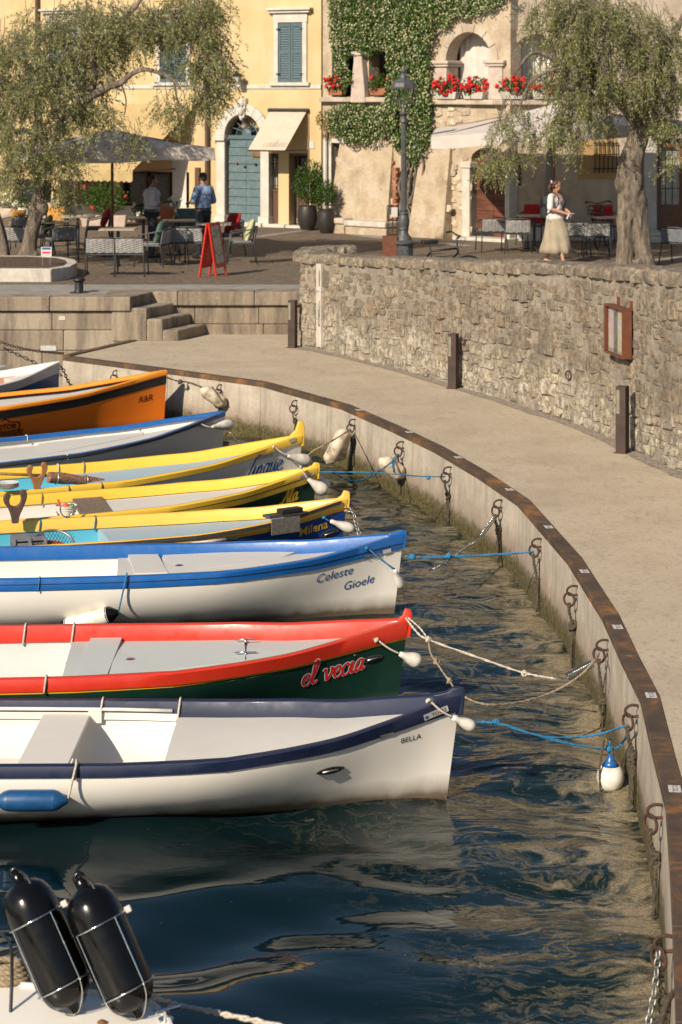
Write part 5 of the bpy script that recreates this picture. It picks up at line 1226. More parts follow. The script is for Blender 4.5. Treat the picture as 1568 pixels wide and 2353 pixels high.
# brick quoin beside the climber
bx, _ = SF.hit(911, 450); rs_ = 0
for z in np.arange(ZP + .1, SF.hit(911, 385)[1], .078):
    rs_ += 1; b = MB(); w_ = .17 if rs_ % 2 else .12; SF.box(b, bx, bx + w_, z, z + .062, -.01, .16); local(b, sho).build('brick', 'brick', sh_, bevel=.004)
b0, zb = SF.hit(838, 371, .05); b1, _ = SF.hit(904, 376, .05)
for x in np.arange(b0, b1, .16): b = MB(); SF.box(b, x, x + .15, zb - .03, zb + .03, .0, .075); local(b, sho).build('brick', 'brick', sh_, bevel=.004)
# red plank door with stone jambs
a0, a1, z0, z1 = red; a1 = min(a1, SF.len - .12); z0 = ZP
rd = bpy.data.objects.new('door', None); COL.objects.link(rd); rd.parent = sh_
zt_ = SF.hit(1130, 352)[1]; n = 9
for k in range(n):
    h = (zt_ - z0) / n
    for s2 in (0, 1):
        b = MB(); am = (a0 + a1) / 2; xa, xb = (a0 + .02, am - .003) if s2 == 0 else (am + .003, a1 - .02); SF.box(b, xa, xb, z0 + k * h + .003, z0 + (k + 1) * h - .003, -.24, -.19 + random.uniform(-.006, .006)); local(b, sho).build('plank', 'red_wood', rd, bevel=.004)
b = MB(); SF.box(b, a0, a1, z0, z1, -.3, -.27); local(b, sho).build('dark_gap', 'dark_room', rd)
for xa, xb in ((a0 - .22, a0), (a1, a1 + .14)):
    b = MB(); SF.box(b, xa, xb, z0, z1 - .5, -.25, .07); local(b, sho).build('jamb_stone', 'trim_white', rd, bevel=.015)
    b = MB(); SF.box(b, xa - .04, xb + .04, z1 - .498, z1 - .36, -.25, .10); local(b, sho).build('impost', 'trim_white', rd, bevel=.02)
b = MB(); SF.box(b, a0 - .3, a1 + .2, ZP - .02, ZP + .07, -.25, .35); local(b, sho).build('door_step', 'trim_white', rd, bevel=.015)
# narrow dark window by the white pipe
a0, a1, z0, z1 = nar; b = MB(); SF.box(b, a0, a1, z0, z1, -.38, -.36); local(b, sho).build('dark_bay', 'dark_room', sh_)
b = MB(); SF.box(b, a0 - .08, a0, z0 - .1, z1 + .1, -.1, .03); SF.box(b, a0, a1, z1, z1 + .1, -.1, .03); local(b, sho).build('window_frame', 'trim_white', sh_)
pipe(748, 300, 540, .05, 'trim_white', .10, fac=SF, par=sh_, off=sho)
# right wing: grille window, column, glazed door
a0, a1, z0, z1 = wnd; wn = bpy.data.objects.new('window', None); COL.objects.link(wn); wn.parent = sh_
b = MB(); TF.box(b, a0, a1, z0, z1, -.3, -.28); local(b, sho).build('pane', 'dark_glass', wn); b = MB(); TF.box(b, a0, a1, z0, z0 + (z1 - z0) * .45, -.2, -.15); local(b, sho).build('sill_panel', 'white_stone', wn)
for k in range(6): x = lerp(a0 - .04, a1 + .04, k / 5); local(MB().tube([TF.P(x, z0 - .12, .06), TF.P(x, z0 + .1, .10), TF.P(x, z1 + .02, .06)], .013, 5), sho).build('grille_bar', 'black_iron', wn)
for zz in (z0 - .02, (z0 + z1) / 2, z1 - .04): local(MB().tube([TF.P(a0 - .08, zz, .07), TF.P(a1 + .08, zz, .07)], .012, 5), sho).build('grille_bar', 'black_iron', wn)
x0, z1 = TF.hit(1330, 345, .01); x1, z0 = TF.hit(1418, 400, .01); b = MB(); TF.box(b, x0, x1, TF.hit(1330, 412)[1], TF.hit(1330, 318)[1], .002, .012); local(b, sho).build('ochre_patch', 'ochre_plaster', sh_)
x0, _ = TF.hit(1478, 400); x1, _ = TF.hit(1506, 400); b = MB(); TF.box(b, x0, x1, ZP + .25, TF.hit(1480, 300)[1], -.1, .16); local(b, sho).build('column', 'trim_white', sh_, bevel=.02)
b = MB(); TF.box(b, x0 - .03, x1 + .03, ZP, ZP + .25, -.1, .20); local(b, sho).build('column_base', 'trim_white', sh_, bevel=.02)
a0, a1, z0, z1 = gdoor; z0 = ZP + .1; gd = bpy.data.objects.new('door', None); COL.objects.link(gd); gd.parent = sh_
b = MB(); TF.box(b, a0 + .14, a1 - .02, z0 + .7, z1 - .22, -.2, -.18); local(b, sho).build('pane', 'pale_glass', gd)
b = MB(); TF.box(b, a0, a0 + .16, z0, z1, -.22, -.1); TF.box(b, a0 + .16, a1, z0, z0 + .72, -.22, -.12); TF.box(b, a0 + .16, a1, z1 - .22, z1 - .12, -.22, -.1); TF.box(b, a0 + .62, a0 + .76, z0 + .72, z1 - .22, -.22, -.1); local(b, sho).build('frame', 'door_wood', gd, bevel=.01)
for x in (a0 + .28, a0 + .44): local(MB().tube([TF.P(x, z0 + .72, -.17), TF.P(x, z1 - .22, -.17)], .008, 4), sho).build('glazing_bar', 'black_iron', gd)
for z in (z0 + 1.1, z0 + 1.6, z0 + 2.0): local(MB().tube([TF.P(a0 + .16, z, -.17), TF.P(a0 + .62, z, -.17)], .008, 4), sho).build('glazing_bar', 'black_iron', gd)
b = MB(); TF.box(b, a0 - .9, a1 + 1, ZP - .02, ZP + .10, -.2, .9); TF.box(b, a0 - .5, a1 + 1, ZP + .1, ZP + .2, -.2, .45); local(b, sho).build('door_step', 'trim_white', gd, bevel=.02)
b = MB(); TF.box(b, .1, TF.hit(1410, 540)[0], ZP, ZP + .34, .003, .12); local(b, sho).build('stone_plinth', 'trim_white', sh_, bevel=.015)
x0, z1 = SF.hit(1208, 378, .02) if False else TF.hit(1208, 378, .02); b = MB(); TF.box(b, .15, .2, TF.hit(1208, 428)[1], z1, .002, .04); local(b, sho).build('iron_slot', 'black_iron', sh_)
# low stone bench against the wall
lb = thing('stone_bench', 'low rough stone bench along the foot of the stone house', 'bench', SF.P(SF.hit(820, 545)[0], ZP, .55)); lo = Vector(lb.location)
for (u0, u1, h, mt) in ((757, 796, .34, 'wall_stone'), (798, 892, .30, 'rubble_plaster')):
    x0, _ = SF.hit(u0, 540, .5); x1, _ = SF.hit(u1, 540, .5); b = MB(); SF.box(b, x0, x1, ZP - .02, ZP + h - .1, .02, .58); local(b, lo).build('base', 'rubble_plaster', lb, bevel=.03)
    m_ = 2 if u0 == 798 else 1
    for k in range(m_): xa, xb = lerp(x0, x1, k / m_), lerp(x0, x1, (k + 1) / m_); b = MB(); SF.box(b, xa - .02, xb + .01, ZP + h - .098, ZP + h + .04, .02, .63); local(b, lo).build('seat_slab', 'white_stone' if m_ == 2 else 'cream_plaster', lb, bevel=.03)

# stones showing through the render of the stone house
pm('house_stone', (.44, .36, .26), (.30, .235, .165), 9, .92, bump=.8, bscale=20, bdist=.02, space='World', c3=(.56, .49, .38), island=.28)
random.seed(21)
for (u0, u1, v0, v1, n) in ((772, 905, 345, 520, 62), (962, 1050, 305, 530, 70), (992, 1080, 240, 300, 22), (1062, 1080, 345, 540, 14)):
    for _ in range(n):
        u, v = random.uniform(u0, u1), random.uniform(v0, v1); a, z = SF.hit(u, v); k = max(0, (ZP + (1.9 if u > 950 else 1.5) - z)); d = .004 + (.20 * k / 1.2 if (u > 958 and u < 1040) else (.12 * k if u < 905 else 0)) * .9
        w_ = random.uniform(.10, .34); vs_, fs_ = stone(SF.P(a, z, d), SF.n, SF.d, w_, w_ * random.uniform(.45, .8), random.uniform(.012, .035)); local(MB().add(vs_, fs_), sho).build('stone', 'house_stone', sh_)
# ================================================================ plants
def leaf_mat(name, top, under, trans=.3, rough=.5, var=.35):
    m, t, b = nodes(name); N = NT(t); g = N.n('ShaderNodeNewGeometry')
    r = g.outputs['Random Per Island']; v = N.ramp(r, [(0, 1 - var), (.6, 1.0), (1, 1 + var)])
    c = N.mix(g.outputs['Backfacing'], top, under); c = N.mix(1.0, c, v, 'MULTIPLY')
    c = N.mix(N.ramp(N.noise(N.pos(), 1.4, 3), [(.35, 0.0), (.65, .35)]), c, tuple(min(1, x * y) for x, y in zip(top, (1.5, 1.35, .9))))
    N.l(c, b.inputs['Base Color']); b.inputs['Roughness'].default_value = rough; b.inputs['Specular IOR Level'].default_value = .35
    tr = N.n('ShaderNodeBsdfTranslucent'); N.l(c, tr.inputs[0]); mx = N.n('ShaderNodeMixShader'); mx.inputs[0].default_value = trans
    N.l(b.outputs[0], mx.inputs[1]); N.l(tr.outputs[0], mx.inputs[2]); N.l(mx.outputs[0], t.nodes['Material Output'].inputs[0])
leaf_mat('olive_leaf', (.185, .20, .072), (.38, .375, .255), .28, .5, .4)
leaf_mat('jasmine_leaf', (.058, .108, .02), (.095, .14, .045), .25, .42, .4)
leaf_mat('shrub_leaf', (.055, .105, .016), (.09, .14, .035), .25, .35, .4)
leaf_mat('box_leaf', (.035, .075, .010), (.06, .10, .025), .2, .35, .4)
leaf_mat('autumn_leaf', (.20, .13, .02), (.22, .17, .05), .3, .5, .5)
leaf_mat('jasmine_flower', (.44, .43, .28), (.36, .36, .24), .2, .6, .12)
leaf_mat('white_petal', (.72, .70, .64), (.6, .6, .55), .2, .6, .12)
pm('geranium_red', (.62, .022, .018), (.45, .012, .012), 20, .55, trans=.15)
m, t, b = nodes('bark'); N = NT(t); P = N.pos()
c = N.ramp(N.noise(N.map(P, (9, 9, 2.2)), 1.6, 8, .7), [(.3, (.055, .042, .030)), (.48, (.17, .135, .10)), (.62, (.28, .235, .18)), (.8, (.36, .31, .25))])
c = N.mix(N.ramp(N.noise(P, 2.2, 5, .7), [(.55, 0.0), (.7, .7)]), c, (.05, .042, .033)); N.l(c, b.inputs['Base Color']); b.inputs['Roughness'].default_value = .95
N.bump(N.noise(N.map(P, (9, 9, 2.0)), 2.4, 8, .75), 1, .06, b)
def leaves(name, C, Dr, Nn, L, W, mat, parent, off, kind=None):
    """one mesh of leaf-sized rhombs: centres, directions, normals"""
    Dr = Dr / np.linalg.norm(Dr, axis=1, keepdims=True); S = np.cross(Dr, Nn); S /= np.maximum(np.linalg.norm(S, axis=1, keepdims=True), 1e-6); Nn = np.cross(S, Dr)
    L = np.asarray(L).reshape(-1, 1) * np.ones((len(C), 1)); W = np.asarray(W).reshape(-1, 1) * np.ones((len(C), 1))
    V = np.stack([C, C + Dr * L * .5 + S * W * .5 + Nn * W * .12, C + Dr * L, C + Dr * L * .5 - S * W * .5 + Nn * W * .12], 1).reshape(-1, 3) - np.array(off)
    me = bpy.data.meshes.new(name); n = len(C); me.vertices.add(n * 4); me.vertices.foreach_set('co', V.astype(np.float32).ravel())
    me.loops.add(n * 4); me.loops.foreach_set('vertex_index', np.arange(n * 4, dtype=np.int32)); me.polygons.add(n)
    me.polygons.foreach_set('loop_start', np.arange(0, n * 4, 4, dtype=np.int32)); me.polygons.foreach_set('loop_total', np.full(n, 4, dtype=np.int32))
    me.materials.append(MAT[mat]); me.update(calc_edges=True); me.validate()
    o = bpy.data.objects.new(name, me); COL.objects.link(o); o.parent = parent
    if kind: o['kind'] = kind
    return o
def unit(n, r): v = r.normal(size=(n, 3)); return v / np.linalg.norm(v, axis=1, keepdims=True)
def crown(name, blobs, n_twig, parent, off, Y0, depth, seed, mat='olive_leaf', L=(.06, .10), W=.022, droop=.7, per=18, tw=(.22, .5)):
    r = np.random.default_rng(seed); Wt = np.array([b[4] * b[2] * b[3] for b in blobs]); Wt = Wt / Wt.sum(); pick = r.choice(len(blobs), n_twig, p=Wt)
    C = []; T = []
    for k in pick:
        u, v, ru, rv, _ = blobs[k][:5]; q = unit(1, r)[0] * r.uniform(0, 1) ** .45
        Y = Y0 + q[1] * depth + (blobs[k][5] if len(blobs[k]) > 5 else 0); p = D(u + q[0] * ru, v + q[2] * rv, Y); C.append(p[:]); T.append((q[0] * .8 + r.normal() * .5, q[1] * .8 + r.normal() * .5, -droop + r.normal() * .35))
    C = np.array(C); T = np.array(T); T /= np.linalg.norm(T, axis=1, keepdims=True); tl = r.uniform(*tw, n_twig)
    # clump the twigs: pull towards cluster centres
    cc = C[r.choice(n_twig, max(20, n_twig // 16))]
    for i in range(0, n_twig, 400):
        d = np.linalg.norm(C[i:i + 400, None] - cc[None], axis=2); j = d.argmin(1); C[i:i + 400] += (cc[j] - C[i:i + 400]) * r.uniform(.15, .8, (len(j), 1))
    s = np.tile(np.linspace(0.05, 1, per), n_twig); Ti = np.repeat(T, per, 0); Ci = np.repeat(C, per, 0); tli = np.repeat(tl, per); n = len(s)
    bend = np.stack([np.zeros(n), np.zeros(n), -.35 * s ** 2 * tli], 1); base = Ci + Ti * (s * tli)[:, None] + bend
    perp = np.cross(Ti, unit(n, r)); perp /= np.maximum(np.linalg.norm(perp, axis=1, keepdims=True), 1e-6)
    d = Ti * r.uniform(.5, 1.0, (n, 1)) + perp * r.uniform(.6, 1.0, (n, 1)); nn = unit(n, r) + np.array([-.2, -.3, .7])
    return leaves(name, base, d, nn, r.uniform(L[0], L[1], n), W * r.uniform(.8, 1.2, n), mat, parent, off), C, T, tl
def bark_tube(mb, pts, rad, n=18, rough=.16, sm=6, seed=0):
    P = catmull([(*p, r) if False else p for p in pts], sm); m = len(P); rr = np.interp(np.linspace(0, 1, m), np.linspace(0, 1, len(rad)), rad)
    rs = []; t0 = (P[1] - P[0]).normalized(); nx = t0.cross(Vector((0, 1, 0))).normalized()
    for i, p in enumerate(P):
        t = (P[min(i + 1, m - 1)] - P[max(i - 1, 0)]).normalized(); nx = (nx - t * nx.dot(t)).normalized(); ny = t.cross(nx); ring = []
        for k in range(n):
            a = 2 * PI * k / n; dv = nx * math.cos(a) + ny * math.sin(a)
            q = 1 + rough * mnoise.noise(Vector((math.cos(a) * 2.2, math.sin(a) * 2.2, p.z * 1.6 + seed))) + rough * .8 * mnoise.noise(Vector((math.cos(a) * 5, math.sin(a) * 5, p.z * 3 + seed)))
            ring.append(p + dv * rr[i] * q)
        rs.append(ring)
    mb.rings(rs); return mb
def off_local(mb, off): mb.v = [tuple(Vector(q) - off) for q in mb.v]; return mb
def twigs(par, off, C, T, tl, step, r=.004):
    b = MB()
    for k in range(0, len(C), step):
        c = Vector(C[k]); t = Vector(T[k]); L = float(tl[k]); b.tube([c - t * .25 + Vector((0, 0, .12)), c + t * L * .4 - Vector((0, 0, .06 * L)), c + t * L - Vector((0, 0, .35 * L))], [r * 1.5, r, r * .5], 4, cap=False)
    o = off_local(b, off).build('twigs', 'bark', par); o['kind'] = 'stuff'
# ---- left olive
YB = (HC - ZP) * F / (612 - VH); tl_ = thing('olive_tree', 'leaning olive tree in the round stone planter by the café', 'tree', G(62, 612, ZP + .1), 0); lo = Vector(tl_.location)
pt = lambda u, v, dy=0: D(u, v, YB + dy)
mb = MB(); bark_tube(mb, [pt(62, 616), pt(64, 590), pt(70, 555), pt(80, 505), pt(88, 455), pt(95, 405), pt(103, 365), pt(122, 325), pt(150, 290, -.1)], [.25, .18, .155, .14, .13, .115, .11, .10, .095], 22, .22); bark_tube(mb, [pt(50, 615, -.1), pt(56, 585, -.05), pt(66, 550)], [.13, .12, .06], 12, .2, seed=3); bark_tube(mb, [pt(80, 615, -.1), pt(76, 585, -.05), pt(72, 550)], [.12, .10, .06], 12, .2, seed=5); mb.ell(pt(101, 478, -.06), (.10, .10, .16)); solid('trunk', off_local(mb, lo), ['bark'], tl_, .022, 2)
for pts, rad in (([pt(140, 300, -.1), pt(175, 255, -.2), pt(205, 225, -.3), pt(250, 200, -.4), pt(280, 190, -.4), (pt(300, 172, -.4)), pt(330, 160, -.5), pt(362, 166, -.6), pt(400, 185, -.7), pt(415, 205, -.8)], [.11, .10, .085, .07, .055, .05, .045, .04, .03, .02]),
                 ([pt(205, 225, -.3), pt(218, 180, -.1), pt(215, 120, 0), pt(240, 70, .1), pt(300, 30, .2), pt(330, -10, .3)], [.07, .065, .06, .05, .04, .03]), ([pt(110, 350), pt(90, 290, .3), pt(85, 220, .5), pt(60, 150, .6), pt(40, 80, .8)], [.08, .07, .06, .05, .03]),
                 ([pt(240, 70, .1), pt(330, 60, .3), pt(400, 40, .3), pt(470, 60, .2), pt(490, 120, 0)], [.045, .045, .04, .03, .02]), ([pt(120, 330), pt(60, 300, -.3), pt(10, 310, -.6)], [.06, .05, .03]), ([pt(400, 185, -.7), pt(408, 230, -.7), pt(425, 260, -.7)], [.03, .02, .012]), ([pt(280, 195, -.4), pt(290, 230, -.4), pt(286, 265, -.4)], [.02, .017, .01])):
    off_local(bark_tube(MB(), pts, rad, 10, .18, seed=random.random() * 9), lo).build('branch', 'bark', tl_, smooth=60.0)
BL = [(90, 190, 150, 120, 1.0, 0), (55, 330, 105, 70, .8, -.3), (250, 50, 130, 70, .95, .2), (390, 50, 120, 60, .95, .1), (470, 120, 75, 120, .85, 0), (500, 200, 40, 80, .5, 0), (215, 290, 100, 50, .5, -.2), (400, 235, 90, 40, .45, -.3), (190, 130, 110, 80, .8, .3), (30, 90, 60, 50, .35, .2), (300, 325, 70, 30, .22, -.3), (460, 0, 90, 50, .9, 0), (130, 60, 110, 60, .7, .2), (150, 430, 48, 42, .75, .3), (20, 415, 30, 55, .5, -.4), (120, 375, 90, 35, .8, -.3), (330, 110, 60, 50, .55, 0), (440, 290, 50, 35, .15, -.3), (545, 70, 25, 45, .22, 0), (205, 240, 70, 40, .8, 0)]
_, C, T, tl = crown('crown', BL, 3900, tl_, lo, YB, 1.15, 11); twigs(tl_, lo, C, T, tl, 4)
# second trunk at the picture's left edge
t2 = thing('olive_tree', 'second olive tree cut by the left edge, slim grey trunk in the same planter', 'tree', G(8, 608, ZP + .1)); lo = Vector(t2.location)
mb = MB(); bark_tube(mb, [pt(8, 612, .2), pt(10, 580, .2), pt(4, 540, .2), pt(-8, 500, .2), pt(-20, 440, .3), pt(-30, 340, .4), pt(-60, 250, .5)], [.17, .11, .09, .09, .08, .07, .05], 16, .2, seed=8); off_local(mb, lo).build('trunk', 'bark', t2, smooth=60.0)
crown('crown', [(-60, 250, 90, 120, 1, 0), (-40, 120, 70, 80, 1, .2), (-120, 330, 60, 60, 1, 0)], 700, t2, lo, YB + .5, 1.0, 12)
# ---- right olive
YB2 = (HC - ZP) * F / (614 - VH); tr_ = thing('olive_tree', 'old split-trunked olive tree drooping over the wall on the right', 'tree', G(1460, 614, ZP)); lo = Vector(tr_.location); pt = lambda u, v, dy=0: D(u, v, YB2 + dy)
mb = MB(); bark_tube(mb, [pt(1436, 622), pt(1437, 590), pt(1435, 550), pt(1436, 510), pt(1440, 470), pt(1446, 430)], [.22, .18, .165, .165, .17, .19], 20, .3, seed=1); bark_tube(mb, [pt(1484, 622), pt(1480, 590), pt(1474, 550), pt(1470, 510), pt(1464, 470), pt(1458, 430)], [.24, .18, .16, .155, .18, .20], 20, .3, seed=2)
bark_tube(mb, [pt(1453, 500), pt(1450, 450), pt(1447, 415), pt(1450, 385), pt(1458, 345), pt(1470, 305), pt(1482, 265), pt(1495, 220), pt(1505, 160)], [.12, .24, .27, .25, .225, .20, .185, .16, .13], 24, .3, seed=4); mb.ell(pt(1472, 603, -.15), (.13, .12, .09)); mb.ell(pt(1426, 420, -.1), (.12, .14, .2)); solid('trunk', off_local(mb, lo), ['bark'], tr_, .024, 2)
for pts, rad in (([pt(1470, 300), pt(1420, 230, -.2), pt(1360, 190, -.4), pt(1300, 150, -.6), pt(1230, 120, -.7), pt(1190, 160, -.9)], [.10, .09, .075, .06, .04, .02]), ([pt(1500, 190), pt(1470, 100, .1), pt(1400, 40, .2), pt(1330, -20, .2)], [.11, .09, .07, .05]), ([pt(1500, 180), pt(1540, 100, .2), pt(1580, 20, .3)], [.10, .08, .05]), ([pt(1300, 150, -.6), pt(1230, 180, -.8), pt(1200, 230, -1.0), pt(1190, 280, -1.1)], [.04, .03, .022, .012])):
    off_local(bark_tube(MB(), pts, rad, 10, .18, seed=random.random() * 9), lo).build('branch', 'bark', tr_, smooth=60.0)
BR = [(1390, 60, 170, 90, 1.0, 0), (1510, 160, 80, 130, 1.0, -.2), (1335, 160, 80, 100, .85, -.2), (1400, 190, 100, 60, .9, -.3), (1235, 30, 55, 50, .3, 0), (1268, 150, 50, 80, .22, -.3), (1195, 255, 60, 45, .3, .6), (1160, 285, 55, 40, .4, .7), (1290, 290, 60, 50, .6, .2), (1390, 290, 40, 40, .3, -.5), (1330, 365, 26, 40, .18, -.5), (1128, 372, 24, 40, 1.0, .7), (1165, 358, 28, 38, .8, .7), (1215, 330, 30, 40, .4, .5), (1540, 290, 45, 70, .5, -.3), (1545, 380, 25, 40, .2, -.3), (1330, 10, 100, 50, .9, .2), (1350, 250, 60, 50, .5, -.2)]
_, C, T, tl = crown('crown', BR, 2750, tr_, lo, YB2, 1.1, 21, droop=.95, tw=(.25, .5), per=19)
twigs(tr_, lo, C, T, tl, 3)

# ---- jasmine on the stone house
def in_poly(x, y, poly):
    c = False; j = len(poly) - 1
    for i in range(len(poly)):
        if (poly[i][1] > y) != (poly[j][1] > y) and x < (poly[j][0] - poly[i][0]) * (y - poly[i][1]) / (poly[j][1] - poly[i][1]) + poly[i][0]: c = not c
        j = i
    return c
def climb(name, label, polys, dens, flower, seed, L=.075, mat='jasmine_leaf', stems=None):
    r = np.random.default_rng(seed); C = []; Nn = []
    for poly, dn, th in polys:
        xs = [p[0] for p in poly]; ys = [p[1] for p in poly]; n = int((max(xs) - min(xs)) * (max(ys) - min(ys)) * dens * dn)
        for _ in range(n):
            u, v = r.uniform(min(xs) - 6, max(xs) + 6), r.uniform(min(ys) - 6, max(ys) + 6); uu, vv = u + 7 * mnoise.noise(Vector((u * .06, v * .06, 1))), v + 7 * mnoise.noise(Vector((u * .06, v * .06, 9)))
            if not in_poly(uu, vv, poly): continue
            bump_ = .5 + .5 * mnoise.noise(Vector((u * .045, v * .045, 4))); o = .04 + th * (.35 + .9 * bump_) * r.uniform(.2, 1)
            a, z = SF.hit(u, v, o); C.append(SF.P(a, z, o)[:]); Nn.append(0)
    C = np.array(C); n = len(C); t = thing(name, label, 'climber', SF.P(SF.hit(940, 560)[0], ZP, .2)); lo = Vector(t.location)
    fn = np.array(SF.n[:]); nn = unit(n, r) * .75 + fn + np.array([0, 0, .25]); d = unit(n, r) + np.array([0, 0, -.5])
    k = r.random(n) >= flower
    leaves('foliage', C[k], d[k], nn[k], r.uniform(L * .7, L * 1.25, k.sum()), L * .55, mat, t, lo)
    k = ~k
    if k.sum(): # small starry blossoms, two crossed rhombs each
        c2 = C[k] + fn * .045; nf = unit(k.sum(), r) * .5 + fn + np.array([0, 0, .3]); d1 = np.cross(nf, unit(k.sum(), r)); s_ = r.uniform(.035, .06, k.sum())
        d1 /= np.linalg.norm(d1, axis=1, keepdims=True); d2 = np.cross(nf, d1); d2 /= np.linalg.norm(d2, axis=1, keepdims=True)
        leaves('blossom', np.vstack([c2 - d1 * s_[:, None] / 2, c2 - d2 * s_[:, None] / 2]), np.vstack([d1, d2]), np.vstack([nf, nf]), np.concatenate([s_, s_]), np.concatenate([s_, s_]) * .6, 'jasmine_flower', t, lo)
    return t, lo
R1 = [(752, -30), (990, -30), (1000, 60), (985, 130), (992, 260), (985, 335), (960, 378), (925, 360), (903, 330), (897, 255), (880, 226), (893, 185), (888, 112), (845, 128), (815, 112), (800, 140), (806, 190), (785, 212), (775, 180), (760, 100)]
R2 = [(752, 248), (800, 238), (862, 244), (908, 226), (915, 320), (880, 312), (835, 327), (790, 325), (757, 300)]
R3 = [(985, -30), (1180, -30), (1150, 15), (1090, 40), (1050, 40), (1010, 72)]
jt, lo = climb('climbing_jasmine', 'white-flowering jasmine climbing the left half of the stone house', [(R1, 1.0, .34), (R2, 1.0, .42), (R3, .75, .22)], .34, .16, 5)
for k in range(9):
    u0 = 925 + k * 4.5; pts = [(u0 + random.uniform(-4, 8) + 10 * math.sin(k * 1.7 + j * 1.1), 540 - j * 27) for j in range(8)]
    P = []
    for j, (u, v) in enumerate(pts): o = .16 + .07 * math.sin(k + j * .9); a, z = SF.hit(u, max(v, 330), o); P.append(SF.P(a, max(z, ZP - .05), o))
    bark_m = MB(); bark_tube(bark_m, P, [.035, .03, .028, .022], 7, .2, 4, seed=k); off_local(bark_m, lo).build('stem', 'bark', jt, smooth=60.0)
vt, lo = climb('creeper', 'small yellow-green creeper hanging by the white drainpipe', [([(728, 262), (745, 252), (758, 268), (760, 300), (750, 322), (738, 300), (726, 280)], 1.0, .25)], .22, 0, 6, .07, 'autumn_leaf')

# ---- flower boxes and pots
def shrub(par, off, c, rad, n, L, mat, seed, fl=None, nf=0, fmat=None, squash=1.0, name='foliage'):
    r = np.random.default_rng(seed); q = unit(n, r) * (r.uniform(0, 1, (n, 1)) ** .35); lump = np.array([1 + .22 * mnoise.noise(Vector(v * 2.6) + Vector((seed, 0, 0))) for v in q]); C = np.array(c) + q * lump[:, None] * np.array(rad)
    leaves(name, C, unit(n, r) + q * .6, unit(n, r) * .8 + q + np.array([0, 0, .4]), r.uniform(L * .7, L * 1.2, n), L * .55, mat, par, off)
    if nf:
        for k in range(nf):
            v = unit(1, r)[0]; v[1] = -abs(v[1]) if fl != 'all' else v[1]; v[2] = v[2] * .9 + .1; p = Vector(np.array(c) + v * np.array(rad) * r.uniform(.92, 1.22)); b = MB(); s_ = r.uniform(.048, .078)
            for j in range(6): b.ell(p - Vector(off) + Vector(unit(1, r)[0]) * s_ * .55, (s_ * .5,) * 3, 6, 4)
            b.build('flower', fmat, par, smooth=2)
def flowerbox(u, v, w, label, fac=SF, out=.12, box='terracotta', hgt=.17, fl=15, seed=0, rad=None, fm='geranium_red', leafmat='shrub_leaf'):
    a, z = fac.hit(u, v, out); p = fac.P(a, z, out); t = thing('flower_box', label, 'flower box', p, 0, 'flower boxes of red geraniums'); lo = Vector(p)
    b = MB(); ring = []
    for zz, k in ((0, .86), (hgt * .85, 1), (hgt, 1.05)): ring.append([fac.P(a + x * w / 2 * k, z + zz, out + y * k) for x, y in ((-1, -.1), (1, -.1), (1, .1), (-1, .1))])
    off_local(b.rings(ring), lo).build('box', box, t, bevel=.012)
    shrub(t, lo, (p.x, p.y, p.z + hgt + .14), rad or (w * .56, .22, .21), 420, .075, leafmat, seed + 31, None, fl, fm)
flowerbox(775, 219, .50, 'red geraniums in a terracotta box beside the yellow house corner', seed=1, fl=14)
flowerbox(872, 219, .52, 'terracotta box of mostly green geraniums between the jasmine columns', seed=2, fl=3)
flowerbox(1030, 228, .62, 'red geraniums in the left box under the first loggia arch', box='white_stone', seed=3, fl=30)
flowerbox(1092, 228, .62, 'red geraniums in the right box under the first loggia arch', box='white_stone', seed=4, fl=27)
flowerbox(1180, 228, .60, 'red geraniums in the left box under the second loggia arch', fac=TF, box='white_stone', seed=5, fl=24)
flowerbox(1252, 228, .60, 'red geraniums half hidden by olive twigs under the second arch', fac=TF, box='white_stone', seed=6, fl=20)
pm('pot_dark', (.028, .024, .021), (.016, .014, .013), 9, .5, bump=.3, stretch=(1, 1, 3)); pm('pot_pink', (.52, .42, .34), (.42, .33, .26), 5, .8)
def pot_shrub(u, v, r, h, label, pot, sc, srad, n, leafmat, seed, L=.06, nf=0, fm=None, square=None):
    p = G(u, v, ZP); t = thing('potted_plant', label, 'potted plant', p)
    if square: MB().box((0, 0, h / 2), (square[0], square[1], h), None, 0, 1.06).build('trough', pot, t, bevel=.02)
    else: MB().lathe([(r * .62, 0), (r * .86, h * .2), (r, h * .5), (r * .97, h * .8), (r * .86, h * .97), (r * .9, h), (r * .8, h), (r * .78, h * .9), (.001, h * .9)], 20).build('pot', pot, t, smooth=40.0)
    shrub(t, (0, 0, 0), sc, srad, n, L, leafmat, seed, 'all', nf, fm)
    if srad[2] > .3: MB().tube([(0, 0, h * .85), (.03, 0, (h + sc[2]) / 2), (0, 0, sc[2])], .03, 6).build('stem', 'bark', t)
pot_shrub(707, 529, .25, .62, 'round clipped shrub in tall dark pot beside the shop door', 'pot_dark', (.15, 0, 1.16), (.52, .42, .54), 4200, 'box_leaf', 41)
pot_shrub(750, 536, .22, .60, 'smaller shrub in dark pot next to the stone bench', 'pot_dark', (.02, .1, .98), (.26, .26, .32), 1300, 'box_leaf', 42)
pot_shrub(240, 521, 0, .30, 'tall yellow-green bush in the long pale café trough', 'pot_pink', (0, 0, .72), (.62, .3, .42), 3000, 'shrub_leaf', 43, nf=3, fm='geranium_red', square=(1.1, .42))
pot_shrub(408, 512, .2, .34, 'white flowers in pale pot beside the blue-shirted man', 'pot_pink', (0, 0, .47), (.33, .26, .2), 500, 'shrub_leaf', 44, nf=26, fm='white_petal')
pot_shrub(322, 512, .16, .26, 'white flowers in dark pot behind the white-shirted man', 'pot_dark', (0, 0, .36), (.22, .2, .16), 350, 'box_leaf', 45, nf=14, fm='white_petal')
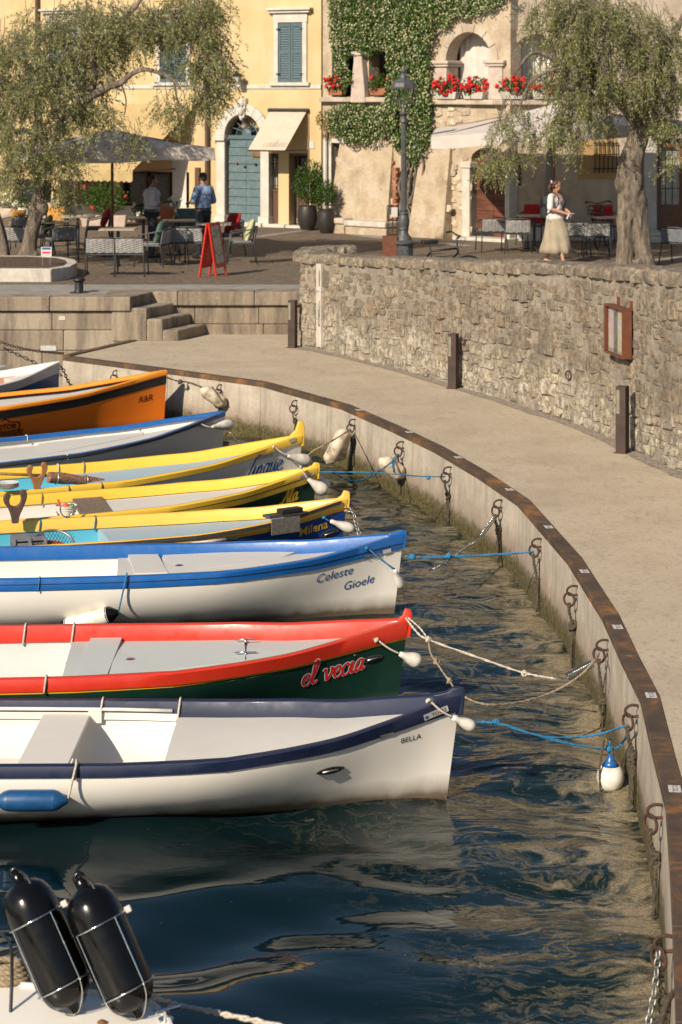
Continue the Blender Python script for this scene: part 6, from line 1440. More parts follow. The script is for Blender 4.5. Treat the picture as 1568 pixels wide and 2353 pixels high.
pot_shrub(22, 505, .28, .33, 'white flowers in wide pale pot at the left café window', 'pot_pink', (0, 0, .47), (.36, .3, .2), 500, 'box_leaf', 46, nf=18, fm='white_petal')
pot_shrub(55, 507, .17, .36, 'small green plant in white pot left of the olive trunk', 'plastic_white', (0, 0, .47), (.2, .2, .16), 350, 'box_leaf', 47)
pot_shrub(448, 500, .14, .30, 'thin yellow-green plant by the café pilaster', 'pot_dark', (0, 0, .85), (.17, .17, .52), 600, 'shrub_leaf', 48, L=.07)
# ================================================================ things on the square and the walkway
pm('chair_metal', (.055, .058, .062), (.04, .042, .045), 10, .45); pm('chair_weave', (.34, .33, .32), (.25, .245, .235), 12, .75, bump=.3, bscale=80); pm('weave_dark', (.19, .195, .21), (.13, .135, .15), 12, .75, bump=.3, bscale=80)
pm('seat_grey', (.17, .165, .16), (.13, .125, .12), 10, .85); pm('table_top', (.42, .36, .29), (.34, .29, .23), 5, .55)
for nm, c in (('cush_red', (.34, .008, .012)), ('cush_green', (.075, .125, .105)), ('cush_lime', (.46, .47, .26)), ('cush_orange', (.55, .27, .06)), ('cush_rust', (.42, .12, .035)), ('cush_moss', (.20, .22, .10))): pm(nm, c, tuple(x * .72 for x in c), 9, .9, bump=.3, bscale=14)
def make_chair(name, weave):
    t = thing(name, '', 'chair'); W, Dp, H = .25, .24, .44
    for sx in (-1, 1):
        MB().tube([(sx * (W + .045), -Dp - .075, 0), (sx * (W + .01), -Dp, H), (sx * (W + .005), -Dp - .05, .74)], .0135, 6).build('leg', 'chair_metal', t, smooth=2)
        MB().tube([(sx * (W + .045), Dp + .06, 0), (sx * (W + .03), Dp - .0, H), (sx * (W + .035), Dp - .03, .64)], .0135, 6).build('leg', 'chair_metal', t, smooth=2)
        MB().tube(catmull([(sx * (W + .005), -Dp - .05, .735), (sx * (W + .035), -.12, .70), (sx * (W + .045), .08, .66), (sx * (W + .035), Dp - .03, .638)], 3), .015, 6).build('armrest', 'chair_metal', t, smooth=2)
    MB().tube(catmull([(-W - .005, -Dp - .05, .735), (-.12, -Dp - .085, .755), (.12, -Dp - .085, .755), (W + .005, -Dp - .05, .735)], 3), .014, 6).build('back_rail', 'chair_metal', t, smooth=2)
    b = MB(); b.box((0, 0, H - .015), (2 * W + .03, 2 * Dp, .025)); b.build('seat_frame', 'chair_metal', t, bevel=.006)
    MB().box((0, .015, H + .02), (2 * W - .01, 2 * Dp - .04, .05)).build('seat', 'seat_grey', t, bevel=.018)
    b = MB(); nr = 12
    for i in range(nr):
        z = H + .02 + (.72 - H - .02) * (i + .5) / nr; hgt = (.70 - H) / nr * .94; rs = []
        for k in range(27):
            x = -W - .012 + (2 * W + .024) * k / 26; f = (z - H) / .3; y = -Dp - .01 - .05 * f - .03 * (1 - (x / W) ** 2) * f; y += .009 * math.sin(PI * (k * 7 / 26 + i)) ; rs.append([(x, y - .005, z - hgt / 2), (x, y + .005, z - hgt / 2), (x, y + .005, z + hgt / 2), (x, y - .005, z + hgt / 2)])
        b.rings(rs)
    b.build('woven_back', weave, t)
    return t
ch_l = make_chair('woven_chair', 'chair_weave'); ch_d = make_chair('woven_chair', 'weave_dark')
used = {}
GRP = 'woven café chairs on the square'
def chair(u, v, rz, label, proto=ch_l):
    p = G(u, v, ZP)
    if proto.name not in used: used[proto.name] = 1; proto.location = p; proto.rotation_euler = (0, 0, rz); proto['label'] = label; proto['group'] = GRP; return proto
    return dup(proto, p, rz, label, GRP)
def cushion(ch, mat, label, onback=True, rot=0, s=.42):
    q = Matrix.Rotation(ch.rotation_euler[2], 3, 'Z'); c = Vector((0, -.17, .68)) if onback else Vector((0, 0, .52)); p = Vector(ch.location) + q @ c
    t = thing('cushion', label, 'cushion', p, ch.rotation_euler[2] + rot, 'cushions on the café chairs'); b = MB(); n = 9; rs = []
    vs = []; fs = []
    for sgn in (1, -1):
        for i in range(n):
            for j in range(n):
                a, c_ = -1 + 2 * i / (n - 1), -1 + 2 * j / (n - 1); th = .075 * ((1 - a ** 4) * (1 - c_ ** 4)) ** .5 + .004; k = 1 - .06 * (1 - abs(a)) * abs(c_) ** 3; k2 = 1 - .06 * (1 - abs(c_)) * abs(a) ** 3
                if onback: vs.append(Vector((a * s / 2 * k, sgn * th + c_ * -.07, c_ * s / 2 * k2)))
                else: vs.append(Vector((a * s / 2 * k, c_ * s / 2 * k2, sgn * th)))
    for sg in (0, 1):
        for i in range(n - 1):
            for j in range(n - 1): o = sg * n * n; q_ = (o + i * n + j, o + (i + 1) * n + j, o + (i + 1) * n + j + 1, o + i * n + j + 1); fs.append(q_ if sg == 0 else q_[::-1])
    per = [i * n for i in range(n)] + [(n - 1) * n + j for j in range(1, n)] + [i * n + n - 1 for i in range(n - 2, -1, -1)] + [j for j in range(n - 2, 0, -1)]
    for a, c_ in zip(per, per[1:] + per[:1]): fs.append((a, c_, n * n + c_, n * n + a))
    MB().add(vs, fs).build('cover', mat, t, smooth=2); return t
PI2 = PI / 2
chair(233, 634, .03, 'grey woven chair, left of the front pair facing away at the café'); chair(302, 634, -.03, 'grey woven chair, right of the front pair facing away at the café')
c = chair(352, 612, PI2 * .85, 'woven chair with dark green throw on its side at the front café table'); cushion(c, 'cush_green', 'dark green throw cushion on the chair beside the front pair', s=.48)
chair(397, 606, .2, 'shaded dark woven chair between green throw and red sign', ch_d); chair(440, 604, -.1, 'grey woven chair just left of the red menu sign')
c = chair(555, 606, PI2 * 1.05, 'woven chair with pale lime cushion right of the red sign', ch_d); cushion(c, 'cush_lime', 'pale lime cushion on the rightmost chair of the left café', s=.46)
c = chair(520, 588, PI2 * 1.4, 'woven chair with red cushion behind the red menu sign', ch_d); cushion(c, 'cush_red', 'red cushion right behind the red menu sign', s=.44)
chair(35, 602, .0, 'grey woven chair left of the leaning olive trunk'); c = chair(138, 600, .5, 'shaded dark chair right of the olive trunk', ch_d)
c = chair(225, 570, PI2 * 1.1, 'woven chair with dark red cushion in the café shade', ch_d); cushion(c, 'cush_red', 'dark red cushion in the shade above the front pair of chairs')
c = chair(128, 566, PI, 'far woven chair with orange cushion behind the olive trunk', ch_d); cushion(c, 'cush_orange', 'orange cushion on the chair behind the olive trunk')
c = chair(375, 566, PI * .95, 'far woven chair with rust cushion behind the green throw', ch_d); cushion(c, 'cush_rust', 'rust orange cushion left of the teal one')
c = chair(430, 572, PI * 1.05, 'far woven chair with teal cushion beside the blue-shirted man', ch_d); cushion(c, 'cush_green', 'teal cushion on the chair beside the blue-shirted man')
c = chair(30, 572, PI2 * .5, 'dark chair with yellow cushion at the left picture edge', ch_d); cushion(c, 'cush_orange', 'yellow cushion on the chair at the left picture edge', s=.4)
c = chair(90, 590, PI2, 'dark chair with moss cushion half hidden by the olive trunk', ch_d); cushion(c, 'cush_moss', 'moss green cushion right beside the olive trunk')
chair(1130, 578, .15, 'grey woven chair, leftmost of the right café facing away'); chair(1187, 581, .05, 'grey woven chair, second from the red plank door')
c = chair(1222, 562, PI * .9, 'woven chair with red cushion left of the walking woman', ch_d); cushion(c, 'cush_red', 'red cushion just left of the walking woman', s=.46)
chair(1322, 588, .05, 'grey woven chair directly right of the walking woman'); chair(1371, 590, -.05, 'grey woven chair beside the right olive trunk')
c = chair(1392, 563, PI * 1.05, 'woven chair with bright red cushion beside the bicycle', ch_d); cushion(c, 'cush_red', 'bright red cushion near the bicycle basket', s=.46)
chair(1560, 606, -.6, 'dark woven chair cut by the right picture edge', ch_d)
def make_table():
    t = thing('cafe_table', '', 'table', (0, 0, 0), 0, 'café tables'); MB().box((0, 0, .735), (.72, .72, .028)).build('table_top', 'table_top', t, bevel=.006)
    MB().tube([(0, 0, .03), (0, 0, .72)], .035, 10).build('pedestal', 'chair_metal', t, smooth=40.0); b = MB(); b.box((0, 0, .02), (.56, .06, .03)); b.box((0, 0, .022), (.06, .56, .03)); b.build('foot', 'chair_metal', t); return t
tb = make_table(); first = True
for u, v, lb in ((272, 610, 'café table in front of the front pair of chairs'), (120, 590, 'café table behind the leaning olive trunk'), (412, 586, 'café table between the shaded chairs and the teal cushion'), (492, 595, 'café table behind the red menu sign'), (330, 578, 'café table in the shade behind the green throw'), (1228, 572, 'café table between red cushion and walking woman'), (1403, 577, 'café table hidden partly by the right olive trunk'), (180, 574, 'café table beside the dark red cushion')):
    if first: tb.location = G(u, v, ZP); tb['label'] = lb; first = False
    else: dup(tb, G(u, v, ZP), random.uniform(-.1, .1), lb)
# umbrellas
def umbrella(label, corners, apex, val, pole, mat, polemat='door_wood'):
    t = thing('market_umbrella', label, 'umbrella', pole, 0, 'big square café umbrellas'); lo = Vector(pole); C = [Vector(c) - lo for c in corners]; A = Vector(apex) - lo; n = 10
    for i in range(4):
        a, b_ = C[i], C[(i + 1) % 4]; rs = []
        for k in range(n + 1):
            f = k / n; row = []
            for j in range(n + 1):
                p = A.lerp(a.lerp(b_, j / n), f); p.z -= .10 * f * (1 - f) * 2 * (1 if True else 0) + .05 * f * math.sin(PI * j / n) * -1 * .6; row.append(p)
            rs.append(row)
        vs = [p for r_ in rs for p in r_]; m = n + 1
        b = MB().add(vs, [(x * m + y, x * m + y + 1, (x + 1) * m + y + 1, (x + 1) * m + y) for x in range(n) for y in range(n)]); o = b.build('canopy_panel', mat, t, smooth=2)
        edge = rs[-1]; b = MB(); out = (a + b_) / 2; out.z = 0; out = out.normalized()
        b.rings([[p + out * .003, p + out * (.02 + .012 * math.sin(k * 1.9)) - Vector((0, 0, val * (.93 + .07 * math.sin(k * 1.3)))), p + out * (.014 + .012 * math.sin(k * 1.9)) - Vector((0, 0, val * (.93 + .07 * math.sin(k * 1.3)))), p - out * .003] for k, p in enumerate(edge)]); b.build('valance', mat, t, smooth=40.0)
        MB().tube([A - Vector((0, 0, .06)), a - Vector((0, 0, .03))], .016, 6).build('rib', 'door_wood', t)
    MB().tube([(0, 0, .05), A - Vector((0, 0, 0.0))], .032, 8).build('pole', polemat, t, smooth=2); MB().box((0, 0, .04), (.8, .8, .08)).build('base', 'chair_metal', t, bevel=.01)
cx, cy = -4.89, 46.5; h = 1.72; zc = ZP + 2.30; cs = []
for s1, s2 in ((1, -1), (-1, -1), (-1, 1), (1, 1)): cs.append((cx + h * (.92 * s1 - .38 * s2), cy + h * (.38 * s1 + .92 * s2), zc + (.02 if s1 > 0 else -.06)))
umbrella('big grey square café umbrella with wooden pole on the left', cs, (cx, cy, zc + .42), .27, (cx, cy, ZP), 'canvas_grey')
cx, cy = 4.66, 47.6; cs = [(1.86, 44.9, 4.14), (7.2, 44.9, 4.42), (7.6, 50.2, 4.40), (2.2, 50.0, 4.22)]
umbrella('big cream square café umbrella with wooden pole on the right', cs, (cx, cy, 4.80), .27, (cx, cy, ZP), 'canvas_white')
p = Vector((4.72, 49.2, ZP)); t = thing('closed_parasol', 'closed dark grey parasol standing against the stone house corner', 'umbrella', p)
MB().lathe([(.05, .5), (.14, .7), (.12, 1.3), (.07, 2.1), (.02, 2.4)], 12).build('furled_canopy', 'weave_dark', t, smooth=2); MB().tube([(0, 0, 0), (0, 0, .6)], .025, 8).build('pole', 'chair_metal', t)
# A-frame menu sign
p = G(478, 637, ZP); sg = thing('menu_sign', 'red A-frame menu sign standing by the café tables', 'sign', p); hd = Vector((.16, .52, 0)); top = Vector((.0, 0, 1.02))
for sgn, nm in ((1, 'menu_panel'), (-1, 'back_panel')):
    ft = Vector((sgn * .16, -.03 if sgn < 0 else 0, 0)); 
    for k in (0, 1): MB().tube([ft + hd * k, top + hd * k + Vector((sgn * .015, 0, 0))], .022, 4).build('leg', 'red_paint', sg)
    a0, a1 = ft.lerp(top, .16), ft.lerp(top, .99); MB().rings([[a0, a0 + hd, a1 + hd, a1], [q + Vector((sgn * .014, 0, .004)) for q in (a0, a0 + hd, a1 + hd, a1)]]).build(nm, 'red_paint', sg)
    if sgn > 0:
        b0, b1 = ft.lerp(top, .24), ft.lerp(top, .93); e = Vector((.018, 0, .005)); q = [b0 + hd * .12 + e, b0 + hd * .88 + e, b1 + hd * .88 + e, b1 + hd * .12 + e]
        mp = MB().rings([q, [x + Vector((.006, 0, 0)) for x in q]]).build('menu_sheet', 'menu_print', sg) if 'menu_print' in MAT else None
        if mp is None:
            m, tt, bb = nodes('menu_print'); N = NT(tt); c_ = N.ramp(N.noise(N.map(N.coord(), (4, 9, 14)), 1.0, 4), [(.35, (.30, .17, .08)), (.5, (.50, .44, .33)), (.7, (.52, .47, .37))]); N.l(c_, bb.inputs['Base Color']); MB().rings([q, [x + Vector((.006, 0, 0)) for x in q]]).build('menu_sheet', 'menu_print', sg)
# lamp post
p = G(928, 600, ZP); lp = thing('street_lamp', 'dark grey cast-iron lamp post with lantern behind the stone wall', 'street lamp', p)
MB().lathe([(.20, 0), (.20, .33), (.215, .34), (.215, .36)], 8, off=PI / 8).build('base', 'iron_grey', lp)
for k in range(8):
    a = 2 * PI * k / 8; MB().box((.187 * math.cos(a), .187 * math.sin(a), .18), (.012, .1, .2), a).build('base_panel', 'iron_grey', lp)
MB().lathe([(.24, .36), (.245, .39), (.22, .41), (.17, .44), (.155, .50), (.10, .56), (.095, .62), (.085, .64)], 20).build('skirt', 'iron_grey', lp, smooth=40.0)
MB().lathe([(.085, .64), (.11, .66), (.10, .69), (.115, .74), (.12, .82), (.10, .92), (.085, .96), (.105, .98), (.10, 1.0), (.075, 1.02), (.085, 1.06), (.07, 1.08)], 20).build('ornament', 'iron_grey', lp, smooth=40.0)
b = MB(); rs = []
for z, r_ in ((1.08, .064), (2.85, .052)): rs.append([Vector((r_ * (1 if k % 2 else .88) * math.cos(2 * PI * k / 24), r_ * (1 if k % 2 else .88) * math.sin(2 * PI * k / 24), z)) for k in range(24)])
b.rings(rs).build('fluted_shaft', 'iron_grey', lp)
MB().lathe([(.055, 2.85), (.085, 2.87), (.075, 2.91), (.06, 2.95), (.06, 3.0), (.10, 3.04), (.07, 3.07), (.05, 3.10), (.05, 3.14), (.03, 3.17)], 18).build('collar', 'iron_grey', lp, smooth=40.0)
for k in range(4):
    a = 2 * PI * k / 4 + .4; MB().tube(catmull([(r_ * math.cos(a), r_ * math.sin(a), z) for r_, z in ((.02, 3.15), (.10, 3.17), (.17, 3.25), (.205, 3.38), (.225, 3.58))], 4), .013, 6).build('lantern_arm', 'iron_grey', lp, smooth=2)
MB().lathe([(.02, 3.2), (.10, 3.24), (.15, 3.36), (.17, 3.56), (.16, 3.56), (.001, 3.55)], 16).build('glass', 'lamp_glass' if 'lamp_glass' in MAT else 'frosted', lp, smooth=2)
MB().lathe([(.30, 3.56), (.305, 3.575), (.27, 3.60), (.235, 3.68), (.14, 3.76), (.085, 3.78), (.075, 3.84), (.05, 3.88), (.065, 3.90), (.07, 3.94), (.045, 3.985), (.001, 3.99)], 8).build('roof', 'iron_grey', lp)
m, tt, bb = nodes('lamp_glass'); bb.inputs['Base Color'].default_value = (.8, .85, .8, 1); bb.inputs['Roughness'].default_value = .05; bb.inputs['Transmission Weight'].default_value = 1; bb.inputs['IOR'].default_value = 1.02; bb.inputs['Alpha'].default_value = .25
for o in lp.children:
    if o.name.startswith('glass'): o.data.materials[0] = m
# corten planter with iron cage and notice
p = G(896, 600, ZP); t = thing('rust_planter', 'rusty square steel planter box beside the lamp post', 'planter', p); MB().box((0, 0, .26), (.30, .30, .52)).build('box', 'rust_paint', t, bevel=.006)
p = G(903, 594, ZP); t = thing('iron_cage', 'slim iron bar cage with a white notice behind the rusty planter', 'plant guard', p)
for k in range(8): a = 2 * PI * k / 8; MB().tube([(.12 * math.cos(a), .12 * math.sin(a), 0), (.12 * math.cos(a), .12 * math.sin(a), 1.12)], .010, 5).build('bar', 'rust', t)
for z in (.5, .8, 1.1): MB().torus((0, 0, z), .12, .008, n=16, m=4).build('hoop', 'rust', t)
MB().box((.03, -.135, .98), (.13, .006, .20)).build('notice', 'decal', t)
# bicycles
def bicycle(label, p, rz, lean=.0, basket=False, sc=1.0, frame='black_iron', child=''):
    t = thing('bicycle', label, 'bicycle', p, rz, 'bicycles on the square'); W = Matrix.Rotation(lean, 3, 'X')
    f = lambda *q: tuple(W @ Vector(q))
    for x in (-.5, .5):
        w_ = MB().torus(f(x, 0, .34), .32, .018, tuple(W @ Vector((0, 1, 0))), 28, 6).build('wheel', 'black_iron', t, smooth=2)
        b = MB()
        for k in range(14): a = 2 * PI * k / 14; b.tube([f(x, 0, .34), f(x + .31 * math.cos(a), 0, .34 + .31 * math.sin(a))], .002, 3, cap=False)
        b.build('spokes', 'steel', w_)['kind'] = 'stuff'
    b = MB()
    for a, c_ in (((-.12, 0, .3), (-.2, 0, .82)), ((-.12, 0, .3), (.32, 0, .72)), ((-.19, 0, .76), (.31, 0, .8)), ((-.12, 0, .3), (-.5, 0, .34)), ((-.5, 0, .34), (-.19, 0, .74)), ((.32, 0, .7), (.30, 0, .85)), ((.32, 0, .72), (.5, 0, .34))): b.tube([f(*a), f(*c_)], .018, 8)
    b.build('frame', frame, t, smooth=2)
    MB().tube([f(-.2, 0, .82), f(-.215, 0, .9)], .014, 8).build('seat_post', 'steel', t)
    b = MB(); b.rings([[Vector(f(x, y * w_, .91 + z)) for y, z in ((-1, 0), (-.7, .03), (0, .042), (.7, .03), (1, 0), (.6, -.02), (-.6, -.02))] for x, w_ in ((-.36, .06), (-.32, .08), (-.22, .055), (-.1, .022), (-.06, .012))]); b.build('saddle', 'black_iron', t, smooth=40.0)
    MB().tube([f(.30, 0, .84), f(.28, 0, 1.0), f(.30, 0, 1.02)], .016, 8).build('stem', 'steel', t, smooth=2)
    MB().tube(catmull([f(.20, -.30, 1.03), f(.26, -.22, 1.06), f(.30, -.06, 1.02), f(.30, .06, 1.02), f(.26, .22, 1.06), f(.20, .30, 1.03)], 4), .013, 6).build('handlebar', 'black_iron', t, smooth=2)
    for s2 in (-1, 1): MB().tube([f(.20, s2 * .30, 1.03), f(.245, s2 * .235, 1.055)], .019, 8).build('grip', 'black_iron', t); MB().tube(catmull([f(.25, s2 * .22, 1.05), f(.40, s2 * .12, .98), f(.36, s2 * .02, .82)], 4), .004, 4).build('brake_cable', 'black_iron', t)
    if basket:
        b = MB()
        for z in (.8, .88, .98): b.tube([f(.42, -.15, z), f(.68, -.15, z), f(.68, .15, z), f(.42, .15, z), f(.42, -.15, z)], .008, 4)
        for x, y in ((.42, -.15), (.55, -.15), (.68, -.15), (.68, 0), (.68, .15), (.55, .15), (.42, .15)): b.tube([f(x, y, .8), f(x, y, .98)], .005, 4)
        b.box(f(.55, 0, .8), (.26, .3, .01)); b.build('basket', 'black_iron', t)
    return t
bicycle('black bicycle lying low behind the wall with saddle and handlebar showing', G(1010, 676, ZP), .30, .1)
bicycle('dark bicycle with front basket parked in shade behind the right olive', G(1385, 570, ZP), -1.9, .05, True)
# path lights
for k, (u, v, lb) in enumerate(((677, 799, 'brown square path light at the left end of the stone wall'), (1047, 893, 'brown square path light, middle one of three along the wall'), (1437, 1041, 'brown square path light nearest the right picture edge'))):
    p = G(u, v, ZQ) + Vector((-.03, .02, 0)); q0_, n_w, t_w = min((wat(s) for s in np.arange(0, S_VIS, .1)), key=lambda q: (q[0].xy - p.xy).length); rz = math.atan2(n_w.y, n_w.x) + PI / 2; dw = (p - q0_).xy.dot(n_w.xy); p = p + n_w * max(0, .09 - dw)
    t = thing('path_light', lb, 'path light', p, rz * .35, 'square path lights along the wall'); MB().box2((-.062, -.065, 0), (.062, .065, .79)).build('post', 'corten', t, bevel=.003)
    b = MB().box2((-.0645, -.050, .47), (-.050, .035, .75)); b.box2((-.052, -.0675, .47), (-.012, -.055, .75)); b.build('lens', 'lens_dull', t); MB().box((0, 0, .004), (.17, .17, .008)).build('foot_plate', 'corten', t)
# framed notice board on the wall
ib = min(np.arange(0, S_VIS, .02), key=lambda s: abs(784 + wat(s)[0].x * F / wat(s)[0].y - 1436)); pw, nw, tw_ = wat(ib); zc = D(1436, 760, pw.y).z
nb_ = thing('notice_board', 'rust-framed glazed notice board hanging on the stone wall', 'notice board', (pw.x, pw.y, zc)); M_ = lambda x, y, z: tw_ * x + nw * (y + .03) + Vector((0, 0, z))
def tbox(x0, x1, y0, y1, z0, z1): 
    vs = [M_(x, y, z) for z in (z0, z1) for y in (y0, y1) for x in (x0, x1)]; return MB().add(vs, [(0, 1, 3, 2), (4, 6, 7, 5), (0, 4, 5, 1), (1, 5, 7, 3), (3, 7, 6, 2), (2, 6, 4, 0)])
W_, H_ = .37, .30
for a in ((-W_, W_, .0, .12, H_ - .025, H_), (-W_, W_, .0, .12, -H_, -H_ + .025), (-W_, -W_ + .025, .0, .12, -H_ + .025, H_ - .025), (W_ - .025, W_, .0, .12, -H_ + .025, H_ - .025)): tbox(*a).build('frame_bar', 'rust_paint', nb_, bevel=.003)
tbox(-W_ + .02, W_ - .02, .01, .065, -H_ + .02, H_ - .02).build('back_panel', 'cream_plaster', nb_); tbox(-.012, .012, .02, .108, -H_ + .025, H_ - .025).build('middle_bar', 'steel', nb_)
pm('paper_pink', (.58, .46, .46), (.50, .38, .40), 14, .7); pm('paper_cream', (.55, .48, .34), (.48, .40, .27), 14, .7)
for x0, x1, z0, z1, mt in ((-.31, -.06, -.23, .25, 'paper_pink'), (.04, .20, -.24, .26, 'paper_cream'), (.22, .32, -.22, .22, 'paper_pink'), (.07, .18, .02, .14, 'decal')): tbox(x0, x1, .067 if mt != 'decal' else .072, .070 if mt != 'decal' else .074, z0, z1).build('paper', mt, nb_)
gl = tbox(-W_ + .025, W_ - .025, .100, .104, -H_ + .025, H_ - .025).build('pane', 'lamp_glass', nb_)
for x in (-.2, .3): tbox(x - .018, x + .018, -.035, .0, H_ - .06, H_ + .09).build('hanger', 'rust_paint', nb_)
# iron rings on the wall
for u, v, lb in ((1315, 862, 'rusty iron mooring ring low on the stone wall'), (1072, 786, 'small rusty iron eye beside the middle path light')):
    s_ = min(np.arange(0, S_VIS, .02), key=lambda s: abs(784 + wat(s)[0].x * F / wat(s)[0].y - u)); pw, nw, tw_ = wat(s_); z = D(u, v, pw.y).z; t = thing('wall_ring', lb, 'ring', (pw.x + nw.x * .04, pw.y + nw.y * .04, z))
    r_ = .055 if u > 1200 else .032; MB().tube([tuple(-nw * .06 + Vector((0, 0, r_))), tuple(nw * .02 + Vector((0, 0, r_)))], .012, 6).build('eye', 'rust', t); MB().torus((nw * .015)[:], r_, .010, tuple(nw * .9 + tw_ * .25), 20, 6, sx=1).build('ring', 'rust', t, smooth=2)
    if u < 1200: MB().box((0, 0, 0), (.01, .01, .01)).build('pin', 'rust', t)
# mooring bollard on the harbour edge
p = G(182, 673, ZP); t = thing('mooring_bollard', 'dark iron mooring bollard on the harbour edge', 'bollard', p); MB().lathe([(.17, 0), (.17, .012), (.085, .02), (.078, .04), (.075, .19), (.10, .205), (.115, .225), (.11, .25), (.06, .275), (.001, .28)], 20).build('post', 'black_iron', t, smooth=40.0)
for k in range(4): a = PI / 4 + k * PI / 2; MB().lathe([(.014, 0), (.014, .02)], 6, (.135 * math.cos(a), .135 * math.sin(a), .01)).build('bolt', 'iron_grey', t)
# planter kerb and sign of the left olive
pk = thing('tree_planter', 'low angular stone kerb planter around the leaning olive', 'planter', G(60, 645, ZP)); lo = Vector(pk.location); KZ = ZP + .24
out = [G(u, v, KZ).xy for u, v in ((-160, 617), (118, 618), (160, 612), (178, 603), (172, 596), (140, 590), (60, 587), (-160, 587))]; cen = sum(out, Vector((0, 0))) / len(out)
for i in range(len(out)):
    a, b_ = out[i], out[(i + 1) % len(out)]; ia, ib_ = a + (cen - a).normalized() * .2, b_ + (cen - b_).normalized() * .2; d = (b_ - a).normalized() * .004
    MB().prism([tuple((q - lo.xy)) for q in (a + d, b_ - d, ib_ - d, ia + d)], ZP - .02 - lo.z, KZ - lo.z).build('kerb_stone', 'white_stone', pk, bevel=.012)
MB().add([(*(q + (cen - q).normalized() * .15 - lo.xy), KZ - .006 - lo.z) for q in out] + [(*(cen - lo.xy), KZ + .03 - lo.z)], [(i, (i + 1) % len(out), len(out)) for i in range(len(out))]).build('soil', 'soil', pk)
p = G(107, 612, KZ - .02); t = thing('small_sign', 'small white and blue sign on two legs in the tree planter', 'sign', p)
MB().box((0, 0, .27), (.20, .012, .19)).build('board', 'decal', t); MB().box((0, -.008, .335), (.16, .004, .035)).build('print', 'blue_text', t); 
for x in (-.07, .07): MB().tube([(x, 0, 0), (x, 0, .18)], .008, 5).build('leg', 'steel', t)
MB().box((0, -.008, .26), (.15, .004, .03)).build('print', 'red_text', t)
# ================================================================ harbour gear
def twist_rope(mb, pts, r, turns=14, strands=2, sm=6):
    P = catmull(pts, sm) if len(pts) > 2 else [Vector(pts[0]).lerp(Vector(pts[1]), i / 24) for i in range(25)]
    L = [0]
    for a, b in zip(P, P[1:]): L.append(L[-1] + (b - a).length)
    t0 = (P[1] - P[0]).normalized(); nx = t0.orthogonal().normalized()
    fr = []
    for i, p in enumerate(P):
        t = (P[min(i + 1, len(P) - 1)] - P[max(i - 1, 0)]).normalized(); nx = (nx - t * nx.dot(t)).normalized(); fr.append((p, nx.copy(), t.cross(nx)))
    for s in range(strands):
        mb.tube([p + (a * math.cos(2 * PI * (s / strands + L[i] * turns)) + b * math.sin(2 * PI * (s / strands + L[i] * turns))) * r * .5 for i, (p, a, b) in enumerate(fr)], r * .62, 5)
    return mb
RING = {}
def ring_point(v): Y = (HC - (ZQ - .17)) * F / (v - VH); p, n = edge_at_Y(Y); return Vector((p.x, p.y, ZQ - .17)), Vector((n.x, n.y, 0))
ring_info = {'a': (860, 'rusty ring on the quay face above the orange boat'), 'b': (893, 'rusty ring holding the tan fender beside the orange bow'), 'c': (930, 'rusty ring with short rope between grey-white and yellow bows'), 'd': (974, 'rusty ring holding two sausage fenders'), 'e': (1026, 'rusty ring holding the round dirty fender'), 'f': (1085, 'rusty ring tied to the taut blue rope of Ala'),
    'g': (1162, 'rusty ring with white cord and chain above the weed'), 'h': (1252, 'rusty ring tied to the blue rope of Celeste Gioele'), 'i': (1362, 'rusty ring with single dark knotted rope'), 'j': (1488, 'rusty ring with spring and white ropes of el vecia'), 'k': (1640, 'rusty ring tied to the blue ropes of BELLA'), 'l': (1872, 'double rusty ring low on the near quay wall'), 'm': (2178, 'orange-rust ring with chain at the bottom right')}
for k, (v, lb) in ring_info.items():
    p, n = ring_point(v); t2 = Vector((-n.y, n.x, 0)); th = thing('mooring_ring', lb, 'mooring ring', p, 0, 'mooring rings along the quay'); sc_ = .92 if v > 1000 else .85
    MB().tube(catmull([-n * .03 + Vector((0, 0, .05)), n * .05 + Vector((0, 0, .062)), n * .105 * sc_ + Vector((0, 0, .03)), n * .09 * sc_ + Vector((0, 0, -.015)), n * .03 + Vector((0, 0, -.02)), -n * .03 + Vector((0, 0, -.01))], 4), .0115 * sc_, 7).build('staple', 'rust', th, smooth=2)
    rd_ = (n * .75 + t2 * random.uniform(.4, .8)).normalized(); c = n * .085 * sc_ + Vector((0, 0, -.065 * sc_)); MB().torus(c, .062 * sc_, .0115 * sc_, rd_, 24, 7).build('ring', 'rust', th, smooth=2); RING[k] = p + c - Vector((0, 0, .055 * sc_)); RING[k + 'n'] = n
def dangling(k, lens, lb, mat='rope_old', r=.014, knot=.3, spread=.05):
    p = RING[k]; n = RING[k + 'n']; t2 = Vector((-n.y, n.x, 0)); th = thing('hanging_rope', lb, 'rope', p, 0, 'old ropes hanging from the quay rings')
    for i, L in enumerate(lens):
        s = (i - (len(lens) - 1) / 2) * spread; kz = knot * L; pts = [Vector((0, 0, .02)), t2 * s * .4 + Vector((0, 0, -.06)), t2 * s * .25 - n * .03 + Vector((0, 0, -kz)), t2 * s + Vector((0, 0, -kz - .1)) - n * .03, t2 * s * 1.6 - n * (.02) + Vector((0, 0, -L))]
        twist_rope(MB(), pts, r, 16).build('strand', mat, th, smooth=2)
    b = MB()
    for _ in range(4): b.torus(-n * .03 + Vector((0, 0, -knot * lens[0] - random.uniform(-.03, .03))), r * 1.9, r * .95, (random.uniform(-1, 1), random.uniform(-1, 1), random.uniform(.2, 1)), 12, 6)
    b.build('knot', mat, th, smooth=2)
dangling('c', (.42,), 'dark knotted rope hanging between grey-white and yellow bows', r=.012); dangling('f', (.52, .50), 'pair of old brown ropes under the blue rope of Ala'); dangling('g', (.56, .50, .45), 'bundle of frayed ropes by the spring chain'); dangling('h', (.58, .54, .5), 'thick bundle of old ropes at the ring of Celeste Gioele', knot=.42)
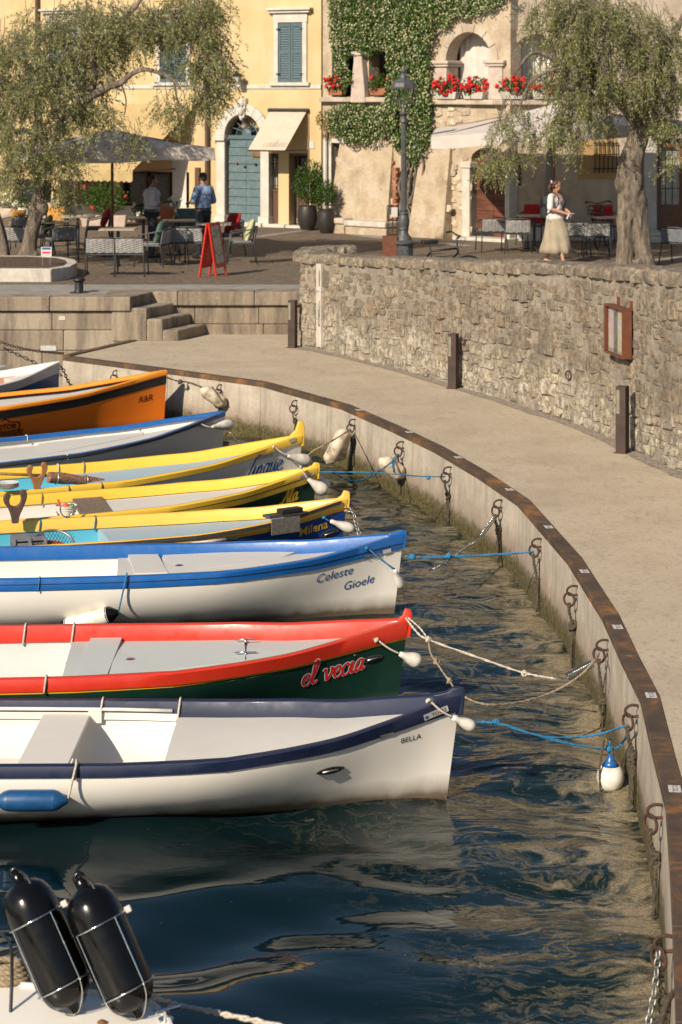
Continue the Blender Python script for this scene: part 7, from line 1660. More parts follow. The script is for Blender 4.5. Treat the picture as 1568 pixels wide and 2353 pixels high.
dangling('i', (.60,), 'single dark rope with a large knot', r=.016); dangling('j', (.62, .55), 'twisted brown rope at the ring of el vecia', knot=.5); dangling('k', (.6, .58, .5), 'dark rope bundle behind the white and blue ball fender', r=.015, spread=.06); dangling('l', (.55, .5), 'dark doubled rope under the low near ring'); dangling('m', (.6, .55, .5), 'ropes hanging at the bottom right corner'); dangling('d', (.5, .45), 'dark weedy ropes behind the sausage fenders'); dangling('e', (.5,), 'dark rope behind the round dirty fender'); dangling('b', (.40, .35), 'dark rope tails below the tan fender')
# fenders on the quay
Yd = RING['d'].y; fender_tube('sausage_fender', 'dirty white sausage fender hanging on the quay, front one', D(795, 985, Yd - .12), D(752, 1066, Yd - .20), .095, rope=[RING['d'], D(795, 985, Yd - .12)], cone=.14); fender_tube('sausage_fender', 'dirty white sausage fender hanging on the quay, tucked behind', D(797, 985, Yd - .05), D(778, 1058, Yd - .05), .085, rope=[RING['d'], D(797, 985, Yd - .05)], cone=.14)
Ye = RING['e'].y; fender_tube('round_fender', 'fat dirty round fender with blue knot on the quay', D(872, 1054, Ye - .16), D(930, 1096, Ye - .08), .105, rope=[RING['e'], D(902, 1058, Ye - .22), D(905, 1085, Ye - .24)], ropemat='rope_blue', cone=.3)
Yb_ = RING['b'].y; fender_tube('tan_fender', 'tan tube fender lashed to the quay beside the orange bow', D(462, 893, Yb_ - .12), D(520, 931, Yb_ - .10), .095, rope=[RING['b'], D(488, 888, Yb_ - .12), D(512, 924, Yb_ - .22)], cone=.22)
# bow fenders
TF_ = [('bow_fender', 'white teardrop fender hanging at the bow of BELLA', bella, (985, 1608), (1040, 1648), (1091, 1672), .045), ('bow_fender', 'cream teardrop fender hanging at the bow of el vecia', vecia, (865, 1468), (918, 1502), (966, 1522), .062), ('bow_fender', 'small white teardrop fender at the bow of Celeste Gioele', celeste, (843, 1258), (908, 1308), (924, 1350), .045),
    ('bow_fender', 'white teardrop fender at the bow of Milena', milena, (745, 1188), (759, 1197), (814, 1218), .058), ('bow_fender', 'white teardrop fender at the bow of Ala, front of two', ala, (692, 1072), (708, 1101), (750, 1131), .075), ('bow_fender', 'white teardrop fender at the bow of the tall-stemmed boat', sing, (630, 1026), (661, 1047), (712, 1061), .078), ('bow_fender', 'white teardrop fender pointing right at the grey-white bow', whiteb, (462, 974), (487, 981), (534, 975), .072)]
for nm, lb, B, a, b_, c, r in TF_:
    pa = B.to_world(B.pick(*a)); Yf = B.Y - .14; A = D(*b_, min(pa.y, Yf) - .02); C_ = D(*c, B.Y - .12)
    fender_tear(nm, lb, A, C_, r, 'fender_white', 'teardrop bow fenders', [pa + Vector((0, -.03, .01)), (pa + A) / 2 + Vector((0, -.03, -.005)), A], 'rope_blue' if B in (celeste, milena) else 'rope_white')
    b0 = MB()
    for _ in range(3): b0.torus((pa + Vector((0, -.035, 0)) - A), .016, .008, (random.uniform(-1, 1), random.uniform(-1, 1), random.uniform(-1, 1)), 10, 5)
    bpy.data.objects[[o for o in bpy.data.objects if o.get('label') == lb][0].name]; root = [o for o in bpy.data.objects if o.get('label') == lb][0]; b0.build('knot', 'rope_blue' if B in (celeste, milena) else 'rope_white', root, smooth=2)
fender_tear('bow_fender', 'white teardrop fender at the bow of Ala, far one', D(728, 1092, 25.25), D(752, 1122, 25.3), .07, 'fender_white', 'teardrop bow fenders')
# side fenders
pA = celeste.to_world(celeste.pick(135, 1440)); pB = celeste.to_world(celeste.pick(275, 1400)); gw = celeste.to_world(celeste.pick(291, 1326))
fender_tube('side_fender', 'white cylinder fender with black ends on the side of Celeste Gioele', pA + Vector((0, -.11, 0)), pB + Vector((0, -.10, 0)), .082, ('fender_white', 'fender_black'), [pB + Vector((0, -.10, 0)), gw + Vector((0, -.04, 0)), gw + Vector((0, .02, .03))], 'rope_blue', cone=.2)
pA = bella.to_world(bella.pick(-8, 1830)); pB = bella.to_world(bella.pick(160, 1829)); gw = bella.to_world(bella.pick(176, 1758))
fender_tube('side_fender', 'blue cylinder fender with white cord on the side of BELLA', pA + Vector((0, -.09, 0)), pB + Vector((0, -.09, 0)), .072, ('fender_blue', 'fender_blue'), [pB + Vector((0, -.09, 0)), (pB + gw) / 2 + Vector((.0, -.07, 0)), gw + Vector((0, -.04, 0)), gw + Vector((0, .02, .03))], 'rope_white', cone=.22)
# ball fender
p = D(1403, 1793, 15.95); p.z = .085; bt = thing('ball_fender', 'white ball fender with blue cap floating by the quay', 'fender', p); MB().lathe([(.001, -.10), (.05, -.088), (.085, -.055), (.103, 0), (.094, .05), (.066, .092)], 20).build('ball', 'fender_white', bt, smooth=2)
MB().lathe([(.0665, .092), (.045, .115), (.028, .14), (.022, .165), (.012, .17), (.001, .17)], 16).build('cap', 'fender_bluecap' if 'fender_bluecap' in MAT else 'blue_paint', bt, smooth=2); MB().tube(catmull([(0, 0, .15), (-.01, 0, .22), (.0, 0, .29)], 4), .009, 6).build('cord', 'rope_blue', bt); MB().tube(catmull([(-.05, -.05, .3), (-.085, -.06, .1), (-.08, -.06, -.09)], 4), .008, 6).build('cord', 'rope_old', bt)
# mooring lines
S = lambda B, x, z: B.to_world(Vector((x, 0, z)))
GRO = 'mooring lines between bows and quay'
def line(lb, pts, mat, r=.012, knots=(), tw=True):
    t = thing('mooring_rope', lb, 'rope', pts[0], 0, GRO); o = Vector(pts[0]); b = twist_rope(MB(), [Vector(p) - o for p in pts], r, 11); b.build('strand', mat, t, smooth=2)
    for k in knots:
        b = MB()
        for _ in range(4): b.torus(Vector(k) - o + Vector((random.uniform(-1, 1), random.uniform(-1, 1), random.uniform(-1, 1))) * r * .6, r * 1.9, r * .95, (random.uniform(-1, 1), random.uniform(-1, 1), random.uniform(-1, 1)), 12, 6)
        b.build('knot', mat, t, smooth=2)
    return t
st = S(bella, .02, .56); line('upper blue line from BELLA to the quay', [st, D(1140, 1660, 15.75), D(1250, 1692, 15.8), D(1360, 1690, 15.9), RING['k'] + Vector((0, 0, .03))], 'rope_blue', .009, [D(1140, 1660, 15.75)]); line('lower blue line from BELLA carrying the ball fender', [st, D(1140, 1662, 15.72), D(1270, 1700, 15.8), D(1400, 1722, 15.95), D(1435, 1700, 15.95), RING['k']], 'rope_blue', .010, [D(1400, 1722, 15.95)])
MB_ = thing('shackle', 'steel snap shackle at the bow of BELLA', 'shackle', st); MB().torus((.03, 0, 0), .04, .007, (0, 1, 0), 16, 6, sx=1.6).build('loop', 'chrome', MB_, smooth=2); MB().tube([(-.03, 0, 0), (.01, 0, 0)], .008, 6).build('pin', 'chrome', MB_)
hv = vecia.to_world(Vector((-.02, 0, vecia.zs(0) + .03))); kn = D(985, 1470, 17.6); q8 = D(1278, 1560, 17.3)
line('white line from the stem head of el vecia, upper strand', [hv, D(965, 1443, 17.7), kn], 'rope_white', .008); line('white line from the stem head of el vecia to the spring', [hv + Vector((0, -.03, -.01)), D(958, 1452, 17.65), kn, D(1100, 1511, 17.5), D(1200, 1545, 17.4), q8], 'rope_white', .010, [kn, D(1205, 1548, 17.4)])
line('slack tan line sagging from el vecia towards the quay', [kn, D(990, 1500, 17.4), D(1005, 1525, 17.2), D(1033, 1565, 16.9), D(1062, 1598, 16.6), D(1120, 1619, 16.5), D(1200, 1612, 16.7), D(1270, 1590, 16.9), D(1330, 1555, 17.0), D(1365, 1520, 17.1), RING['j'] + Vector((0, 0, .06))], 'rope_tan', .010, [D(1003, 1520, 17.25), D(1033, 1565, 16.9)])
def spring(lb, a, b_, r=.028, n=12, w_=.005):
    a, b_ = Vector(a), Vector(b_); d = (b_ - a); t = d.normalized(); nx = t.orthogonal().normalized(); ny = t.cross(nx); th = thing('mooring_spring', lb, 'spring', a, 0, 'steel mooring springs'); L = d.length
    MB().tube([t * L * (.12 + .76 * i / (n * 10)) + (nx * math.cos(2 * PI * i / 10) + ny * math.sin(2 * PI * i / 10)) * r for i in range(n * 10 + 1)], w_, 5).build('coil', 'chrome', th, smooth=2); MB().tube([(0, 0, 0), t * L * .5], .006, 5).tube([t * L * .5, d], .006, 5).build('rod', 'steel', th)
spring('steel spring on the line of el vecia at the quay', q8 + Vector((.06, 0, 0)), RING['j'] + Vector((-.02, 0, -.0)))
g = RING['g']; sp_e = D(1100, 1240, g.y - .45); spring('rusty spring below the ring with white cord', g, sp_e, .022); chain('mooring_chain', 'bright chain dipping into the water between Celeste Gioele and the quay', [sp_e, D(1065, 1262, g.y - .9), D(1015, 1298, g.y - 1.6), D(985, 1310, g.y - 1.9)], 'chrome', .055, .006)
ca = S(celeste, .015, .56); line('taut blue line from Celeste Gioele to the quay', [ca, D(960, 1281, celeste.Y), D(1080, 1277, celeste.Y + .1), RING['h'] + Vector((0, 0, .04))], 'rope_blue', .012, [D(948, 1279, celeste.Y), D(1030, 1278, celeste.Y)])
aa = S(ala, -.05, .72); line('taut blue line from Ala to the quay', [aa, D(860, 1086, ala.Y - .05), D(960, 1094, ala.Y), RING['f'] + Vector((0, 0, .06))], 'rope_blue', .009, [D(985, 1097, ala.Y)]); line('slack blue line from Ala to the round fender', [aa, D(760, 1085, ala.Y + .3), D(805, 1104, ala.Y + .6), D(850, 1096, ala.Y + 1.0), RING['e'] + Vector((-.02, -.1, -.02))], 'rope_blue', .010)
ssn = S(sing, .015, .52); line('tan line from the tall-stemmed boat to the sausage fenders', [ssn, D(722, 1035, sing.Y), D(755, 1018, sing.Y + .1), RING['d'] + Vector((0, 0, .03))], 'rope_tan', .011, [D(697, 1050, sing.Y - .1)])
wsn = S(whiteb, .01, .5); line('short white line dropping from the grey-white bow', [wsn, D(530, 995, whiteb.Y), D(545, 1012, whiteb.Y + .1), D(565, 1022, whiteb.Y + .2)], 'rope_white', .013)
osn = S(orange, .01, .78); line('grey knotted line from the orange bow to the tan fender', [osn, D(410, 876, orange.Y + .1), D(440, 880, orange.Y + .2), RING['b'] + Vector((0, -.08, .04))], 'rope_old', .013, [D(415, 877, orange.Y + .1), D(458, 884, orange.Y + .3)])
chain('mooring_chain', 'dark chain hanging from the bow of Milena to the water', [S(milena, -.04, .66), D(812, 1180, milena.Y - .1), D(820, 1205, milena.Y - .2), D(828, 1235, milena.Y - .3), D(834, 1262, milena.Y - .3)], 'steel', .07, .009)
chain('mooring_chain', 'rusty chain along the harbour wall behind the blue boat', [D(-20, 778, 37.0), D(30, 795, 36.8), D(80, 806, 36.4), D(120, 810, 36.0), D(147, 812, 35.4)], 'rust', .075, .008); chain('mooring_chain', 'rusty chain on the walkway from the steps to the corner', [D(295, 778, 37.3), D(320, 776, 37.3), D(345, 775, 37.3), D(357, 772, 37.25)], 'rust', .09, .010)
chain('mooring_chain', 'chain hanging beside the bow of the worn blue boat', [S(blueb, .02, .78), D(146, 850, 34.1), D(155, 872, 34.2), D(166, 890, 34.3)], 'rust', .07, .009); chain('mooring_chain', 'steel chain at the bottom right quay ring', [RING['m'] + Vector((0, 0, .1)), RING['m'] + Vector((-.03, -.05, -.1)), RING['m'] + Vector((-.08, -.12, -.3)), RING['m'] + Vector((-.10, -.2, -.55))], 'steel', .06, .007)
rope('mooring_rope', 'smooth grey rope in the bottom right corner', [D(1575, 2262, 10.6), D(1545, 2285, 10.5), D(1528, 2320, 10.4), D(1515, 2365, 10.3)], .016, 'rope_old')
PLW = {21: 'at the low near ring, nearest of all', 22: 'opposite the bow of BELLA', 23: 'opposite the bow of el vecia', 24: 'between el vecia and Celeste Gioele rings', 25: 'at the blue rope of Celeste Gioele', 26: 'above the frayed ropes and spring', 27: 'at the taut blue rope of Ala', 28: 'above the round dirty fender', 29: 'above the sausage fenders, farthest of all'}
for num, u, v in ((21, 1541, 1815), (22, 1494, 1600), (23, 1412, 1443), (24, 1326, 1315), (25, 1238, 1213), (26, 1147, 1127), (27, 1042, 1053), (28, 930, 995), (29, 812, 944)):
    Y = (HC - ZQ) * F / (v - VH); p, n = edge_at_Y(Y); up = Vector((n.x, n.y, 0)); rt = Vector((up.y, -up.x, 0)); c = Vector((p.x, p.y, ZQ + .0085)) - up * .065
    pl = thing('berth_plate', 'white berth number plate on the quay edge ' + PLW[num], 'plate', c, 0, 'berth number plates'); MB().rings([[rt * x + up * y + Vector((0, 0, z)) for x, y in ((-.065, -.038), (.065, -.038), (.065, .038), (-.065, .038))] for z in (0, .002)]).build('plate', 'decal', pl)
    V, Fc = bez_text('TO %d' % num, .05); wd = max(x for x, _ in V); MB().add([rt * (x - wd / 2) + up * (y - .02) + Vector((0, 0, .0035)) for x, y in V], Fc).build('lettering', 'black_text', pl, fix=False)
# ---- things lying in the boats
def fork(lb, u, v, Y, H, mat, mirror=1):
    out = [(-.13, 0), (-.16, .22), (-.27, .48), (-.42, .66), (-.47, .82), (-.40, .98), (-.26, 1.0), (-.18, .92), (-.24, .78), (-.20, .62), (-.06, .56), (.06, .56), (.20, .66), (.24, .82), (.20, .98), (.27, 1.08), (.42, 1.06), (.48, .92), (.44, .74), (.30, .46), (.17, .22), (.13, 0)]
    p = D(u, v, Y); t = thing('oar_fork', lb, 'oar fork', p, R(18)); P = catmull([(x * H * .82 * mirror, 0, z * H) for x, z in out], 3)
    MB().rings([[q + Vector((0, d, 0)) for q in P] for d in (-.028, .028)]).build('fork', mat, t, bevel=.008, smooth=35.0)
fork('orange-brown wooden oar fork on the blue-script boat', 85, 1130, 25.05, .31, 'fork_wood'); fork('dark brown wooden oar fork on Ala', 35, 1202, 22.95, .32, 'dark_wood')
p0, p1 = D(112, 1098, 25.7), D(238, 1106, 26.05); t = thing('driftwood_log', 'split reddish log strapped inside the blue-script boat', 'log', p0, 0); d_ = (p1 - p0); q = Vector((0, 0, 1)).rotation_difference(d_.normalized()); L = d_.length
b = MB(); rs = []
for i in range(13):
    f = i / 12; r_ = .068 * (1 - .55 * f ** 2.2) * (1 + .1 * mnoise.noise(Vector((f * 5, 1, 1)))); rs.append([q @ Vector((r_ * (1 + .25 * mnoise.noise(Vector((math.cos(a) * 1.5, math.sin(a) * 1.5, f * 3)))) * math.cos(a), r_ * (1 + .25 * mnoise.noise(Vector((math.sin(a) * 2, math.cos(a) * 2, f * 4)))) * math.sin(a), f * L)) for a in [2 * PI * k / 14 for k in range(14)]])
b.rings(rs).build('wood', 'log_wood', t, smooth=40.0)
for f in (.14, .68): MB().torus(d_ * f, .066 if f < .5 else .058, .008, d_, 16, 5).build('strap', 'steel', t)
t = thing('plate_stack', 'stack of white plastic plates in the blue-script boat', 'plates', D(18, 1122, 24.9))
for k in range(4): MB().lathe([(.075, 0), (.125, .018), (.13, .022), (.12, .022), (.07, .006), (.001, .006)], 20, (0, 0, k * .016)).build('plate', 'plastic_white', t, smooth=40.0)
MB_ = rope('oar_pole', 'long wooden oar shaft lying in the blue-script boat', [D(-40, 1087, 25.7), D(115, 1093, 25.95)], .017, 'fork_wood', 8, cat='oar')
t = thing('bucket', 'white plastic bucket with orange and green gear in Ala', 'bucket', D(152, 1186, 23.45)); MB().lathe([(.09, 0), (.115, .11), (.122, .112), (.122, .12), (.11, .12), (.085, .012), (.001, .012)], 20).build('pail', 'plastic_white', t, smooth=40.0)
for z in (.05, .075, .1): MB().torus((0, 0, z), .098 + z * .2, .004, n=20, m=5).build('rim', 'plastic_white', t)
MB().tube(catmull([(-.05, 0, .06), (-.07, 0, .13), (-.085, 0, .18)], 3), .014, 6).build('float_handle', 'plastic_orange', t); MB().ell((0, 0, .11), (.04, .04, .03)).build('float', 'plastic_orange', t, smooth=2); MB().ell((.055, .01, .10), (.045, .04, .035)).build('net_bundle', 'plastic_green', t, smooth=2)
tag(MB().box((0, 0, 0), (.85, .05, .07), R(14)).build('plank', 'dark_wood'), 'dark brown plank lying inside Ala behind the oar fork', 'plank'); bpy.data.objects['plank'].location = D(60, 1176, 23.7)
nt_ = thing('landing_net', 'round landing net over an orange float in Milena', 'net', D(122, 1254, 22.35), R(14)); MB().torus((0, 0, .0), .22, .012, (0, -.55, .8), 28, 6).build('hoop', 'steel', nt_, smooth=2)
b = MB(); ax = Vector((0, -.55, .8)).normalized(); e1 = Vector((1, 0, 0)); e2 = ax.cross(e1)
for k in range(-6, 7):
    x = k * .034; h_ = math.sqrt(max(.21 ** 2 - x * x, 0))
    b.tube([e1 * (x + s_ * h_ * .5) + e2 * (s_ * h_) for s_ in (-1, -.5, 0, .5, 1)], .0028, 3, cap=False); b.tube([e1 * (x - s_ * h_ * .5) + e2 * (s_ * h_) for s_ in (-1, -.5, 0, .5, 1)], .0028, 3, cap=False)
b.build('netting', 'black_iron', nt_)['kind'] = 'stuff'
t = thing('life_vest', 'orange float cushion with yellow cord under the net in Milena', 'float', D(115, 1262, 22.5), R(14)); MB().ell((0, 0, 0), (.19, .14, .09), 16, 10).build('cushion', 'plastic_orange', t, smooth=2); MB().tube(catmull([(-.15, -.08, .03), (-.05, -.12, .06), (.05, -.11, .07), (.15, -.06, .04)], 4), .008, 5).build('cord', 'yellow_line', t)
t = thing('plastic_crate', 'dark teal plastic crate in the back of Milena', 'crate', D(66, 1268, 22.45), R(14))
for z in (0, .05, .1, .15): MB().box((0, 0, z), (.32, .24, .028)).build('rail', 'weave_dark', t)
for x, y in ((-.16, -.12), (.16, -.12), (.16, .12), (-.16, .12), (0, -.12)): MB().box((x, y, .075), (.03, .03, .18)).build('post', 'weave_dark', t)
p = milena.to_world(milena.Q(2.9, milena.zs(2.9), milena.hb(2.9) - .03, 1)); t = thing('rowlock', 'chrome U-shaped rowlock on the far gunwale of Milena', 'rowlock', D(154, 1197, p.y), R(14)); MB().tube(catmull([(-.062, 0, .17), (-.07, 0, .12), (-.045, 0, .06), (0, 0, .045), (.045, 0, .06), (.07, 0, .12), (.062, 0, .17)], 4), .009, 6).build('horn', 'chrome', t, smooth=2); MB().tube([(0, 0, -.03), (0, 0, .045)], .012, 6).build('pin', 'chrome', t)
t = rope('oar', 'grey oar with black grip lying on the foredeck of Milena', [D(440, 1250, 22.0), D(520, 1240, 22.15)], .018, 'canvas_grey', 8, cat='oar'); o0 = Vector(t.location); MB().tube([D(518, 1240, 22.15) - o0, D(546, 1237, 22.2) - o0], .021, 8).build('grip', 'black_iron', t)
# ---- white motor boat at the bottom left with fender baskets
wb = thing('motor_boat', 'white boat deck at the bottom left corner carrying black fenders', 'boat', G(200, 2320, 0)); lo = Vector(wb.location); DZ = .95
out = [G(u, v, DZ) for u, v in ((-700, 2195), (-300, 2222), (0, 2256), (120, 2268), (250, 2284), (338, 2297), (378, 2324), (402, 2360), (408, 2420), (380, 2520), (300, 2640), (0, 2860), (-700, 3000))]
cen = sum(out, Vector()) / len(out); P = catmull(out, 3, True)
MB().rings([[cen.lerp(p, k) + Vector((0, 0, z - DZ)) - lo for p in P] for k, z in ((.55, -.25), (.78, .0), (.9, .4), (.97, .8), (1.0, DZ - .05), (1.0, DZ - .012), (.992, DZ))]).build('hull', 'white_paint', wb, smooth=50.0)
MB().rings([[cen.lerp(p, k) + Vector((0, 0, z - DZ)) - lo for p in P] for k, z in ((.985, DZ - .02), (.985, DZ + .016), (.965, DZ + .016), (.96, DZ - .0))], True, False, False).build('toe_rail', 'inside_white', wb, smooth=40.0)
p = G(382, 2345, DZ) - lo; b = MB(); b.tube([p + Vector((-.05, -.02, .045)), p + Vector((.06, .04, .05))], .011, 8); b.tube([p, p + Vector((0, 0, .045))], .014, 8); b.lathe([(.035, 0), (.035, .01)], 12, p); b.build('cleat', 'chrome', wb, smooth=40.0); p = G(235, 2352, DZ) - lo; MB().lathe([(.022, 0), (.022, .008), (.01, .016), (.001, .016)], 12, p).build('deck_stud', 'brass', wb)
for lb, a, b_ in (('large black fender in wire basket, left of the pair', D(46, 2028, 9.98), D(168, 2308, 9.84)), ('large black fender in wire basket, right of the pair', D(192, 2040, 9.94), D(314, 2320, 9.80))):
    t = thing('black_fender', lb, 'fender', b_, 0, 'black fenders in wire baskets'); d_ = (a - b_); L = d_.length; q = Vector((0, 0, 1)).rotation_difference(d_.normalized()); r_ = .124
    MB().lathe([(.018, -.035), (.024, 0), (.065, .008), (.098, .034), (.117, .075), (r_, .125), (r_, L - .13), (.118, L - .08), (.098, L - .036), (.065, L - .008), (.03, L), (.028, L + .03), (.02, L + .05)], 28, q=q).build('body', 'fender_black', t, smooth=2)
    MB().torus(d_ * (1 + .045 / L), .022, .010, q @ Vector((0, 1, 0)), 14, 6).build('eye', 'fender_black', t, smooth=2)
    bk = thing('fender_basket', lb.replace('large black fender in wire basket', 'chrome wire basket holding the black fender'), 'fender holder', b_, 0, 'chrome fender baskets')
    for f in (.16, .70): MB().torus(d_ * f, r_ + .006, .0038, d_, 32, 6).build('hoop', 'chrome', bk, smooth=2)
    for k in range(4):
        an = PI / 4 + k * PI / 2; e = q @ Vector((math.cos(an), math.sin(an), 0)); MB().tube([d_ * .70 + e * (r_ + .010), d_ * .16 + e * (r_ + .010)] , .0032, 6).build('upright', 'chrome', bk)
    for k in range(2):
        an = PI / 4 + k * PI / 2; e = q @ Vector((math.cos(an), math.sin(an), 0)); MB().tube(catmull([d_ * .16 + e * (r_ + .01), d_ * .05 + e * (r_ * .85), -d_ * .07, d_ * .05 - e * (r_ * .85), d_ * .16 - e * (r_ + .01)], 5), .0035, 6).build('bottom_loop', 'chrome', bk, smooth=2)
    e = q @ Vector((1, 0, 0)); MB().box(d_ * .70 + e * (r_ + .022), (.03, .022, .03), q.to_matrix()).build('clamp', 'canvas_grey', bk, bevel=.004)
    w_ = MB().tube(catmull([a + Vector((.0, 0, .05)) - b_, a + Vector((.05, -.05, .03)) - b_, a + Vector((.09, -.1, -.08)) - b_, a + Vector((.1, -.1, -.16)) - b_], 4), .007, 6).build('lanyard', 'black_iron', t)
cr = thing('rope_coil', 'coil of cream rope lying on the white deck edge', 'rope', G(15, 2252, DZ))
for k in range(4): twist_rope(MB(), [Vector(((.10 - .012 * k) * math.cos(a), (.08 - .01 * k) * math.sin(a), .015 + .02 * k)) for a in [2 * PI * j / 16 for j in range(17)]], .017, 12, 3, 2).build('turn', 'rope_tan', cr, smooth=2)
line('thick cream rope leading from the white deck to the right', [G(340, 2296, DZ) + Vector((0, 0, .02)), D(400, 2308, 10.35), D(500, 2328, 10.2), D(640, 2358, 10.0), D(800, 2400, 9.8)], 'rope_white', .017)
rope('black_line', 'black cord hanging at the left picture edge in front of the deck', [D(-10, 2140, 10.3), D(22, 2165, 10.2), D(28, 2230, 10.0), D(24, 2345, 9.85)], .008, 'black_iron')
# ================================================================ people
pm('skin', (.50, .27, .18), (.44, .23, .15), 8, .5); pm('skin_tan', (.30, .15, .09), (.25, .12, .07), 8, .5); pm('hair_brown', (.085, .038, .02), (.05, .024, .014), 24, .5, bump=.5, stretch=(6, 6, 1)); pm('hair_dark', (.02, .016, .014), (.012, .01, .009), 24, .55, bump=.5)
pm('linen_white', (.66, .60, .57), (.56, .50, .48), 6, .9, bump=.4, bscale=18); pm('linen_beige', (.36, .30, .22), (.28, .235, .17), 5, .9, bump=.4, bscale=14); pm('shirt_blue', (.22, .30, .44), (.16, .23, .36), 6, .85, bump=.4, bscale=16); pm('shirt_white', (.50, .50, .52), (.40, .40, .43), 6, .85, bump=.4, bscale=16); pm('trouser_navy', (.014, .018, .03), (.01, .012, .02), 6, .85); pm('bag_dark', (.02, .022, .026), (.012, .013, .016), 8, .7, bump=.3); pm('shoe_dark', (.02, .018, .016), (.012, .01, .01), 8, .5); pm('glasses', (.008, .007, .007), None, 4, .15)
def capsule(mb, a, b, ra, rb, n=12, flat=1.0):
    a, b = Vector(a), Vector(b); d = (b - a); L = max(d.length, 1e-5); q = Vector((0, 0, 1)).rotation_difference(d / L); pr = [(.001, -ra), (ra * .7, -ra * .7), (ra, 0)] + [(lerp(ra, rb, k / 4), L * k / 4) for k in range(1, 4)] + [(rb, L), (rb * .7, L + rb * .7), (.001, L + rb)]
    return mb.lathe(pr, n, a, q=q)
def hand(mb, wrist, d, curl=.4, side=1, up=Vector((0, 0, 1))):
    """palm with five separate bent fingers"""
    d = Vector(d).normalized(); s = d.cross(up).normalized(); n = s.cross(d); w = Vector(wrist); pc = w + d * .05
    for k in range(4): capsule(mb, w + s * (k - 1.5) * .008, w + d * .085 + s * (k - 1.5) * .019, .013, .0105, 8)
    for k, L in enumerate((.066, .075, .070, .055)):
        p = w + d * .085 + s * (k - 1.5) * .0195; q = p + (d * math.cos(curl) - n * math.sin(curl)) * L * .5; e = q + (d * math.cos(curl * 2.2) - n * math.sin(curl * 2.2)) * L * .5; capsule(mb, p, q, .0085, .008, 8); capsule(mb, q, e, .008, .0065, 8)
    tb_ = w + d * .03 - s * side * .028; t1 = tb_ + (d * .7 - s * side * .7).normalized() * .035; capsule(mb, w + d * .015 - s * side * .012, tb_, .014, .012, 8); capsule(mb, tb_, t1, .011, .009, 8); capsule(mb, t1, t1 + (d * .95 - s * side * .25 - n * .3).normalized() * .03, .009, .007, 8)
def head(mb, c, f, r=.095):
    """skull, jaw, nose, ears, lips around centre c facing f"""
    f = Vector(f).normalized(); s = f.cross(Vector((0, 0, 1))).normalized(); z = Vector((0, 0, 1)); c = Vector(c); q = Vector((0, 1, 0)).rotation_difference(f)
    mb.ell(c + z * .028 - f * .008, (.076, .093, .088), 18, 14, q=q); mb.ell(c - z * .035 + f * .022, (.058, .066, .078), 16, 12, q=q); mb.ell(c - z * .085 + f * .05, (.026, .026, .024), 10, 8, q=q)
    capsule(mb, c + f * .086 + z * .012, c + f * .104 - z * .024, .009, .0125, 8); mb.ell(c + f * .078 - z * .058, (.024, .014, .009), 10, 6, q=q); mb.ell(c + f * .075 + z * .028, (.05, .016, .012), 10, 6, q=q)
    for k in (-1, 1): mb.ell(c + s * k * .076 - z * .008, (.010, .022, .032), 8, 8, q=q); mb.ell(c + s * k * .034 + f * .070 - z * .022, (.022, .018, .018), 8, 6, q=q)
    return s, z, f
def face_bits(par, c, f, off, lips=(.40, .14, .12)):
    f = Vector(f).normalized(); s = f.cross(Vector((0, 0, 1))).normalized(); z = Vector((0, 0, 1)); c = Vector(c)
    if 'lips' not in MAT: pm('lips', lips, None, 8, .5); pm('eye_white', (.7, .68, .65), None, 8, .3)
    b = MB(); q = Vector((0, 1, 0)).rotation_difference(f); b.ell(c + f * .090 - z * .058, (.020, .006, .007), 10, 6, q=q); b.build('mouth', 'lips', par, smooth=2)
    for k in (-1, 1): MB().ell(c + s * k * .032 + f * .080 + z * .006, (.012, .008, .006), 8, 6, q=q).build('eye', 'eye_white', par, smooth=2); MB().ell(c + s * k * .032 + f * .0868 + z * .006, (.005, .003, .005), 8, 6, q=q).build('pupil', 'hair_dark', par, smooth=2); MB().ell(c + s * k * .033 + f * .086 + z * .024, (.017, .005, .004), 8, 4, q=q).build('eyebrow', 'hair_dark', par, smooth=2)
def tube_cloth(rings_, name, mat, par, n=36, th=.006, fold=0, seed=0, close=True):
    """garment shell from elliptical rings (centre, rx, ry, angle, fold)"""
    rs = []
    for c, rx, ry, a, fd in rings_:
        ring = []
        for k in range(n):
            t = 2 * PI * k / n; m_ = 1 + fd * (math.sin(t * 5 + seed) * .6 + math.sin(t * 8 + seed * 2 + c[2] * 4) * .4 + .5 * mnoise.noise(Vector((math.cos(t) * 2, math.sin(t) * 2, c[2] * 5 + seed)))); x, y = rx * m_ * math.cos(t), ry * m_ * math.sin(t); ring.append(Vector((c[0] + x * math.cos(a) - y * math.sin(a), c[1] + x * math.sin(a) + y * math.cos(a), c[2])))
        rs.append(ring)
    o = MB().rings(rs, True, False, False).build(name, mat, par, smooth=2, fix=True); so = o.modifiers.new('t', 'SOLIDIFY'); so.thickness = th; so.offset = 0; return o
# ---- walking woman: body turned towards the right, head in profile
p = G(1276, 606, ZP); wm = thing('person', 'woman in white linen shirt and long beige skirt walking right with backpack', 'person', p)
f = Vector((.80, -.60, 0)).normalized(); s = f.cross(Vector((0, 0, 1))); z = Vector((0, 0, 1)); V_ = lambda a, b, c: f * a + s * b + z * c     # forward, to her right, up
hipz = .92; hd_c = V_(.035, 0, 1.585)
mb = MB()
legs = ((-1, V_(-.27, -.09, .09), V_(.0, -.09, .49)), (1, V_(.25, .09, .075), V_(.17, .09, .50)))
for k, an, kn_ in legs:
    hp = V_(0, k * .085, hipz); capsule(mb, hp, kn_, .085, .052); capsule(mb, kn_, kn_.lerp(an, .35) - f * .018, .05, .052); capsule(mb, kn_.lerp(an, .3) - f * .012, an, .05, .034); fo = (an - z * .04); capsule(mb, fo - f * .03, fo + f * .14 - z * .012, .035, .028)
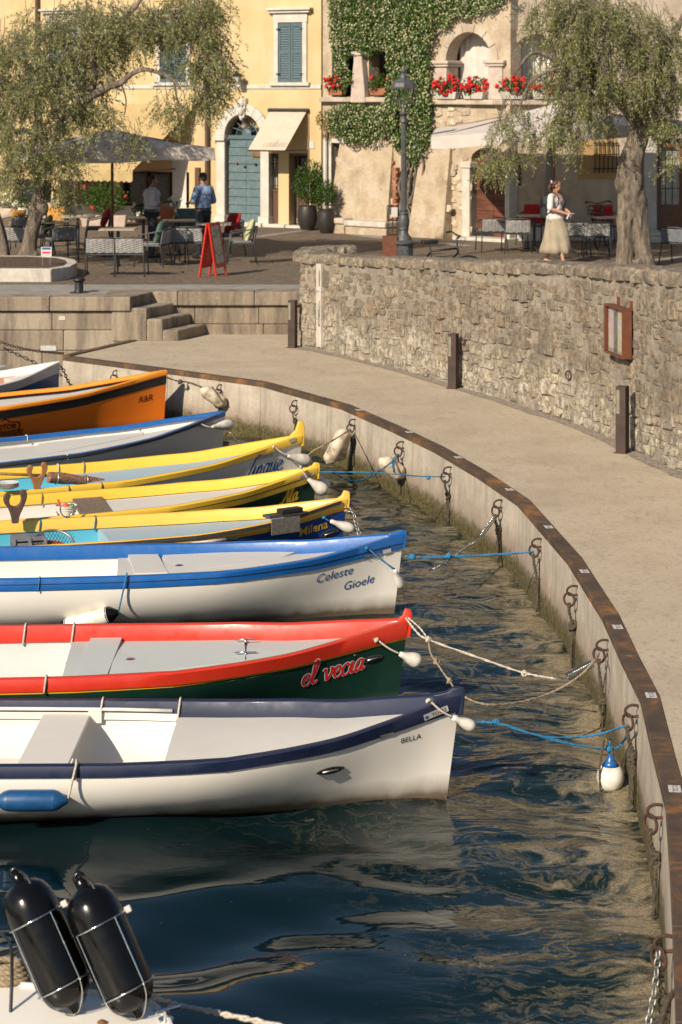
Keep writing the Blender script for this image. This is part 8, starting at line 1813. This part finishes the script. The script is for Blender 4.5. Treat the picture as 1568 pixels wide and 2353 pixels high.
mb.ell(V_(0, 0, .95), (.15, .13, .14)); mb.ell(V_(0, 0, 1.12), (.125, .10, .14)); mb.ell(V_(0, 0, 1.30), (.155, .115, .15)); capsule(mb, V_(0, -.13, 1.39), V_(0, .13, 1.39), .055, .055); capsule(mb, V_(.0, 0, 1.40), V_(.02, 0, 1.52), .055, .05)
head(mb, hd_c, (1, -.10, 0))
hands = (V_(.31, .05, 1.03), V_(.30, -.06, 1.05)); el = (V_(.03, .245, 1.13), V_(.05, -.24, 1.13))
for k, (e, hw_) in enumerate(zip(el, hands)):
    sh = V_(0, .165 if k == 0 else -.165, 1.38); capsule(mb, sh, e, .052, .042); capsule(mb, e, hw_, .040, .026); dd_ = (V_(.12, .0, -.03) if k == 0 else V_(.10, .03, -.06)); hand(mb, hw_, dd_, .8, 1 if k == 0 else -1)
solid('body', mb, ['skin'], wm, .0105, 4); face_bits(wm, hd_c, (1, -.10, 0), None)
# shirt: torso shell with sleeves, open neckline
mb = MB()
mb.ell(V_(.0, 0, 1.02), (.175, .155, .16)); mb.ell(V_(0, 0, .94), (.19, .17, .10)); mb.ell(V_(0, 0, 1.14), (.155, .135, .15)); mb.ell(V_(.005, 0, 1.29), (.172, .14, .15)); capsule(mb, V_(0, -.15, 1.375), V_(0, .15, 1.375), .068, .068)
for k, e in enumerate(el): sh = V_(0, .165 if k == 0 else -.165, 1.37); capsule(mb, sh, sh.lerp(e, .95), .068, .066)
o = solid('shirt', mb, ['linen_white', 'skin'], wm, .013, 5, lambda c: 1 if (Vector(c) - V_(.12, 0, 1.40)).length < .085 else 0)
MB().tube(catmull([V_(.15, .005, 1.28), V_(.165, .01, 1.2), V_(.155, .0, 1.12)], 3), .006, 5).build('shirt_tie', 'weave_dark', wm)
tube_cloth([(V_(0, 0, 1.0), .15, .13, 0, .02), (V_(.0, 0, .9), .185, .165, -.64, .03), (V_(.02, 0, .78), .225, .19, -.64, .05), (V_(.03, 0, .62), .255, .20, -.64, .10), (V_(.03, 0, .46), .285, .21, -.64, .13), (V_(.02, 0, .32), .315, .215, -.64, .15), (V_(.015, 0, .22), .325, .22, -.64, .16)], 'skirt', 'linen_beige', wm, 48, .008, seed=2)
# hair, ponytail, scrunchie, sunglasses
mb = MB(); hf = Vector((1, -.10, 0)).normalized(); q = Vector((0, 1, 0)).rotation_difference(hf); hs = hf.cross(z); mb.ell(hd_c + z * .042 - hf * .022, (.083, .090, .084), 18, 12, q=q); mb.ell(hd_c - hf * .045 + z * .0, (.074, .06, .07), 14, 10, q=q); solid('hair', mb, ['hair_brown'], wm, .012, 3)
mb = MB(); capsule(mb, hd_c - hf * .10 + z * .07, hd_c - hf * .14 - z * .02, .035, .045); capsule(mb, hd_c - hf * .14 - z * .02, hd_c - hf * .125 - z * .14, .048, .035); capsule(mb, hd_c - hf * .125 - z * .14, hd_c - hf * .13 - z * .22, .03, .012); solid('ponytail', mb, ['hair_brown'], wm, .012, 3)
MB().torus(hd_c - hf * .098 + z * .075, .03, .014, hf + z * .3, 14, 6).build('scrunchie', 'linen_white', wm, smooth=2)
sgl = MB()
for k in (-1, 1): sgl.ell(hd_c + hs * k * .034 + hf * .094 + z * .004, (.029, .010, .024), 12, 8, q=q); sgl.tube([hd_c + hs * k * .06 + hf * .085 + z * .01, hd_c + hs * k * .082 - hf * .01 + z * .012], .0035, 5)
sgl.tube([hd_c + hf * .104 + hs * .015 + z * .01, hd_c + hf * .104 - hs * .015 + z * .01], .004, 5); sgl.build('sunglasses', 'glasses', wm, smooth=2)
# backpack rests on her back: a thing of its own
bp = thing('backpack', 'dark grey backpack worn by the walking woman', 'backpack', Vector(p) + V_(-.17, 0, 1.0)); lo = V_(-.17, 0, 1.0)
b = MB(); b.rings([[V_(-.12 - d_ * .17, y * k, zz) - lo for y, zz in ((-.13, .93), (.13, .93), (.15, 1.05), (.14, 1.25), (.09, 1.38), (-.09, 1.38), (-.14, 1.25), (-.15, 1.05))] for d_, k in ((0, .92), (.35, 1.02), (.8, .98), (1.0, .8))]); b.build('bag', 'bag_dark', bp, smooth=50.0, bevel=.012)
for k in (-1, 1): MB().tube(catmull([V_(-.13, k * .09, 1.36) - lo, V_(-.06, k * .115, 1.455) - lo, V_(.07, k * .12, 1.44) - lo, V_(.155, k * .12, 1.32) - lo, V_(.14, k * .15, 1.18) - lo, V_(.02, k * .19, 1.08) - lo, V_(-.12, k * .13, 1.0) - lo], 4), .02, 8, flat=.4).build('strap', 'bag_dark', bp, smooth=2)
fb = thing('folded_paper', 'folded blue-grey paper held in the hands of the walking woman', 'paper', Vector(p) + V_(.36, 0, .98)); MB().box((0, 0, 0), (.03, .20, .12), Matrix.Rotation(math.atan2(f.y, f.x), 3, 'Z') @ Matrix.Rotation(.5, 3, 'Y')).build('sheet', 'shirt_white', fb)
for k, (an) in enumerate((legs[0][1], legs[1][1])): fo = an - z * .06; MB().rings([[fo + f * x + s * y - z * .012 + z * zz for x, y in ((-.06, -.03), (.02, -.035), (.13, -.04), (.175, -.01), (.17, .025), (.1, .04), (-.02, .035), (-.06, .03))] for zz in (-.012, .006)]).build('sandal', 'terracotta', wm)
# ---- two men talking at the café
def man(label, u, v, fdir, shirt, skin, hair, H=1.76, arm_pose='chat', rolled=True, bald=False):
    p = G(u, v, ZP); t = thing('person', label, 'person', p); k_ = H / 1.76; f = Vector(fdir).normalized(); s = f.cross(Vector((0, 0, 1))); z = Vector((0, 0, 1)); V_ = lambda a, b, c: (f * a + s * b + z * c) * k_
    hc = V_(.03, 0, 1.65); mb = MB(); hf = (f + s * (.0)).normalized()
    head(mb, hc, hf - z * .12); capsule(mb, V_(0, 0, 1.46), V_(.02, 0, 1.58), .06, .055)
    arms = []
    for k in (-1, 1):
        sh = V_(0, k * .20, 1.43); e = V_(.04 if k < 0 else -.03, k * .275, 1.17); w_ = V_(.27, k * (.13 if k < 0 else .18), 1.14 if k < 0 else 1.10); arms.append((sh, e, w_)); capsule(mb, e, w_, .044, .03); hand(mb, w_, V_(.1, -.03 * k, .0), .5, k)
        capsule(mb, sh, e, .058, .048)
    mb.ell(V_(0, 0, 1.2), (.15, .12, .2)); mb.ell(V_(0, 0, 1.36), (.17, .12, .14)); mb.ell(V_(0, 0, 1.0), (.15, .12, .12))
    for k in (-1, 1):
        hp = V_(0, k * .095, .94); kn_ = V_(.03, k * .11, .50); an = V_(-.01, k * .12, .08); capsule(mb, hp, kn_, .09, .06); capsule(mb, kn_, an, .055, .04); capsule(mb, an - z * .03 - f * .04, an + f * .16 - z * .04, .04, .035)
    solid('body', mb, [skin], t, .0115, 4); face_bits(t, hc, hf, None)
    mb = MB(); mb.ell(V_(0, 0, 1.36), (.192, .145, .15)); mb.ell(V_(0, 0, 1.2), (.178, .148, .2)); mb.ell(V_(.01, 0, 1.06), (.178, .152, .13)); capsule(mb, V_(0, -.17, 1.425), V_(0, .17, 1.425), .075, .075)
    for sh, e, w_ in arms: capsule(mb, sh, e, .076, .064); capsule(mb, e, e.lerp(w_, .28), .062, .056)
    solid('shirt', mb, [shirt], t, .013, 4); MB().torus(V_(.012, 0, 1.505), .066, .014, (0, 0, 1), 18, 6).build('collar', shirt, t, smooth=2)
    mb = MB(); mb.ell(V_(0, 0, .95), (.175, .14, .13))
    for k in (-1, 1): capsule(mb, V_(0, k * .095, .92), V_(.03, k * .11, .50), .102, .078); capsule(mb, V_(.03, k * .11, .50), V_(-.01, k * .12, .09), .076, .062)
    solid('trousers', mb, ['trouser_navy'], t, .013, 4); MB().torus(V_(0, 0, 1.03), .158, .016, (0, 0, 1), 24, 6).build('belt', 'shoe_dark', t, smooth=2)
    mb = MB(); q = Vector((0, 1, 0)).rotation_difference(hf); mb.ell(hc + z * .045 - hf * .02, (.083, .092, .078), 18, 12, q=q); mb.ell(hc - hf * .05 - z * .01, (.072, .05, .065), 12, 10, q=q); solid('hair', mb, [hair], t, .012, 3)
    for k in (-1, 1):
        an = V_(-.01, k * .12, .045); mb = MB(); capsule(mb, an - f * .05, an + f * .17 - z * .008, .05, .042); mb.ell(an + z * .03, (.052, .052, .05)); solid('shoe', mb, ['shoe_dark'], t, .014, 3)
    return t
man('man in light blue shirt seen from behind near the teal door', 468, 594, (-.75, .62, 0), 'shirt_blue', 'skin_tan', 'hair_dark', 1.80)
man('man in white shirt facing right at the café', 349, 591, (.95, .15, 0), 'shirt_white', 'skin_tan', 'hair_dark', 1.72)
